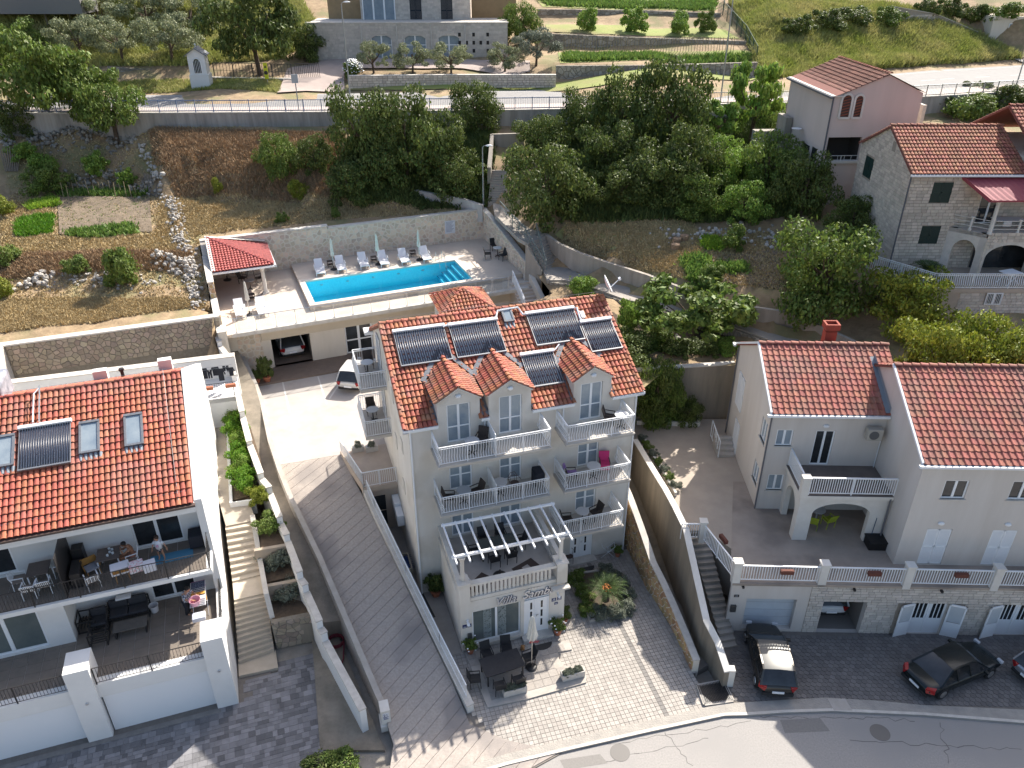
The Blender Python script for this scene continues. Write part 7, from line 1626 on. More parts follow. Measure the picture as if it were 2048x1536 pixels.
def lamp(px, py, z, h, label, arm=.9, dirx=.6):
 b = at(px, py, z); r = thing('street_lamp', b, label, 'street lamp'); M = Matrix.Translation(b)
 q = MB(M); q.tube([(0,0,0),(0,0,h*.5),(0,0,h)], .075, 8, r2=.045); q.tube([(0,0,h),(dirx*.25,-.1,h+.15),(dirx*arm*.6,-.2,h+.2)], .035, 6); q.box(-.14,.14,-.14,.14,0,.05); q.build('pole', GREYM, r)
 q = MB(M); q.lathe([(.05,-.03),(.13,0),(.15,.05),(.07,.11),(.01,.12)], (dirx*arm,-.25,h+.15), 12, sx=2.2); q.build('lamp_head', WMET, r, smooth=True)
lamp(967,408,10.1,4.75,'grey street lamp with oval head above the pool wall'); lamp(703,222,15.75,9,'tall road lamp left of the flowering oleander before the stone house'); lamp(1440,208,15.75,11,'tall road lamp near the rubble garden walls'); lamp(22,215,15.75,9,'tall road lamp at the far left of the road'); lamp(2030,180,15.75,9,'tall road lamp at the right edge of the road')
rdF = [(-400,222,15.8),(-100,224,15.8),(150,224.5,15.8),(320,224,15.8),(500,223,15.8),(680,222,15.8),(860,220,15.8),(1030,218,15.8),(1200,215,15.8),(1420,207,15.8),(1560,204,15.8),(1700,199,15.8),(1880,190,15.8),(2047,180,15.8),(2400,165,15.8)]
rdB = [(-400,192,15.8),(-100,191,15.8),(150,190.5,15.8),(320,190,15.8),(500,188.5,15.8),(680,187,15.8),(860,184,15.8),(1030,181,15.8),(1200,176,15.8),(1420,170,15.8),(1560,164,15.8),(1700,155,15.8),(1880,139,15.8),(2047,130,15.8),(2400,112,15.8)]
strip('upper_road', rdF, rdB, mat('upper_asphalt', (.25,.24,.23), (.21,.205,.20), .9, 1.5, .1, 30), .6)
q = MB(); F_ = [at(*p) for p in rdF]; B_ = [at(*p) for p in rdB]
for i in range(len(F_)-1):
 for t0, t1, h in ((0,.17,.12),):
  a, b, c, d = F_[i].lerp(B_[i],t0), F_[i+1].lerp(B_[i+1],t0), F_[i+1].lerp(B_[i+1],t1), F_[i].lerp(B_[i],t1); z = Vector((0,0,h)); q.add([a,b,c,d,a+z,b+z,c+z,d+z], [(4,5,6,7),(0,1,5,4),(2,3,7,6)])
q.build('road_sidewalk', mat('pinkish_sidewalk', (.46,.39,.35), (.40,.34,.31), .9, 2), kind='structure')
q = MB()
for i in range(len(F_)-1):
 for t in (.22,.93):
  a, b = F_[i].lerp(B_[i],t), F_[i+1].lerp(B_[i+1],t); n_ = (B_[i]-F_[i]).normalized()*.07; z = Vector((0,0,.006)); q.add([a-n_+z,b-n_+z,b+n_+z,a+n_+z], [(0,1,2,3)])
 a, b = F_[i].lerp(B_[i],.57), F_[i+1].lerp(B_[i+1],.57); n_ = (B_[i]-F_[i]).normalized()*.07; L_ = (b-a).length; k = 0
 while k < L_:
  u0, u1 = a.lerp(b,k/L_)+z, a.lerp(b,min(1,(k+2)/L_))+z; q.add([u0-n_,u1-n_,u1+n_,u0+n_], [(0,1,2,3)]); k += 5
q.build('road_markings', mat('road_paint',(.62,.6,.57)), kind='structure')
rw_, A, N_ = pwall('road_retaining_wall', [(x,y+2,15.95) for x,y,z in rdF], .35, [13.2]*len(rdF), mat('streaked_concrete', (.40,.37,.34), (.22,.205,.185), .95, 1.5, .3, 20, streak=True), 'long streaked concrete retaining wall carrying the upper road', cap=CAP, capw=.04)
blu = mat('blue_grey_rail',(.10,.15,.26),rough=.5)
for k, (i0, i1) in enumerate(((0,8),(8,13),(13,15))):
 g = MB();
 for i in range(i0, min(i1, len(A)-1)):
  a, b = A[i]+Vector((0,0,.07)), A[i+1]+Vector((0,0,.07))
  if k == 1 and i < 9: g.bar(a+Vector((0,0,1.05)), b+Vector((0,0,1.05)), .05); g.bar(a+Vector((0,0,.55)), b+Vector((0,0,.55)), .04)
  d = b-a; n = max(1, int(d.length/.16)); g.bar(a+Vector((0,0,1.0)), b+Vector((0,0,1.0)), .07); g.bar(a+Vector((0,0,.12)), b+Vector((0,0,.12)), .05)
  for j in range(n): p = a+d*(j/n); g.bar(p+Vector((0,0,.1)), p+Vector((0,0,1.0)), .02, .02, up=(1,0,0))
  n = max(1, round(d.length/1.75))
  for j in range(n): p = a+d*(j/n); g.bar(p, p+Vector((0,0,1.08)), .07, .07, up=(1,0,0))
 o = g.build('road_railing', (blu if k == 0 else GREYM), None); tag(o, ('blue barred railing along the left stretch of the upper road','grey railing of the upper road between bushes and pink house','grey railing of the upper road at the far right')[k], 'railing')
def rocks(name, P_, n, size, label, cat='rocks', m=None, spread=.6, pile=0):
 A = [gp(*p) for p in P_]; r = thing(name, A[0], label, cat); base = MB(); bm = bmesh.new(); bmesh.ops.create_icosphere(bm, subdivisions=1, radius=1)
 rr = random.Random(n)
 for v in bm.verts: v.co *= rr.uniform(.75,1.15)
 base.v = [v.co.copy() for v in bm.verts]; base.f = [tuple(v.index for v in f.verts) for f in bm.faces]; bm.free()
 pl = []; seg = [(A[i+1]-A[i]).length for i in range(len(A)-1)]; T_ = sum(seg)
 for k in range(n):
  t = rr.random()*T_; i = 0
  while t > seg[i] and i < len(seg)-1: t -= seg[i]; i += 1
  p = A[i].lerp(A[i+1], t/seg[i]); x, y = p.x+rr.gauss(0,spread*.5), p.y+rr.gauss(0,spread*.5); s = size*rr.uniform(.5,1.25); off = math.hypot(x-p.x,y-p.y)
  z = gz_(x,y)+s*.35+max(0,(pile*(1-off/(spread+.01))))*rr.random()
  pl.append(Matrix.Translation((x,y,z)) @ Matrix.Rotation(rr.random()*6,4,'Z') @ Matrix.Rotation(rr.random()*2,4,'X') @ Matrix.Diagonal((s,s*rr.uniform(.6,1),s*rr.uniform(.5,.8),1)))
 place(r, 'stone', base, m or RUBBLE, pl); return r
WST = mat('whitish_fieldstone', (.46,.43,.39), (.34,.315,.28), .9, 4, .3, 20, rand=.22)
rocks('dry_stone_wall', [(330,395),(350,420),(355,470),(372,510),(385,560),(395,620)], 300, .17, 'tumbled whitish dry stone wall running down between the two gardens', 'stone wall', WST, .7, .5)
rocks('stone_heap', [(310,520),(345,530),(385,550)], 110, .2, 'heap of white fieldstones at the right end of the terrace bank', 'stone heap', WST, .9, .9)
rocks('stone_heap', [(50,575),(80,560),(95,572)], 40, .24, 'small heap of white boulders on the left of the dry grass bank', 'stone heap', WST, .7, .5)
rocks('stone_line', [(110,560),(200,560),(270,570),(310,560)], 90, .15, 'scattered stones along the foot of the grass bank', 'stones', WST, .8, .1)
rocks('stone_bank', [(140,375),(200,365),(240,355),(310,370)], 260, .2, 'grey rubble bank behind the vegetable garden', 'stone bank', RUBBLED, .9, 1.0)
rocks('stone_bank', [(40,275),(110,282),(200,285),(260,285)], 170, .26, 'shaded rubble bank under the large road trees', 'stone bank', RUBBLED, .9, .7)
rocks('stone_border', [(15,300),(22,270),(20,245)], 60, .25, 'rough stone border beside the field steps at the far left', 'stone border', RUBBLE, .5, .5)
rocks('stone_border', [(285,290),(300,330),(312,360),(330,390)], 70, .25, 'rough stones along the right edge of the upper garden plot', 'stone border', WST, .5, .4)
rocks('stone_heap', [(1330,475),(1400,470),(1480,470),(1550,480)], 110, .2, 'scattered white stones at the edge of the dark bushes on the right', 'stones', WST, 1.4, .2)
rocks('stone_line', [(1230,690),(1330,680),(1400,690),(1470,700)], 60, .2, 'row of stones bordering the small garden behind the villa', 'stones', WST, .6, .1)
# ================================================= STONE HOUSE, PINK HOUSE, TOP HOUSE
def house_wall(q, f, x0, x1, d, z0, z1, hs, depth=.14): wall_holes(q, f.F(0,d,0) if q.M == Matrix() else FPn(d), x0, x1, z0, z1, hs, depth)
S = Fr(24.32, 48, 0)
sh = thing('stone_house', S.w(3,3,9), 'light limestone block house with dark green shutters and burgundy awning at the right edge', 'house')
SZ, SR, SRZ, SD = 17.42, 3.9, 19.4, 8.0
fw_ = [(1.44,2.66,15.62,16.88),(1.42,2.62,12.93,14.13),(4.6,5.9,14.3,16.6)]; sw_ = [(-6.85,-5.5,15.55,16.9),(-6.8,-5.6,12.8,14.05),(-3.4,-2.85,18.1,18.6)]
q = MB(S.M); wall_holes(q, FPn(0), 0, 9.2, 8.3, SZ, fw_, .1)
MLs = Matrix(((0,0,-1,0),(-1,0,0,0),(0,1,0,0),(0,0,0,1))); wall_holes(q, MLs, -SD, 0, 8.3, SZ, sw_[:2], .1); q.add([(0,0,SZ),(0,SD,SZ),(0,SR,SRZ)], [(0,1,2)]); q.build('wall', GROUT, sh)
pieces(sh, 'stone_block', S.F(0,0,0), bond(0,8.9,9.4,SZ-.05,.38,.2,.022,fw_+[(5.0,9.2,11.3,13.9)],51), 0, .03, BLOCK, .5, topshrink=.02)
pieces(sh, 'stone_block', S.Lf(0,0,0), bond(-SD,0,9.4,SZ,.38,.2,.022,sw_,52)+bond(-SD,0,SZ,SRZ,.38,.2,.022,sw_,53,[(-SD,SZ),(0,SZ),(-SR,SRZ)]), 0, .03, BLOCK, .5, topshrink=.02)
GSH = mat('dark_green_shutter', (.012,.035,.03), rough=.5)
for a, b_, c, d in fw_[:2]: shutters(sh, S.F(a,0,c) @ Matrix.Translation((0,0,-.04)), b_-a, d-c, GSH)
for a, b_, c, d in sw_[:2]: shutters(sh, S.M @ MLs @ Matrix.Translation((a,c,-.04)), b_-a, d-c, GSH)
window(sh, S.F(4.6,0,14.3), 1.3, 2.3, 2, None, GLD)
gable_roof(sh, S, -.15, 7.0, -.2, SD+.2, SZ, SRZ, TILED, tile_mesh(.22,.42,.08,4), .22, .36, under='roof_underlay_aged')
q = MB(S.M); q.box(-.2,7.1,-.36,-.22,SZ-.12,SZ); q.build('gutter', WMET, sh); q = MB(S.M); q.tube([(-.06,-.06,SZ),(-.06,-.06,9)],.05,6); q.build('downpipe', mat('grey_pipe',(.12,.12,.13)), sh)
q = MB(S.M); q.box(7.0,12,.6,8,9,18.2); q.build('rear_wing', BLOCK, sh); gable_roof(sh, S, 7.1, 13, -.4, 8.6, 18.4, 20.6, TILED, tile_mesh(.22,.42,.08,4), .22, .36, under='roof_underlay_aged')
q = MB(S.M); q.box(7.9,8.6,.6,1.3,18,20.3); q.build('chimney', mat('brick_red',(.3,.065,.04)), sh)
q = MB(S.M); q.box(5.1,13,-.06,-.01,11.4,13.84); q.build('porch_shade_panel', GLD, sh)  # added dark panel standing in for the deep shade inside the porch
q = MB(S.M); af = [S.front(x,y,-1.5) for x,y in ((1958,552),(2046,552),(2002,490))]; ax0, ax1, azt = af[0][0], af[1][0], af[2][1]
arch(q, FPn(-1.5), ax0, ax1, azt-.85, azt, 14.1, .35); q.box(4.75,ax0,-1.5,-1.15,11.3,14.1); q.box(ax1,13,-1.5,-1.15,11.3,14.1)
dx, dy = 4.75-3.1, -1.5; LA = math.hypot(dx,dy); Ma = Matrix(((dx/LA,0,dy/LA,3.1),(dy/LA,0,-dx/LA,0),(0,1,0,0),(0,0,0,1)))
arch(q, Ma, .5, LA-.35, 12.7, 13.5, 14.1, .3, 12); q.box(0,.5,11.3,14.1,-.3,0,Ma) ; q.box(LA-.35,LA,11.3,14.1,-.3,0,Ma); q.prism([(3.1,0),(4.75,-1.5),(13,-1.5),(13,0)], 13.85, 14.1)
q.build('porch', BLOCKW, sh)
pieces(sh, 'stone_block', S.F(0,-1.5,0), [p for p in bond(4.8,12.5,11.4,14.2,.38,.2,.022,[(ax0-.1,ax1+.1,11,azt-.3),(ax0+.3,ax1-.3,11,azt+.05)],55)], 0, .03, BLOCK, .4)
q = MB(S.M); q.prism([(-1.6,.0),(1.2,-3.5),(13,-3.5),(13,0)], 11.1, 11.35); q.prism([(1.3,-3.4),(13,-3.4),(13,-3.1),(1.3,-3.1)], 8, 11.1); q.build('lower_terrace', mat('terrace_paving',(.45,.37,.3)), sh)
pieces(sh, 'stone_block', S.F(0,-3.4,0), bond(3.0,12.5,9.5,11.05,.38,.2,.022,[(4.55,5.6,10.25,11.1)],57), 0, .03, BLOCKW, .4)
window(sh, S.F(4.6,-3.4,10.3), 1.0, .78, 2, None, GLD, depth=-.04)
q = MB(S.M)
for k in range(11): q.bar((4.62+k*.096,-3.5,10.3),(4.62+k*.096,-3.5,11.08),.02)
q.build('window_bars', WMET, sh)
g = MB(S.M); railing(g, [(-1.5,-.1),(1.25,-3.45),(12.5,-3.45)], 11.35, .95, .13, .03, .1, 2.4, .04, out=1); g.build('terrace_railing', WMET, sh)
g = MB(S.M)
for a, b_ in (((3.2,-.1),(4.85,-1.42)),((4.85,-1.42),(12.5,-1.42))):
 for h in (.3,.55,.8): g.bar((*a,14.1+h),(*b_,14.1+h),.03)
for x, y in ((4.0,-.75),(6.6,-1.4),(8.6,-1.4)): g.lathe([(.1,0),(.1,.1),(.06,.2),(.08,.5),(.06,.75),(.1,.8),(.1,.9)], (x,y,14.1), 8)
g.lathe([(.16,0),(.12,.15),(.11,1.9),(.17,2.1)], (4.9,-1.4,14.1), 10); g.build('upper_railing', WHITE, sh)
AW = mat('burgundy_sheet', (.30,.06,.075), (.26,.05,.065), .6, 2); q = MB(S.M); n = 46
vs = [];
for k in range(n+1):
 x = k/n; z_ = .03*(k%2); vs += [(3.1+x*9,0.0,17.25+z_),(4.05+x*9,-1.95,16.35+z_)]
q.add(vs, [(2*k,2*k+1,2*k+3,2*k+2) for k in range(n)]); q.bar((3.1,0,17.2),(4.05,-1.95,16.3),.1,.2); q.bar((4.05,-1.95,16.3),(13,-1.95,16.3),.08,.12); q.build('awning', AW, sh)
q = MB(TR(S,6.2,-.8,14.1)); q.box(-.9,.9,-.4,.4,.7,.76); q.bar((-.8,0,0),(-.8,0,.7),.08); q.bar((.8,0,0),(.8,0,.7),.08); q.box(-.5,0,-.42,-.4,.4,.76); tag(q.build('covered_table', mat('pale_cloth',(.5,.5,.5))), 'table with a pale cloth on the upper porch of the stone house', 'table')
q = MB(TR(S,8.4,-.6,14.1)); q.box(-.7,.7,-.4,.4,.1,.5); q.box(-.7,.7,.2,.4,.5,.95); tag(q.build('sofa', mat('dark_cloth',(.02,.022,.03)), bevel=.05), 'dark sofa on the upper porch of the stone house', 'sofa')
q = MB(TR(S,6.2,-2.6,11.35,20))
for a in ((-.5,-.35),(.5,-.35),(.5,.35),(-.5,.35)): q.bar((*a,0),(-a[0]*.6,a[1],.72),.04)
q.box(-.55,.55,-.4,.4,.72,.75); tag(q.build('white_folding_table', WMET), 'white crossed leg table on the lower terrace of the stone house', 'table')
a, b_ = at(1690,452,12.4), at(1806,455,12.4); q = MB(); q.bar(a, b_, .14, .16); tag(q.build('white_beam', WHITE), 'long white beam projecting left from the stone house corner', 'beam')
T = Fr(22.57, 58, 3)
ph = thing('pink_house', T.w(3,4,13), 'pink rendered house with twin arched windows and weathered tiled roof below the road', 'house')
apx, apz = T.front(1780,150,0); rex, rez = T.front(1847,186,0); TE = 20.15
ow = T.front(1651,275,0); ow2 = T.front(1702,320,0); hs = [(.15,ow2[0]+.5,ow2[1]-.1,ow[1])]
aw = [T.front(x,y,0) for x,y in ((1676,236),(1697,236),(1702,236),(1720,236))]
q = MB(T.M); wall_holes(q, FPn(0), 0, rex, 10.5, 19.0, hs, .25); wall_holes(q, FPn(0), 0, rex, 19.0, TE, [], .2)
q.add([(0,0,TE),(rex,0,TE),(rex,0,rez),(apx,0,apz),(0,0,TE)], [(0,1,2,3)]); q.add([(0,0,10.5),(0,8.4,10.5),(0,8.4,TE),(0,0,TE)], [(3,2,1,0)]); q.add([(rex,0,10.5),(rex,8.4,10.5),(rex,8.4,rez),(rex,0,rez)], [(0,1,2,3)]); q.box(0,rex,8.3,8.4,10.5,TE); q.build('wall', PINK, ph)
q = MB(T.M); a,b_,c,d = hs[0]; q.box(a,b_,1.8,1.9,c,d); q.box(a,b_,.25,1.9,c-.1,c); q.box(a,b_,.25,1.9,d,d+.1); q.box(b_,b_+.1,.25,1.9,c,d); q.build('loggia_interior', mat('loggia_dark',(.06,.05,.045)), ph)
g = MB(T.M); railing(g, [(a,.1),(b_,.1)], c, .4, .5, .03, 0, 1.5, .06); g.box(a-.05,b_+.05,-.12,.1,c-.12,c+.05); g.build('loggia_rail', WHITE, ph)
for i in (0,2):
 x0, x1, z0 = aw[i][0], aw[i+1][0], aw[0][1]; cx_ = (x0+x1)/2; hw = (x1-x0)/2
 q = MB(T.F(0,0,0)); pts_ = [(x0,z0),(x1,z0)]+[(cx_+hw*math.cos(t*math.pi/8), z0+1.25+hw*math.sin(t*math.pi/8)) for t in range(9)]; q.prism(pts_, .002, .05); o = q.build('window', GLD, ph)
 q = MB(T.F(0,0,0)); P_ = [Vector((x,y,.06)) for x,y in pts_]
 for k in range(len(P_)): q.bar(P_[k], P_[(k+1)%len(P_)], .14, .1)
 q.build('window_surround', WHITE, o)
 q = MB(T.F(0,0,0))
 for k in range(7): q.bar((x0+.05,z0+.15+k*.2,.055),(x1-.05,z0+.3+k*.2,.055),.06,.02)
 q.build('shutter', mat('brown_shutter',(.16,.05,.03)), o)
rb = 8.6; q = MB(T.M); q.add([(-.2,-.15,TE),(-.2,rb,TE),(apx,rb,apz+.05),(apx,-.15,apz+.05),(rex+.2,-.15,rez),(rex+.2,rb,rez)], [(3,2,1,0),(2,3,4,5)]); q.build('roof', mat('roof_underlay_aged',(.17,.08,.05),(.13,.06,.04),.95,5), ph)
PMp = plane_from(T.w(.75,rb,TE+.01+.75*(apz-TE)/(apx+.2)), T.w(.75,-.15,TE+.01+.75*(apz-TE)/(apx+.2)), T.w(apx,-.15,apz+.06)); tl = math.hypot(apx-.75,(apz-TE)*.8)
tiles(ph, PMp, [(0,0),(rb+.15,0),(rb+.15,tl-.02),(0,tl-.02)], .24, .4, tile_mesh(.23,.42,.07,4), mat('brown_old_tile',(.25,.11,.075),(.17,.08,.06),.9,5,.2,30,rand=.3))
ridge(ph, T.w(apx,-.2,apz+.08), T.w(apx,rb,apz+.08), .13, .4, TILED)
for k in range(10): MB(T.M).box(-.22,.72,-.12+k*.87,.68+k*.87,TE+.02,TE+.1).build('white_panel', WHITE, ph)
q = MB(T.M); q.tube([(-.08,-.08,TE),(-.08,-.08,11)],.06,6); q.bar((-.25,-.25,TE-.02),(-.25,rb,TE-.02),.14); q.build('downpipe', mat('grey_pipe',(.12,.12,.13)), ph)
for (d0, d1, z0, z1) in ((1.2,2.0,14.4,16.3),(2.6,3.7,14.5,16.2)): q = MB(T.M); q.box(-.05,.01,d0,d1,z0,z1); q.build('window', GLD, ph)
q = MB(T.M); q.lathe([(.05,0),(.3,.05),(.4,.12)], (-.5,4.4,17), 12, Matrix.Rotation(0,4,'X')); q.build('dish', WMET, ph)
q = MB(T.M)
for k in range(9): q.box(rex+.1,rex+1.6,5.6-k*.34,5.94-k*.34,15.5,19.0-k*.3)
q.box(rex+1.6,rex+1.85,2.4,8,15,19.1); q.box(rex+1.6,rex+3.4,1.8,2.6,14,16.2); q.build('outer_stair', BLOCKW, ph)
g = MB(T.M); railing(g, [(rex+.15,8.5),(rex+2.9,8.5)], 15.9, 1.2, .2, .04, 0, 1.2, .3, top=.1);
for x in (rex+.2,rex+2.0,rex+3.4): g.lathe([(.2,0),(.2,1.3),(.12,1.35),(.16,1.5),(.05,1.65)], (x,8.5,15.9), 8)
g.build('stone_balustrade', BLOCKW, ph)
q = MB(T.M); q.box(-.6,-.1,6.5,8.4,11,17.5); q.box(-2.6,-.6,7.4,8.2,12,16.3); q.build('side_wall', CONC, ph)
hO = at(690,117,17.7); H = Fr(hO.x, hO.y, 1)
th = thing('hill_house', H.w(5,5,17.7), 'stone block house with arched glazed doors and dark shutters above the road', 'house')
hp = lambda x, y, d=0: H.front(x, y, d)
TW_ = hp(690,47)[1]; xr = hp(1015,60)[0]; xl = hp(640,60)[0]-1.5
ar = [(hp(741,75)[0],hp(783,75)[0]),(hp(807,75)[0],hp(852,75)[0]),(hp(875,75)[0],hp(920,75)[0])]; az = hp(830,70)[1]
q = MB(H.M); xs = [xl]+[x for p in ar for x in p]+[xr]
for k in range(0, len(xs), 2): q.box(xs[k],xs[k+1],0,.3,17.2,TW_)
for a, c in ar: arch(q, FPn(0), a, c, az-.6, az, TW_, .3)
q.box(xl,xr,.3,7,TW_-.3,TW_-.02); q.build('terrace_wall', BLOCKW, th)
pieces(th, 'stone_block', H.F(0,0,0), bond(xl,xr,17.6,TW_,.55,.27,.03,[(a-.1,c+.1,17,az) for a,c in ar],61), 0, .04, BLOCKW, .4)
for a, c in ar: window(th, H.F(a,0,17.5), c-a, az-17.5, 2, .6, GLS, depth=.25, name='arched_door', fw=.1)
q = MB(H.M); q.box(xl-.1,xr+.1,-.1,.4,TW_,TW_+.12);
for x in (hp(722,60)[0],hp(793,60)[0],hp(862,60)[0],hp(930,60)[0]): q.tube([(x,-.1,TW_-.2),(x,-.1,17.6)],.09,6)
q.build('coping', CAP, th)
q = MB(H.M)
for i in range(5):
 for j in range(3):
  if (i+j)%2 == 0 or j == 1: q.box(xr-5.6+i*.8,xr-5.3+i*.8,-.05,.01,18.3+j*.85,18.7+j*.85)
q.build('vent_opening', DARK, th)
d2 = 5.0; ux0 = hp(722,30,d2)[0]; ux1 = hp(940,30,d2)[0]; w2_ = (hp(727,40,d2)[0],hp(792,40,d2)[0]); zb_ = hp(760,44,d2)[1]
q = MB(H.M); q.box(ux0,ux1,d2,d2+8,TW_-.3,28.5); q.build('upper_wall', BLOCKW, th)
pieces(th, 'stone_block', H.F(0,d2,0), bond(ux0,ux1,TW_,28.5,.6,.29,.03,[(w2_[0],w2_[1],zb_,zb_+2.6),(hp(820,20,d2)[0],hp(844,20,d2)[0],zb_,zb_+2.4),(hp(882,20,d2)[0],hp(905,20,d2)[0],zb_-.1,zb_+2.4)],63), 0, .04, BLOCKW, .4)
window(th, H.F(w2_[0],d2,zb_), w2_[1]-w2_[0], 2.6, 3, None, GLS, depth=-.02, fw=.12)
for x in (820,882): shutters(th, H.F(hp(x,20,d2)[0],d2,zb_), 1.35, 2.4, mat('charcoal_shutter',(.03,.035,.045)))
q = MB(H.M); q.box(ux1+.1,ux1+5.5,d2+3,d2+3.2,TW_-.3,26); q.build('side_wall', mat('ochre_render',(.36,.25,.14),(.3,.21,.12),.95,1.5), th); q = MB(H.M); q.box(ux0-4,ux0,d2+1,d2+1.3,TW_-.3,24); q.build('side_wall', mat('ochre_render',(.36,.25,.14),(.3,.21,.12),.95,1.5), th)
DRV = mat('pinkish_drive', (.42,.34,.30), (.34,.28,.25), .9, 1); ground_patch('driveway', [(555,188),(690,186),(688,150),(1060,146),(1060,124),(660,120),(575,140)], DRV, .9, .16)
def mwall(P_, zb, label, m=BLOCK, bw_=.5, bh=.25, rub=False, t=.4):
 w_, A, N_ = pwall('garden_wall', P_, t, zb, GROUT if not rub else JOINT, label, cap=CAP if not rub else None)
 for i in range(len(A)-1):
  M_, W_ = facing(A[i]+N_[i], A[i+1]+N_[i+1], zb); h0, h1 = A[i].z-zb, A[i+1].z-zb
  pl = voronoi([(0,0),(W_,0),(W_,h1),(0,h0)], .55, .05, seed=70+i) if rub else bond(0,W_,0,min(h0,h1),bw_,bh,.03,seed=71+i)
  pieces(w_, 'wall_stone', M_, pl, -.02, .06, m, .5, topshrink=.08)
mwall([(698,152,17.15),(900,150,17.15),(1112,150,17.15)], 15.9, 'long low block wall in front of the stone house drive')
mwall([(1112,131,17.75),(1300,130,17.75),(1514,124,17.9)], 16.0, 'rubble stone wall holding the lowest garden terrace above the road', RUBBLE, rub=True)
mwall([(1075,66,19.7),(1260,74,19.3),(1492,82,18.9)], 17.9, 'rubble stone wall holding the middle garden terrace', RUBBLE, rub=True)
mwall([(1075,18,21.4),(1260,20,21.3),(1442,26,21.15)], 19.8, 'rubble stone wall holding the top garden terrace', RUBBLE, rub=True)
mwall([(215,133,17.6),(280,137,17.3),(395,138,17.2)], 16.2, 'grey rubble wall behind the roadside shrine', RUBBLED, rub=True); mwall([(420,155,16.7),(585,158,16.6)], 15.8, 'low block wall with fence beside the driveway gate')
mwall([(1790,14,21.9),(1870,28,20.9),(1960,66,18.6)], 16.6, 'tall pale stone wall running down the far right field', BLOCK, .6, .3)
mwall([(1870,192,15.7),(1960,188,15.7),(2100,180,15.7)], 13.6, 'block wall below the road behind the pink house', BLOCK, .5, .25)
bp = at(1972,96,16.9); q = MB(Matrix.Translation(bp)); q.box(0,14,0,9,0,3.8); fh = thing('far_house', bp, 'beige house with white door and paved yard at the top right corner', 'house'); q.build('wall', PINK if False else CREAM, fh)
window(fh, Matrix(((1,0,0,bp.x+2.2),(0,0,-1,bp.y),(0,1,0,bp.z+.1),(0,0,0,1))), 1.5, 2.9, 3, .75, GLS, depth=-.03, name='door')
ground_patch('far_yard', [(1960,100),(2200,100),(2200,126),(1990,106)], CONCL, 1, .12)
sp_ = at(403,181,15.9); sn = thing('shrine', sp_, 'small white wayside shrine with gabled stone roof and barred arched niche', 'shrine'); M = Matrix.Translation(sp_) @ Matrix.Rotation(rad(8),4,'Z')
q = MB(M); q.box(-.95,.95,-.0,1.8,0,1.5); q.box(-.85,.85,.08,1.75,1.5,3.5); q.add([(-.85,.08,3.5),(.85,.08,3.5),(0,.08,4.0)], [(0,1,2)]); q.box(-.95,.95,-.02,.1,1.45,1.55); q.build('walls', LHW, sn)
q = MB(M); q.add([(-1.1,-.15,3.38),(0,-.15,4.15),(0,1.95,4.15),(-1.1,1.95,3.38),(1.1,-.15,3.38),(1.1,1.95,3.38),(-1.1,-.15,3.3),(0,-.15,4.05),(1.1,-.15,3.3)], [(0,1,2,3),(1,4,5,2),(0,6,7,1),(1,7,8,4)]); q.build('roof', LEAD, sn)
q = MB(M @ Matrix(((1,0,0,0),(0,0,-1,.08),(0,1,0,0),(0,0,0,1)))); q.prism([(-.35,1.7),(.35,1.7)]+[(.35*math.cos(t*math.pi/8),2.7+.35*math.sin(t*math.pi/8)) for t in range(9)], .0, .02); q.build('niche', GLD, sn)
q = MB(M);
for k in range(4): q.bar((-.24+k*.16,.03,1.7),(-.24+k*.16,.03,2.95),.03)
q.tube([(-.4,.04,1.65),(-.4,.04,2.7),(-.28,.04,3.0),(0,.04,3.13),(.28,.04,3.0),(.4,.04,2.7),(.4,.04,1.65)],.05,5); q.bar((0,.8,4.15),(0,.8,4.5),.06); q.bar((-.12,.8,4.38),(.12,.8,4.38),.06); q.build('bars_and_cross', WMET, sn)
def sign(px, py, h, w_, hh, col, label, marks=None):
 b = at(px,py,15.9); r = thing('road_sign', b, label, 'road sign'); q = MB(Matrix.Translation(b)); q.tube([(0,0,0),(0,0,h)],.05,6); q.build('pole', GREYM, r)
 q = MB(Matrix.Translation(b)); q.box(-w_/2,w_/2,-.1,-.05,h-hh,h); q.build('panel', col, r)
 if marks: q = MB(Matrix.Translation(b)); q.lathe([(.2,0),(.2,.01)], (0,0,0), 12, Matrix.Translation((0,-.11,h-hh*.6)) @ Matrix.Rotation(rad(90),4,'X')); q.add([(-.14,-.115,h-hh*.3),(.14,-.115,h-hh*.3),(0,-.115,h-hh*.12)], [(0,1,2)]); q.build('symbol', BLKM, r)
sign(537,176,2.5,.42,1.6,mat('sign_yellow',(.55,.55,.02),rough=.5),'tall fluorescent yellow road sign with black symbols at the drive entrance', 1); sign(598,222,3.2,.6,.75,mat('grey_sign_back',(.42,.43,.44)),'grey backed road sign on a pole behind the blue railing')
def fence(P_, h, label, m_=BLKM, step=.35):
 g = MB(); A = [gp(*p) for p in P_]
 for i in range(len(A)-1):
  a, b = A[i], A[i+1]; n = max(1,int((b-a).length/step)); z = Vector((0,0,1)); g.bar(a+z*h,b+z*h,.05); g.bar(a+z*h*.5,b+z*h*.5,.03)
  for k in range(n+1): p = a.lerp(b,k/n); g.bar(p-z*.2,p+z*h,.04 if k%6 else .09)
 tag(g.build('fence', m_), label, 'fence')
gm_ = mat('green_wire',(.03,.07,.05)); fence([(430,155),(585,158)],1.5,'dark barred garden fence beside the driveway'); fence([(1445,30),(1490,80),(1512,122)],1.6,'green wire fence at the right end of the garden terraces',gm_); fence([(1450,0),(1445,30)],1.6,'green wire fence at the top of the terraces',gm_)
q = MB(); b = at(592,157,16.6)
for k in range(14): q.bar(b+Vector((k*.2,0,-.3)), b+Vector((k*.2,0,1.5)), .04)
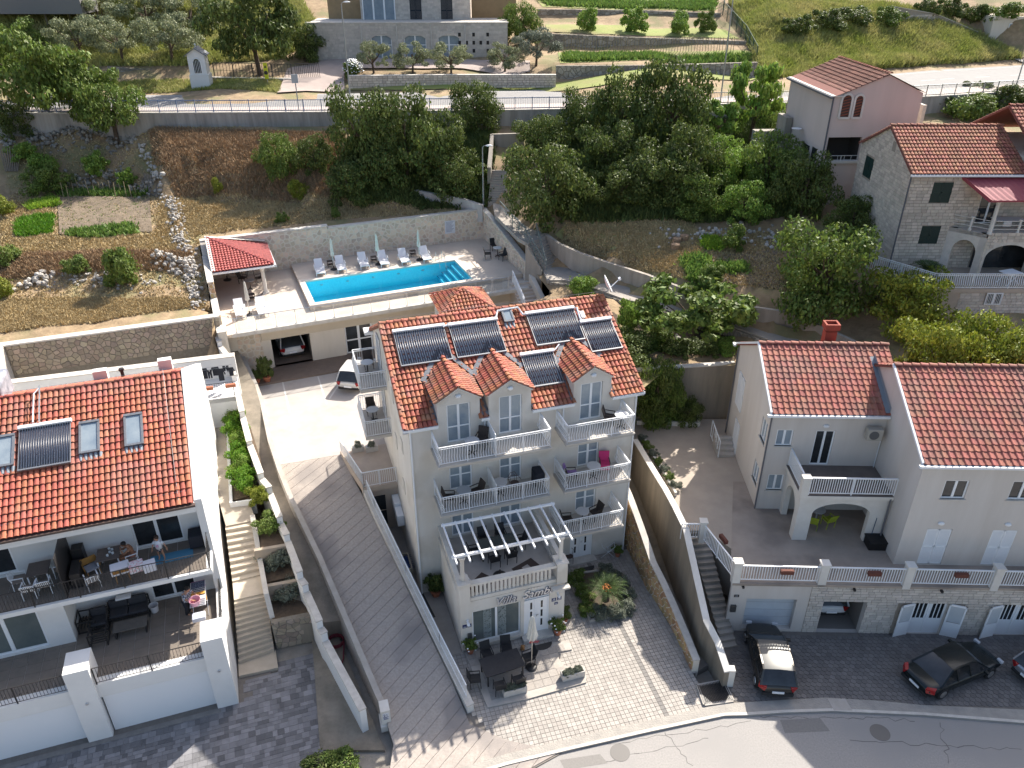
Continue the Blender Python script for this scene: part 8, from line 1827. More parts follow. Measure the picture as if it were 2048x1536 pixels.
q.bar(b+Vector((0,0,1.5)), b+Vector((2.6,0,1.5)), .07); q.bar(b, b+Vector((2.6,0,0)), .07); tag(q.build('iron_gate', BLKM), 'open dark iron gate at the driveway', 'gate')
q = MB(); r_ = random.Random(2)
for k in range(62): p = gp(1125+k*5.6,106-k*.05); q.bar(p, p+Vector((r_.uniform(-.1,.1),r_.uniform(-.1,.1),1.6)), .05)
tag(q.build('bean_poles', mat('cane',(.30,.24,.15))), 'long row of bean poles on the lowest garden terrace', 'bean poles', kind=None)
q = MB()
for k in range(18):
 p = gp(117+k*10.5, 392+r_.uniform(-6,8)); q.bar(p, p+Vector((r_.uniform(-.12,.12),0,r_.uniform(.9,1.5))), .04)
tag(q.build('garden_canes', mat('cane',(.3,.24,.15))), 'row of thin canes standing in the vegetable garden', 'canes')
q = MB();
for k in range(12): a = gp(290+k*2.2,385+k*1.1); q.bar(a+Vector((0,0,.1)), a+Vector((-1.0+k*.05,2.2,1.2)), .07)
for k in range(5): a = gp(283+k*7,380+k*1.5); q.bar(a+Vector((0,-.2,.1)), a+Vector((-1.2,1.8,.5)), .14,.04)
tag(q.build('stacked_poles', mat('weathered_wood',(.24,.20,.165),(.16,.135,.11),.9,8)), 'bundle of grey wooden poles leaning on the garden wall', 'poles')
q = MB()
for k in range(9): q.bar(gp(12+k*3,345)+Vector((0,0,.1)), gp(12+k*3,345)+Vector((.1*k-.4,.8,2.0)), .08)
tag(q.build('stacked_poles', mat('weathered_wood',(.24,.2,.165))), 'upright grey sticks stacked at the far left of the garden', 'poles')
for (x, y), lb in (((1353,487),'left'),((1368,481),'back'),((1350,499),'front')):
 p = gp(x,y); q = MB(); q.lathe([(.32,0),(.34,.3),(.33,.42),(.3,.43)], (p.x,p.y,p.z), 12); tag(q.build('tree_stump', mat('cut_wood',(.33,.23,.15),(.2,.13,.08),.9,9)), lb+' sawn stump of the three on the sunny lawn', 'stump')
q = MB(Matrix.Translation(at(60,28,22.2))); q.box(-5,6,0,4,0,4); tag(q.build('shed', mat('grey_shed',(.2,.19,.18))), 'low grey shed at the top left corner', 'shed')
for x, lb in ((32,'left'),(70,'middle'),(103,'right')): q = MB(Matrix.Translation(at(x,27,21.6))); q.box(-.8,.8,-1,-.2,0,2.6); tag(q.build('water_tank', PVC, bevel=.15), lb+' white tank standing before the grey shed', 'tank')
for (x, y), lb in (((97,55),'left'),((143,45),'middle'),((197,22),'right')): b = gp(x,y); q = MB(Matrix.Translation(b)); q.tube([(0,0,0),(0,0,2.3),(-.25,0,2.6)],.09,6); tag(q.build('fence_post', CONC), lb+' bent concrete post in the bright grass at the top left', 'post')
# ================================================= PLANTS
def leafmat(n, c, c2, r=.4): return mat(n, c, c2, .6, 1.2, rand=r, hue=.02, trans=.25, spec=.3)
LM = {'dark': leafmat('leaf_dark',(.07,.10,.022),(.125,.16,.04)), 'mid': leafmat('leaf_mid',(.11,.165,.03),(.155,.21,.045)), 'olive': leafmat('leaf_olive',(.19,.215,.11),(.25,.27,.155)), 'bright': leafmat('leaf_bright',(.16,.26,.04),(.22,.32,.06)),
 'yel': leafmat('leaf_yellow',(.17,.21,.02),(.24,.26,.04)), 'silver': leafmat('leaf_silver',(.13,.15,.11),(.18,.2,.15)), 'lime': leafmat('leaf_lime',(.10,.22,.015),(.16,.3,.03))}
BARK = mat('bark',(.12,.085,.06),(.07,.05,.035),.95,9)
def leaves(blobs, n, size, seed, flat=.5, aspect=.55):
 g = np.random.default_rng(seed); k = len(blobs); B = np.array(blobs); vol = B[:,3]*B[:,4]; idx = g.choice(k, n, p=vol/vol.sum())
 d = g.normal(size=(n,3)); d /= np.linalg.norm(d,axis=1)[:,None]; r = g.uniform(.3,1.06,n)**.45*np.where(g.random(n) < .16, g.uniform(1.1,1.42,n), 1)
 C = B[idx,:3]+d*B[idx][:,[3,3,4]]*r[:,None]
 nn = d*.8+g.normal(size=(n,3))*.7+np.array([0,0,.5]); nn /= np.linalg.norm(nn,axis=1)[:,None]
 t = np.cross(nn, g.normal(size=(n,3))); t /= np.linalg.norm(t,axis=1)[:,None]; b = np.cross(nn,t)
 s = (size*g.uniform(.6,1.3,n))[:,None]; V_ = np.empty((n,4,3)); V_[:,0] = C-t*s; V_[:,1] = C+b*s*aspect; V_[:,2] = C+t*s; V_[:,3] = C-b*s*aspect
 me = bpy.data.meshes.new('crown'); me.vertices.add(n*4); me.loops.add(n*4); me.polygons.add(n)
 me.vertices.foreach_set('co', V_.reshape(-1)); me.loops.foreach_set('vertex_index', np.arange(n*4,dtype=np.int32)); me.polygons.foreach_set('loop_start', np.arange(0,n*4,4,dtype=np.int32)); me.update(calc_edges=True); return me
FOL = {}
def crown_mesh(shape, var):
 k_ = (shape, var)
 if k_ in FOL: return FOL[k_]
 r = random.Random(hash(shape)%97+var*13 if False else {'bush':1,'tree':2,'small':3,'airy':4,'olive':5}[shape]*31+var); bl = []
 n = {'bush':36,'tree':34,'small':12,'airy':30,'olive':24}[shape]; z0 = {'bush':.0,'tree':.32,'small':.05,'airy':.3,'olive':.28}[shape]
 for i in range(n):
  z = z0+(1-z0)*(i+.5)/n*.9; k = math.sqrt(max(.05,1-((z-z0-(1-z0)*.38)/((1-z0)*.66))**2)); a = r.random()*6.28; q_ = r.uniform(.45,.98)*k
  s = r.uniform(.13,.33)*(1 if shape != 'airy' else .75); bl.append((q_*math.cos(a),q_*math.sin(a),z,s,s*(.42 if shape != 'small' else .55)*(1-z0+.2)))
 if shape == 'small': bl += [(0,0,.45,.62,.4)]
 if shape in ('bush','tree'): bl += [(0,0,z0+(1-z0)*.4,.5,(1-z0)*.34)]
 N_ = {'bush':9000,'tree':9500,'small':4200,'airy':5200,'olive':6000}[shape]; sz = {'bush':.034,'tree':.034,'small':.055,'airy':.05,'olive':.032}[shape]
 FOL[k_] = leaves(bl, N_, sz, var*7+len(shape)); return FOL[k_]
def plant(px, py, H_, R_, kind, shape, label, cat='tree', grp=None, z=None, pos=None):
 b = pos or gp(px,py,z); var = random.randint(0,2); M = Matrix.Translation(b) @ Matrix.Rotation(random.random()*6.28,4,'Z')
 r = thing({'tree':'tree','bush':'bush','shrub':'shrub'}.get(cat,'plant'), M, label, cat, grp)
 me = crown_mesh(shape, var); key = (me.name, kind)
 if key not in FOL: m2 = me.copy(); m2.name = 'crown'; m2.materials.append(LM[kind]); FOL[key] = m2
 link('crown', FOL[key], None, r, M @ Matrix.Diagonal((R_,R_,H_,1)))
 if shape != 'small':
  q = MB(M); t = .06*H_**.7; q.tube([(0,0,-.3),(.05*R_,0,H_*.3),(0,.05*R_,H_*.6)], t, 7, r2=t*.5)
  for k in range(5): a = k*1.3; q.tube([(.03*R_,0,H_*(.22+.05*k)),(R_*.35*math.cos(a),R_*.35*math.sin(a),H_*.5),(R_*.6*math.cos(a),R_*.6*math.sin(a),H_*.68)], t*.5, 5, r2=t*.15)
  q.build('trunk', BARK, r)
 return r
TL_ = """560,352,3.6,1.9,mid,bush,round olive green bush on the dry slope left of the dark thicket
600,398,1.7,1.0,yel,small,small yellow green bush below the round bush on the dry slope
632,345,3.2,1.7,dark,bush,dark bush right beside the round bush on the slope
735,345,7.0,3.3,dark,bush,tall dark bush at the left end of the roadside thicket
812,355,7.4,3.4,dark,bush,tallest dark bush in the middle of the left thicket
880,350,5.4,2.8,dark,bush,dark bush of the left thicket just behind the lamp post
952,262,4.4,2.5,dark,bush,dark round bush rising in front of the road railing left of the road steps
915,395,3.9,2.4,dark,bush,dark bush directly above the whitewashed low wall
700,400,3.2,2.1,dark,bush,shaded low bush at the foot of the left thicket
775,360,4.4,2.6,dark,bush,shaded bush in the lower middle of the left thicket
1092,440,6.0,3.5,dark,bush,large round dark tree to the right of the steps with lit crown
1082,318,3.9,2.4,dark,bush,rounded bush behind the large round tree under the road steps
1160,285,4.6,2.4,dark,bush,dark upright bush in front of the road at the left of the right thicket
1238,300,6.6,2.9,dark,bush,tall dark bush second from the left in the right thicket
1338,305,7.8,3.8,dark,bush,broad tall dark tree in the centre of the right thicket
1215,355,4.6,2.7,dark,bush,rounded bush below the tall ones in the right thicket
1300,400,4.6,3.0,dark,bush,shaded bush in the lower right thicket
1375,385,5.2,2.8,dark,bush,upright bush right of the shaded hollow
1240,410,3.2,2.5,dark,bush,low shaded bush above the sunny lawn
1500,290,7.0,2.8,bright,airy,feathery bright green tree in front of the tall road lamp
1440,300,4.4,2.6,bright,airy,green bush below the feathery tree on its left
1562,310,4.0,2.4,mid,bush,green bush between feathery tree and pink house
1445,375,4.0,2.5,bright,bush,mid green bush on the slope below the feathery tree
1530,385,4.6,2.7,mid,bush,mid green bush on the slope left of the pink house
1600,430,4.6,2.4,dark,bush,dark olive coloured bush below the pink house
1485,440,3.0,2.1,bright,bush,pale green bush at the lower edge of the right slope
1400,425,3.2,2.3,mid,bush,low green bush above the scattered white stones
1330,405,3.4,2.3,dark,bush,dark low bush at the centre edge of the lawn
1640,610,5.6,3.6,mid,bush,large round olive green tree below the stone house
1700,470,2.8,1.7,dark,bush,dark shrub at the corner of the stone house
1815,655,3.9,2.7,yel,bush,yellow green leafy tree in front of the stone house terrace
1385,678,4.3,4.1,mid,airy,spreading walnut like tree over the public path behind the villa
1258,662,2.4,1.0,bright,small,small bright green fruit tree behind the villa roof
110,262,9.0,4.7,mid,tree,large leafy tree over the road at the left edge
235,285,6.4,3.3,mid,tree,second leafy tree over the road right of the large one
40,270,3.4,2.0,dark,bush,shaded bush at the foot of the large left tree
165,118,4.4,3.0,olive,olive,olive tree at the left of the grove behind the road
245,125,4.6,3.1,olive,olive,olive tree second from the left in front row of the grove
345,125,5.0,3.4,olive,olive,olive tree nearest the shrine
205,66,4.2,3.0,olive,olive,olive tree in the back row on the left
300,62,4.4,3.2,olive,olive,olive tree in the middle of the back row
385,72,4.6,3.2,olive,olive,olive tree in the back row nearest the dark tree
45,120,4.4,2.8,mid,bush,yellowish leafy bush at the left edge behind the road
520,150,9.0,4.9,dark,tree,large dense dark green tree beside the driveway
610,122,4.0,2.2,dark,bush,dark shrub between the dense tree and the stone house
748,146,3.2,1.8,olive,olive,small olive tree behind the white oleander
825,147,3.2,2.1,olive,olive,small olive tree before the first arched door
902,149,3.2,2.2,olive,olive,round olive tree before the third arched door
1010,146,3.2,2.2,olive,olive,olive tree right of the pierced wall
1072,132,3.8,2.4,silver,olive,greyish olive tree at the corner of the garden terraces
1045,88,4.6,2.3,mid,bush,green tree beside the right corner of the hill house
1010,80,3.0,1.3,mid,small,low green shrub against the hill house corner
1170,62,2.8,1.6,bright,small,first fruit tree on the middle garden terrace
1270,64,3.0,1.9,bright,small,largest fruit tree on the middle garden terrace
1357,68,2.6,1.6,bright,small,third fruit tree on the middle garden terrace
1412,64,2.6,1.4,mid,small,dark green tree at the right of the garden terraces
1595,72,2.4,2.4,dark,small,leftmost dark shrub on the bank across the bright field
1655,62,2.6,2.6,dark,small,second dark shrub on the bank across the bright field
1715,56,2.6,2.6,dark,small,third dark shrub on the bank across the bright field
1775,52,2.4,2.4,mid,small,rightmost shrub on the bank across the bright field
1850,36,2.6,2.0,dark,small,left dark shrub on top of the tall pale wall
1900,36,2.6,2.2,dark,small,middle dark shrub on top of the tall pale wall
1945,45,2.4,2.0,dark,small,right dark shrub on top of the tall pale wall
2010,40,2.2,2.6,mid,small,green hedge above the beige corner house
95,345,1.8,1.5,bright,small,bright vine over the shaded garden bush
50,318,1.5,1.4,bright,small,bright vine at the upper left of the garden
195,348,2.0,1.4,bright,small,bright vine on the rubble bank centre
257,372,1.6,1.0,bright,small,small bright vine at the right of the rubble bank
100,388,2.6,2.0,mid,bush,rounded shaded bush at the left of the rubble bank
250,568,2.8,1.6,mid,small,green bush in the middle of the dry grass bank
152,548,1.3,1.1,mid,small,low bush left of the bank bush
12,595,1.6,.9,yel,small,yellow green tuft at the far left of the bank
10,530,1.6,1.2,mid,small,green bush at the far left edge
8,430,1.6,1.0,yel,small,yellow bush at the far left of the garden
436,388,1.4,.5,yel,small,small upright yellow green shrub on the dry slope
563,446,.9,.6,mid,small,tiny green shrub above the gazebo wall
671,436,.9,.5,mid,small,tiny green shrub in the shade above the pool wall
1465,498,1.8,1.0,mid,small,leafy bush beside the bright lettuce bed
1418,560,1.2,1.0,mid,small,leafy plant at the garden edge above the walnut tree
1930,240,2.6,3.0,mid,small,left broad shrub behind the stone house roof
2010,225,3.0,3.2,dark,small,right broad shrub behind the stone house roof
1960,205,2.2,2.6,dark,small,middle shrub under the road wall at the right
1160,590,1.6,1.3,bright,small,bright bush below the path beside the villa ridge
1225,705,1.6,1.6,dark,small,dark shrub right beside the villa roof
1265,720,1.5,1.6,dark,small,second dark shrub beside the villa roof
1300,690,1.3,1.3,mid,small,green shrub in the small garden behind the villa
1345,706,.9,1.3,dark,small,dark shrub above the concrete garden wall
1400,706,.9,1.3,dark,small,dark shrub in the right of the small garden
1450,702,.8,1.2,bright,small,bright shrub at the right end of the small garden
1285,640,1.4,1.2,dark,small,shrub under the spreading tree on the left
1420,655,1.4,1.4,mid,small,shrub under the spreading tree on the right"""
for l_ in TL_.split('\n'):
 x, y, h_, r_, k_, s_, lb = l_.split(',', 6); plant(float(x), float(y), float(h_), float(r_), k_, s_, lb, 'tree' if 'tree' in lb else 'bush')
def world_plant(px, py, z, H_, R_, kind, label, shape='small', cat='shrub', grp=None): plant(0,0,H_,R_,kind,shape,label,cat,grp,pos=at(px,py,z))
for px_, lb in ((1890,'left part of the yellow green trees behind the pale house roof'),(1955,'middle of the yellow green trees behind the pale house roof'),(2030,'yellow green tree at the right edge behind the pale house')): p_ = at(px_,682,11.6); plant(0,0,4.3,2.4,'yel','bush',lb,pos=Vector((p_.x,p_.y,8.6)))
for i in range(9): world_plant(466+i*3.2, 842+i*17.5, 3.8, 1.15, .72, 'lime' if i%3 else 'bright', 'clipped green shrub in the narrow bed by the white house, number %s from the top' % ('one','two','three','four','five','six','seven','eight','nine')[i], grp='hedge shrubs in the narrow bed')
for a in ((520,1005,3.7,1.1,.7,'yel','yellow green shrub spilling at the end of the hedge bed'),(540,1062,3.2,.9,.9,'mid','green shrub in the upper stepped bed'),(555,1128,2.2,.9,.9,'silver','grey green shrub in the middle stepped bed'),(575,1195,1.4,.9,.95,'silver','grey lavender shrub in the lowest stepped bed'),(640,1545,-.3,.9,1.0,'dark','dark spiky shrub at the bottom edge left of the channel'),(690,1545,-.3,.9,1.0,'mid','shrub at the bottom edge beside the white wall'),
 (1292,842,3.3,4.4,1.25,'mid','left part of the ivy covered corner behind the villa','bush'),(1330,840,3.3,4.3,1.2,'mid','middle of the ivy hanging over the concrete garden wall','bush'),(1374,846,3.3,1.8,.95,'dark','low dark bush at the foot of the ivy','bush'),(1315,838,3.6,4.0,1.3,'dark','upper ivy mass beside the villa eave','bush')): world_plant(*a)
for k in range(7): world_plant(1283+k*11, 880+k*16, 3.35, .45, .38, 'mid' if k%2 else 'silver', 'small plant in the narrow strip by the right terrace, '+('first','second','third','fourth','fifth','sixth','seventh')[k]+' from the top', grp='strip plants')
for i, ((x,y),(x2,y2)) in enumerate(zip([(1150,1160),(1165,1190),(1178,1222),(1200,1235),(1225,1228),(1250,1222),(1215,1150),(1240,1165),(1255,1190)],[(0,0)]*9)): world_plant(x,y,.1,.55,.62,'silver' if i>2 else 'mid','low clipped shrub of the palm bed edge, '+('left rear','left middle','left front','front left','front centre','front right','rear centre','rear right','right middle')[i],grp='clipped shrubs round the palm')
def cycad(M, label, R_=1.35, n=32, H_=.5, fruit=True):
 r = thing('sago_palm', M, label, 'palm'); q = MB(M); q.lathe([(.2,0),(.22,.25),(.15,H_)], (0,0,0), 10); q.build('trunk', BARK, r); base = MB()
 for s in range(13):
  t = s/12; x = R_*t; z = .75*math.sin(t*2.4)*R_*.55; L_ = .22*math.sin(math.pi*min(1,.15+t*.85))+.03
  for sg_ in (-1,1): base.add([(x,0,z),(x+.018,0,z),(x+.11,sg_*L_,z+.06),(x+.095,sg_*L_,z+.05)], [(0,1,2,3)]); base.add([(x+R_/26,0,z+.01),(x+R_/26+.018,0,z+.01),(x+R_/26+.105,sg_*L_,z+.07),(x+R_/26+.09,sg_*L_,z+.06)], [(0,1,2,3)])
  base.bar((x,0,z),(x+R_/13,0,.75*math.sin((t+1/12)*2.4)*R_*.55),.02)
 place(r, 'frond', base, leafmat('leaf_palm',(.06,.105,.03),(.09,.13,.04)), [M @ Matrix.Translation((0,0,H_-.05)) @ Matrix.Rotation(k*2.39996,4,'Z') @ Matrix.Rotation(rad(-30+38*(k/n)),4,'Y') @ Matrix.Scale(.75+.3*k/n,4) for k in range(n)])
 if fruit:
  q = MB(M); rr = random.Random(3)
  for k in range(26): a = rr.random()*6.28; d = rr.random()*.26; q.lathe([(.01,-.05),(.06,0),(.01,.05)], (d*math.cos(a),d*math.sin(a),H_+.28+rr.random()*.14), 6)
  q.build('seed_cluster', mat('orange_seeds',(.42,.17,.05)), r)
cycad(Matrix.Translation(at(1211,1200,.4)), 'sago palm with orange seed cluster in the forecourt bed', 1.15); cycad(TR(S,1.6,-1.6,11.35), 'dark sago palm on the lower terrace of the stone house', 1.0, 30, .4, False)
def pot(M, R_, hh, PH_, label, kind='mid', flowers=0):
 r = thing('potted_plant', M, label, 'potted plant'); q = MB(M); q.lathe([(R_*.65,0),(R_*.95,hh*.85),(R_*1.08,hh*.86),(R_*1.05,hh),(R_*.85,hh),(R_*.8,hh*.9)], (0,0,0), 14); q.build('pot', tc, r)
 me = crown_mesh('small', 1); key = (me.name, kind)
 if key not in FOL: m2 = me.copy(); m2.name = 'crown'; m2.materials.append(LM[kind]); FOL[key] = m2
 link('foliage', FOL[key], None, r, M @ Matrix.Translation((0,0,hh*.9)) @ Matrix.Diagonal((R_*2,R_*2,PH_,1)))
 if flowers:
  q = MB(M); rr = random.Random(9)
  for k in range(flowers): a = rr.random()*6.28; q.lathe([(.005,-.02),(.045,0),(.005,.02)], (R_*1.7*math.cos(a),R_*1.7*math.sin(a),hh+PH_*rr.random()), 6)
  q.build('flowers', PVC, r)
for (x,y,z,R_,hh,ph,lb,k_,fl_) in ((1115,1268,.06,.22,.4,.7,'potted plant with white flowers right of the entrance door','mid',14),(1128,1245,.06,.2,.35,.9,'tall potted plant behind the flowering pot at the entrance','dark',0),(941,1305,.15,.2,.35,.6,'potted plant with white flowers at the left corner of the veranda','mid',8),(872,1190,.06,.3,.4,1.1,'large potted shrub in the side passage beside the veranda','dark',0),(1235,1112,.06,.17,.3,.5,'small potted tree with round crown right of the side door','mid',0),
 (535,762,3.42,.3,.4,1.6,'tall potted conifer left of the garage opening','dark',0),(515,765,3.42,.25,.35,.7,'small potted shrub beside the parking wall','dark',0)): pot(Matrix.Translation(at(x,y,z)),R_,hh,ph,lb,k_,fl_)
for M, lb in ((TR(V,*V.at(1029,1384,.14),.4),'left trough'),(TR(V,*V.at(1145,1353,.14),.4),'right trough')):
 for k in range(4): plant(0,0,.28,.24,'silver','small','grey cushion plant in the '+lb+', '+('first','second','third','last')[k]+' from the left','plant',None,pos=M @ Vector((-.34+.22*k,0,0)))
for k, x in enumerate((-1.7,-.9)):
 q = MB(TR(V,x,9.3-.2*k,3.3)); q.box(-.36,.36,-.14,.14,0,.34); tag(q.build('planter', mat('stone_trough',(.52,.49,.45))), ('left','right')[k]+' pale planter box at the rear edge of the side terrace', 'planter'); plant(0,0,.35,.3,'silver','small','small plant in the '+('left','right')[k]+' planter of the side terrace','plant',pos=V.w(x,9.3-.2*k,3.6))
for k in range(6): me_ = plant(0,0,1.6,1.1,'mid','small','white flowering oleander beside the tall road lamp','bush',pos=gp(707,152)) if k == 0 else None
q = MB(); b = gp(707,152); rr = random.Random(1)
for k in range(170): a = rr.random()*6.28; e = rr.random()*1.3; q.lathe([(.01,-.05),(.1,0),(.01,.05)], (b.x+1.1*math.cos(a)*math.cos(e),b.y+1.1*math.sin(a)*math.cos(e),b.z+.5+1.25*math.sin(e)), 5)
o = q.build('oleander_blossoms', PVC, kind='stuff'); tag(o, 'white blossoms covering the oleander bush beside the road lamp', 'blossoms')
def tufts(name, outline, n, h, m_, label, rows=None, wd=.05, blades=3):
 O = [tuple(gp(*p))[:2] for p in outline]; xs = [p[0] for p in O]; ys = [p[1] for p in O]; g = np.random.default_rng(n); P_ = []
 while len(P_) < n:
  x, y = g.uniform(min(xs),max(xs)), g.uniform(min(ys),max(ys))
  if rows: y = round(y/rows)*rows+g.normal()*.06
  if inside((x,y),O): P_.append((x,y,gz_(x,y)))
 P_ = np.repeat(np.array(P_), blades, 0); k = len(P_); P_[:,:2] += g.normal(size=(k,2))*wd*1.6; a = g.uniform(0,6.28,k); hh = h*g.uniform(.5,1.3,k); ln = g.normal(size=(k,2))*h*.45
 V_ = np.empty((k,3,3)); dx_ = np.c_[np.cos(a),np.sin(a),np.zeros(k)]*wd; V_[:,0] = P_-dx_; V_[:,1] = P_+dx_; V_[:,2] = P_+np.c_[ln,hh]
 me = bpy.data.meshes.new(name); me.vertices.add(k*3); me.loops.add(k*3); me.polygons.add(k); me.vertices.foreach_set('co', V_.reshape(-1)); me.loops.foreach_set('vertex_index', np.arange(k*3,dtype=np.int32)); me.polygons.foreach_set('loop_start', np.arange(0,k*3,3,dtype=np.int32)); me.update(calc_edges=True)
 o = link(name, me, m_); tag(o, label, 'grass' if 'grass' in name else 'plants', kind='stuff')
GF = mat('green_field', (.20,.25,.06), (.27,.27,.09), .95, .35, .5, 5, c3=(.24,.21,.09), s3=.12)
ground_patch('meadow', [(1520,155),(1700,137),(1850,128),(2040,118),(1960,70),(1870,30),(1790,12),(1500,-8),(1455,-8),(1500,85),(1520,125)], GF, 1.2, .06)
ground_patch('orchard_grass', [(-60,150),(215,132),(400,132),(560,120),(640,60),(600,-10),(-60,-10)], GF, 1.5, .06); ground_patch('road_verge', [(700,182),(1200,173),(1500,163),(1515,158),(1112,167),(700,172)], GF, .8, .1)
ground_patch('terrace_grass', [(1120,127),(1510,121),(1505,104),(1300,104),(1115,106)], GF, .8, .05); ground_patch('terrace_grass', [(1095,64),(1480,78),(1450,60),(1090,50)], GF, .8, .05); ground_patch('terrace_grass', [(1085,14),(1430,22),(1430,-5),(1070,-5)], GF, 1, .05)
ground_patch('lawn', [(1110,470),(1220,500),(1330,530),(1320,480),(1400,470),(1380,440),(1250,450),(1150,440)], mat('dry_lawn', (.38,.34,.16), (.25,.26,.09), .95, 1, .4, 9), .6, .03)
ground_patch('garden_soil_bed', [(115,395),(300,390),(305,465),(120,470)], mat('tilled_soil', (.20,.155,.11), (.13,.10,.07), .95, 2.5, .8, 5), .3, .05, bump_=.1); ground_patch('bare_soil', [(1330,520),(1560,500),(1560,580),(1340,560)], mat('tilled_soil',(.2,.155,.11)), .5, .03)
ground_patch('garden_soil_bed', [(1215,700),(1460,705),(1460,650),(1330,645),(1210,625)], SOIL, .5, .03)
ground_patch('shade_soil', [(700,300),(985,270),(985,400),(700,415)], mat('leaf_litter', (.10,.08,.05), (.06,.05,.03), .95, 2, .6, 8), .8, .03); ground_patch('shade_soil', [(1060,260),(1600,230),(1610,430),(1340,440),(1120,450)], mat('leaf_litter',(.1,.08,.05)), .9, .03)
DG = mat('dry_grass_blade', (.50,.39,.21), (.38,.29,.15), .9, .5, rand=.25); GG = mat('green_grass_blade', (.27,.31,.07), (.44,.40,.17), .8, .3, rand=.25, trans=.2)
tufts('dry_grass', [(0,600),(390,600),(422,620),(200,644),(0,666)], 12000, .16, DG, 'mown dry grass in the field above the stone retaining wall'); tufts('dry_grass', [(0,405),(100,400),(110,475),(310,470),(320,395),(335,400),(375,500),(250,510),(0,505)], 7000, .16, DG, 'dry grass round the vegetable beds')
tufts('dry_grass', [(340,395),(960,405),(900,425),(655,440),(400,470),(385,480)], 9000, .17, DG, 'dry grass strip above the pool wall'); tufts('dry_grass', [(0,250),(690,264),(690,400),(960,410),(655,440),(400,468),(422,620),(0,664)], 15000, .14, DG, 'thin dry grass scattered over the whole left hillside'); tufts('dry_grass', [(1100,450),(1300,450),(1600,470),(1600,585),(1400,570),(1240,515),(1120,475)], 7000, .14, DG, 'thin dry grass on the right garden'); tufts('verge_weeds', [(330,186),(560,186),(560,160),(420,160),(300,160),(100,160),(100,186)], 6000, .3, GG, 'weeds along the inner road edge by the shrine')
tufts('slope_grass', [(300,262),(690,268),(690,400),(350,390),(310,330)], 16000, .3, mat('brown_grass_blade',(.38,.26,.15),(.28,.19,.11),.9,.5,rand=.3), 'brown dry grass on the slope below the road')
tufts('bank_grass', [(0,510),(380,505),(380,545),(0,560)], 6000, .28, mat('brown_grass_blade',(.25,.165,.09)), 'rough dry grass on the garden bank'); tufts('lawn_grass', [(1110,470),(1240,520),(1330,550),(1420,585),(1400,470),(1380,440),(1150,440)], 8000, .14, DG, 'patchy dry lawn grass above the curving wall')
tufts('meadow_grass', [(1520,155),(1700,137),(1850,128),(2040,118),(1960,70),(1870,30),(1790,14),(1500,0),(1460,5),(1500,85)], 42000, .75, GG, 'tall green meadow grass beyond the road', wd=.09); tufts('orchard_grass_blades', [(-20,150),(215,132),(400,132),(560,118),(640,60),(600,0),(-20,0)], 22000, .6, GG, 'green orchard grass behind the shrine', wd=.09)
tufts('road_verge_grass', [(1530,155),(1700,142),(1850,132),(1850,120),(1700,122),(1530,135)], 6000, .9, GG, 'rough grass along the road edge', wd=.09)
tufts('undergrowth', [(1060,255),(1600,235),(1610,430),(1340,440),(1120,445)], 26000, .5, mat('undergrowth_leaf',(.06,.09,.02),(.10,.13,.035),.8,.6,rand=.3), 'dense low undergrowth between the bushes right of the steps', wd=.1); tufts('undergrowth', [(690,285),(985,265),(985,405),(720,410)], 9000, .45, mat('undergrowth_leaf',(.06,.09,.02)), 'low undergrowth below the left thicket', wd=.1)
crop = leafmat('leaf_crop',(.12,.2,.04),(.18,.27,.06)); lime_ = leafmat('leaf_lettuce',(.20,.33,.03),(.28,.4,.05))
for nm, O_, n_, h_, m_, lb, w_ in (('chard_bed',[(58,408),(112,400),(118,412),(62,422)],700,.4,lime_,'bright green salad bed at the upper left of the garden',.09),('parsley_bed',[(40,440),(105,432),(100,468),(35,474)],1500,.35,leafmat('leaf_parsley',(.09,.2,.015),(.12,.26,.02)),'dense vivid green bed at the left of the garden',.08),('cabbage_row',[(140,462),(268,448),(268,468),(142,474)],500,.35,crop,'row of dark green cabbages at the front of the tilled bed',.13),
 ('bean_row',[(120,392),(300,384),(298,376),(122,384)],700,.45,crop,'row of leafy crops behind the tilled bed',.12),('seedling_rows',[(120,400),(300,394),(300,445),(125,455)],500,.15,crop,'thin seedlings on the tilled bed',.06),('lettuce_bed',[(1405,476),(1440,478),(1442,500),(1408,498)],700,.3,lime_,'bright lime green lettuce bed on the right terrace',.1),('cabbage_row',[(1360,520),(1410,510),(1430,585),(1390,580)],500,.4,crop,'cabbage rows climbing the right garden',.13),('bean_row',[(1435,530),(1490,530),(1490,545),(1435,545)],260,.4,crop,'short row of crops beside the tilled soil',.12),
 ('terrace_crops',[(1125,125),(1500,120),(1500,108),(1130,110)],2600,.55,crop,'rows of green crops on the lowest garden terrace',.12),('terrace_crops',[(1100,12),(1430,20),(1430,0),(1080,0)],2600,.5,crop,'green crops on the top garden terrace',.12),('garden_crops',[(1215,700),(1455,705),(1455,690),(1220,680)],900,.4,crop,'low crops in the small garden behind the villa',.1)): tufts(nm,O_,n_,h_,m_,lb,None,w_)
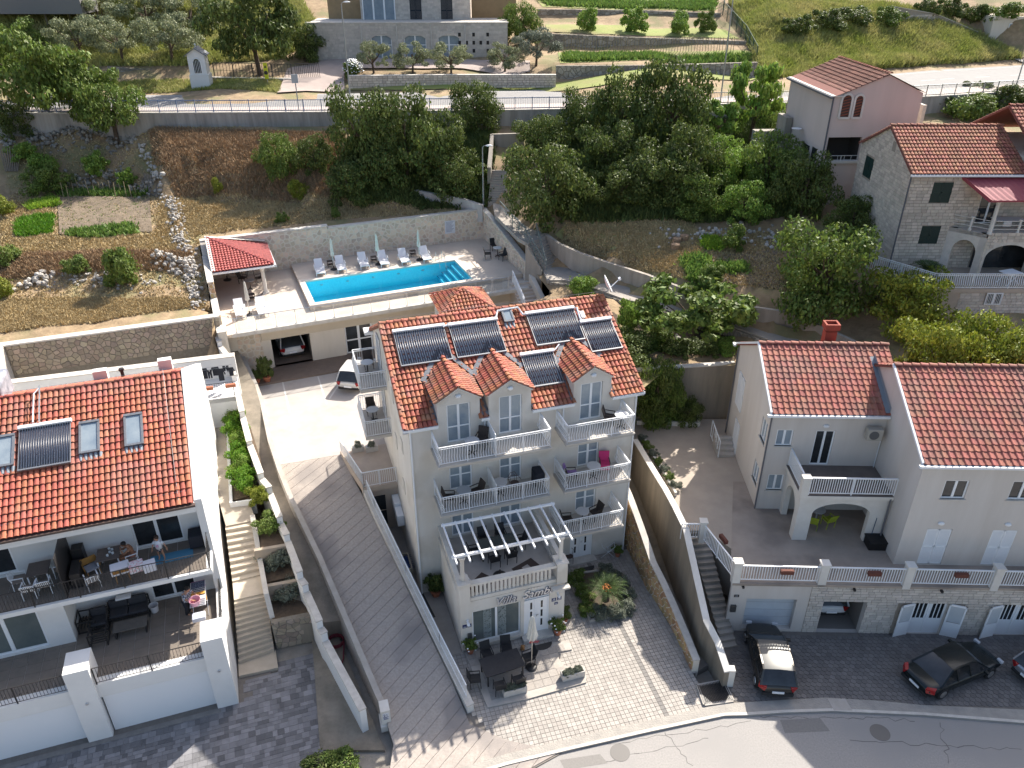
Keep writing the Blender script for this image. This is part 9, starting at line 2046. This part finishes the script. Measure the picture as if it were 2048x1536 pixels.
# ================================================= VEHICLES
def car(M, Ln, Wd, Ht, paint, label, kind='hatch', group=None, roofm=None):
 r = thing('car', M, label, 'car'); w2_ = Wd/2; pm = mat(*paint[:2], rough=.25, metal=paint[2], spec=.6)
 belt = Ht*.60; X = lambda t: -Ln/2+Ln*t   # t=0 rear
 if kind == 'hatch': st = [(0,.72,.42,.80),(.02,.86,.30,.93),(.08,.94,.22,1.0),(.22,.99,.2,1.04),(.45,1,.2,1.02),(.68,.99,.2,.98),(.78,.97,.2,.90),(.92,.9,.24,.76),(.985,.78,.3,.62),(1,.66,.42,.5)]
 else: st = [(0,.74,.4,.82),(.015,.86,.3,.92),(.06,.93,.24,.98),(.2,.98,.2,1.02),(.45,1,.2,1.0),(.66,.99,.2,.96),(.76,.97,.2,.90),(.92,.9,.24,.78),(.985,.78,.3,.62),(1,.66,.42,.5)]
 b = MB(M); rings = []; vs = []
 for t, wk, zl, zk in st:
  zt = belt*zk; zl = max(.2,zl); W_ = w2_*wk
  ring = [(-W_*.86,zl),(-W_,zl+.14),(-W_,zt-.16),(-W_*.95,zt-.04),(-W_*.8,zt),(0,zt+.03),(W_*.8,zt),(W_*.95,zt-.04),(W_,zt-.16),(W_,zl+.14),(W_*.86,zl),(0,zl)]
  vs += [(y,X(t),z) for y,z in ring]
 n = 12; fs = [(i*n+j,i*n+(j+1)%n,(i+1)*n+(j+1)%n,(i+1)*n+j) for i in range(len(st)-1) for j in range(n)]+[tuple(range(n-1,-1,-1)),tuple((len(st)-1)*n+j for j in range(n))]
 b.add(vs, fs); o = b.build('body', pm, r, smooth=True); sb = o.modifiers.new('s','SUBSURF'); sb.levels = sb.render_levels = 1
 c = [(.02,.84,belt*.95),(.115,.76,Ht*.965),(.18,.77,Ht),(.46,.78,Ht*.995),(.53,.77,Ht*.96),(.74,.86,belt*.95)] if kind == 'hatch' else [(.13,.76,belt*.95),(.30,.64,Ht*.97),(.38,.65,Ht),(.54,.66,Ht*.995),(.60,.66,Ht*.96),(.75,.80,belt*.93)]
 vs = []
 for t, wk, z in c:
  wb = w2_*.93; k = (z-belt*.93)/(Ht-belt*.93); wt_ = w2_*wk
  vs += [(-(wb+(wt_-wb)*k),X(t),z-.02*k),(-wt_*.9 if k > .5 else -wb*.9,X(t),z),(0,X(t),z+.03),(wt_*.9 if k > .5 else wb*.9,X(t),z),(wb+(wt_-wb)*k,X(t),z-.02*k)]
 gls = MB(M); m_ = 5; nst = len(c); bv = [(s*w2_*.935,X(t),belt*.9) for t,_,_ in c for s in (-1,1)]
 gls.add(vs+bv, [(i*m_+j,i*m_+j+1,(i+1)*m_+j+1,(i+1)*m_+j) for i in range(nst-1) for j in range(m_-1)]+[(nst*m_+2*i,nst*m_+2*i+2,(i+1)*m_,i*m_) for i in range(nst-1)]+[(nst*m_+2*i+3,nst*m_+2*i+1,i*m_+4,(i+1)*m_+4) for i in range(nst-1)]); gls.build('windows', GLD, r, smooth=True)
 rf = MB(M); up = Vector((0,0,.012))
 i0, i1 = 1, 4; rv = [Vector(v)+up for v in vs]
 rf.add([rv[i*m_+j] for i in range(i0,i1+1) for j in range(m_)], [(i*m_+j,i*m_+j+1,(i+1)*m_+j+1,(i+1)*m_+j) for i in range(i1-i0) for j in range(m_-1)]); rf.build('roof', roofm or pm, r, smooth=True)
 pl_ = MB(M)
 for j in (0,4):
  for i in range(nst-1):
   a, c_ = Vector(vs[i*m_+j]), Vector(vs[(i+1)*m_+j]); pl_.bar(a, c_, .07, .05)
  for t in (.34,.5): i = 2; z = Ht*.99; pl_.bar((vs[2*m_+j][0],X(t),z-.03),(math.copysign(w2_*.94,vs[2*m_+j][0]),X(t)+.05,belt*.93),.06,.05)
 pl_.build('pillars', pm, r)
 for sx in (-1,1):
  for t in (.18,.80):
   q = MB(M @ Matrix.Translation((sx*(w2_-.12),X(t),.32)) @ Matrix.Rotation(rad(90),4,'Y')); q.lathe([(.2,-.11),(.31,-.1),(.32,0),(.31,.1),(.2,.11)], (0,0,0), 18); wh = q.build('wheel', mat('tyre',(.015,.015,.016)), r)
   q = MB(M @ Matrix.Translation((sx*(w2_-.0),X(t),.32)) @ Matrix.Rotation(rad(90),4,'Y')); q.lathe([(.19,-.02),(.2,.0),(.05,.02)], (0,0,0), 10); q.build('rim', STEEL, wh)
  q = MB(M); q.add([(sx*w2_*.62,X(.0)-.0,belt*.88),(sx*w2_*.97,X(.05),belt*.95),(sx*w2_*.98,X(.05),belt*.7),(sx*w2_*.7,X(0)-.01,belt*.68),(sx*w2_*.6,X(.03),belt*.9),(sx*w2_*.9,X(.08),belt*1.0)], [(0,1,2,3),(4,5,1,0)]); oo = q.build('tail_light', mat('tail_red',(.30,.01,.012),rough=.2), r); sd = oo.modifiers.new('t','SOLIDIFY'); sd.thickness = .05; sd.offset = 0
  q = MB(M); q.box(min(sx*w2_*.55,sx*w2_*.86),max(sx*w2_*.55,sx*w2_*.86),X(.955),X(.985),belt*.62,belt*.78); q.build('headlight', mat('lamp_glass',(.5,.52,.55),rough=.1), r, bevel=.02)
  q = MB(M); q.box(sx*w2_+(0 if sx > 0 else -.2),sx*w2_+(.2 if sx > 0 else 0),X(.66),X(.69),belt*.92,belt*1.06); q.build('mirror', pm, r, bevel=.02)
 q = MB(M); q.box(-.26,.26,X(0)-.03,X(0)+.02,belt*.52,belt*.64); q.build('number_plate', PVC, r)
 q = MB(M); q.box(-w2_*.8,w2_*.8,X(0)-.015,X(.02),.3,.46); q.build('bumper', mat('bumper_black',(.02,.02,.021)), r, bevel=.02)
 return r
def carM(rear, front, z, Ln):
 a, b = at(*rear, z), at(*front, z); c = (a+b)/2; d = b-a; return Matrix.Translation((c.x,c.y,z)) @ Matrix.Rotation(math.atan2(d.y,d.x)-math.pi/2,4,'Z')
car(carM((1552,1398),(1519,1262),.08,4.1), 4.15, 1.75, 1.46, ('dark_brown_paint',(.06,.056,.05),.5), 'dark grey brown hatchback parked beside the concrete stair with red tail lights', roofm=mat('roof_sky_sheen',(.13,.13,.125),rough=.42,metal=.4))  # roof paler than the body: sky reflection put into its colour
car(carM((1825,1380),(1972,1318),.08,4.8), 4.75, 1.8, 1.38, ('black_green_paint',(.008,.014,.016),.3), 'black saloon parked at an angle before the stone garage doors', 'sedan')
car(carM((2040,1372),(2180,1310),.08,4.4), 4.4, 1.78, 1.42, ('silver_paint',(.38,.39,.42),.6), 'silver car cut off by the right edge of the picture')
car(TR(R,4.75,3.0,.0,0), 4.2, 1.76, 1.45, ('white_paint',(.62,.62,.62),0), 'white hatchback inside the open carport of the pale house')
car(TR(G,(gx[0]+gx[1])/2+.05,GD+3.0,gfl,2), 4.5, 1.8, 1.6, ('white_paint',(.62,.62,.62),0), 'white family car inside the garage under the pool terrace')
car(carM((700,783),(735,735),3.3,4.0), 4.0, 1.72, 1.46, ('pearl_paint',(.55,.54,.52),.1), 'pale silver hatchback parked beside the villa under its side balcony')
tag(MB(TR(V,-.05,-1.0,.06,8)).box(-.3,.3,-.9,.9,0,.015).build('passage_mat', mat('dark_mat',(.06,.055,.05))), 'dark grey mat on the side passage floor beside the veranda', 'mat')
for s, d, lb in ((4.9,VY-.75,'before the villa entrance'),(8.95,-.75,'before the side door of the villa')): q = MB(TR(V,s,d,.15 if d < -2 else .06)); q.prism([(.5*math.cos(t*math.pi/10),-.36*math.sin(t*math.pi/10)) for t in range(11)],0,.02); tag(q.build('doormat', BLKM), 'black half round doormat '+lb, 'doormat')
ct_ = thing('cat', at(1045,1300,.15), 'ginger cat sitting on the paving beside the entrance doormat', 'cat'); M = Matrix.Translation(at(1045,1300,.15)); gcm = mat('ginger_fur',(.36,.19,.08),(.28,.14,.05),.95,30)
q = MB(M); q.tube([(0,.14,.1),(0,.05,.13),(0,-.05,.2),(0,-.1,.29)], [.095,.11,.09,.055], 10); q.tube([(0,-.1,.29),(0,-.13,.34)], .05, 8); q.lathe([(.02,-.06),(.055,-.02),(.058,.02),(.02,.055)], (0,-.15,.36), 10)
for x in (-.035,.035): q.lathe([(.022,0),(.002,.05)], (x,-.14,.40), 5); q.tube([(x,-.1,.2),(x,-.12,.02)], .022, 6); q.tube([(x*2,.1,.08),(x*2,-.02,.03)], .035, 6)
q.tube([(0,.2,.05),(.08,.28,.03),(.14,.22,.03)], .018, 6); q.build('body', gcm, ct_, smooth=True)
q = MB(TR(V,-.35,3.9,0)); q.box(-.55,-.1,1.2,1.35,.1,.2)
for d, z, lb in ((5.2,2.1,'upper'),(4.3,1.9,'lower')): q = MB(V.M); q.box(-.4,-.02,d-.45,d+.45,z-.35,z+.35); o = q.build('air_conditioner', WMET, None, bevel=.02); tag(o, ('front' if lb == 'lower' else 'rear')+' white air conditioning unit on the villa side wall', 'air conditioner')
tt_ = thing('table_football', TR(V,-.55,1.6,.06), 'table football game standing in the side passage', 'game table'); M = WM[tt_]; q = MB(M); frame(q,-.3,.3,-.6,.6,.06,.7,.95); q.box(-.3,.3,-.6,.6,.72,.75)
for x in (-.3,.3):
 for y in (-.55,.55): q.bar((x,y,0),(x,y,.7),.06)
q.build('cabinet', mat('cream_wood',(.4,.35,.26)), tt_); q = MB(M); q.box(-.29,.29,-.59,.59,.751,.76)
for k in range(8): q.tube([(-.5,-.5+k*.14,.88),(.5,-.5+k*.14,.88)],.012,5)
q.build('playfield', mat('blue_field',(.02,.05,.16)), tt_)
sc_ = at(1138,1125,.06); q = MB(Matrix.Translation(sc_));
for x in (-.2,.2): q.tube([(x,-.2,0),(x,-.18,.45),(x,.18,.45),(x,.22,0)],.014,5); q.tube([(x,.18,.45),(x*1.1,.24,.75),(0,.26,.92)],.014,5)
q.lathe([(.2,.44),(.2,.47)],(0,0,0),14); tag(q.build('scroll_chair', mat('bronze_iron',(.09,.06,.05))), 'dark wire garden chair at the veranda corner beside the side door', 'chair')
q = MB(Matrix.Translation(at(1215,1110,.06)))
for s_ in (-.2,.2): q.tube([(-.35,s_,0),(.35,s_,.75)],.013,5); q.tube([(.35,s_,0),(-.35,s_,.75)],.013,5)
for k in range(3): q.bar((-.35+.35*k,-.2,.75-.36*(k==1)),(-.35+.35*k,.2,.75-.36*(k==1)),.02)
tag(q.build('clothes_airer', WMET), 'folded white clothes airer frame on the forecourt by the side door', 'drying frame')
q = MB(); a, b, c = at(1273,848,3.25), at(1397,852,3.25), at(1396,836,3.25)
for P_, Q_ in ((a,b),(b,c)): q.bar(P_+Vector((0,0,.12)), Q_+Vector((0,0,.12)), .16, .3)
tag(q.build('bed_kerb', WHITE), 'white kerb of the ivy bed at the back of the right terrace', 'kerb')
q = MB(); rr = random.Random(12)
for x0, y0, x1, y1, n in ((1120,1502,1500,1445,26),(1180,1530,1420,1475,16),(1520,1432,1830,1440,26),(1700,1480,2040,1500,22),(1330,1465,1380,1530,9),(1880,1445,1900,1530,10)):
 p = at(x0,y0,.0015)
 for k in range(n):
  t = (k+1)/n; e = at(x0+(x1-x0)*t+rr.uniform(-7,7), y0+(y1-y0)*t+rr.uniform(-4,4), .0015); q.bar(p, e, rr.uniform(.012,.035), .006); p = e
q.build('tar_cracks', mat('tar_line',(.10,.095,.09),(.16,.15,.14),.7,4), kind='structure')
for (x, y), lb in (((1240,1505),'lower left'),((1760,1465),'right')):
 m_ = Matrix.Translation(at(x,y,.002)); q = MB(m_); q.lathe([(.42,0),(.42,.008),(.36,.008)], (0,0,0), 22); o = q.build('manhole_cover', mat('cast_iron',(.14,.13,.12),rough=.6)); tag(o, 'round cast iron cover in the '+lb+' street surface', 'manhole cover')
MPt = mat('asphalt_patch',(.24,.225,.21),(.20,.19,.175),.95,12,.3,60)
for pts_ in ([(1560,1440),(1640,1436),(1660,1462),(1570,1466)],[(1120,1520),(1200,1508),(1215,1526),(1130,1540)]): sheet('asphalt_patch', pts_, .005, MPt, .02)
sheet('concrete_patch', [(1655,1397),(1690,1397),(1705,1421),(1668,1421)], .106, CONCL, .05)
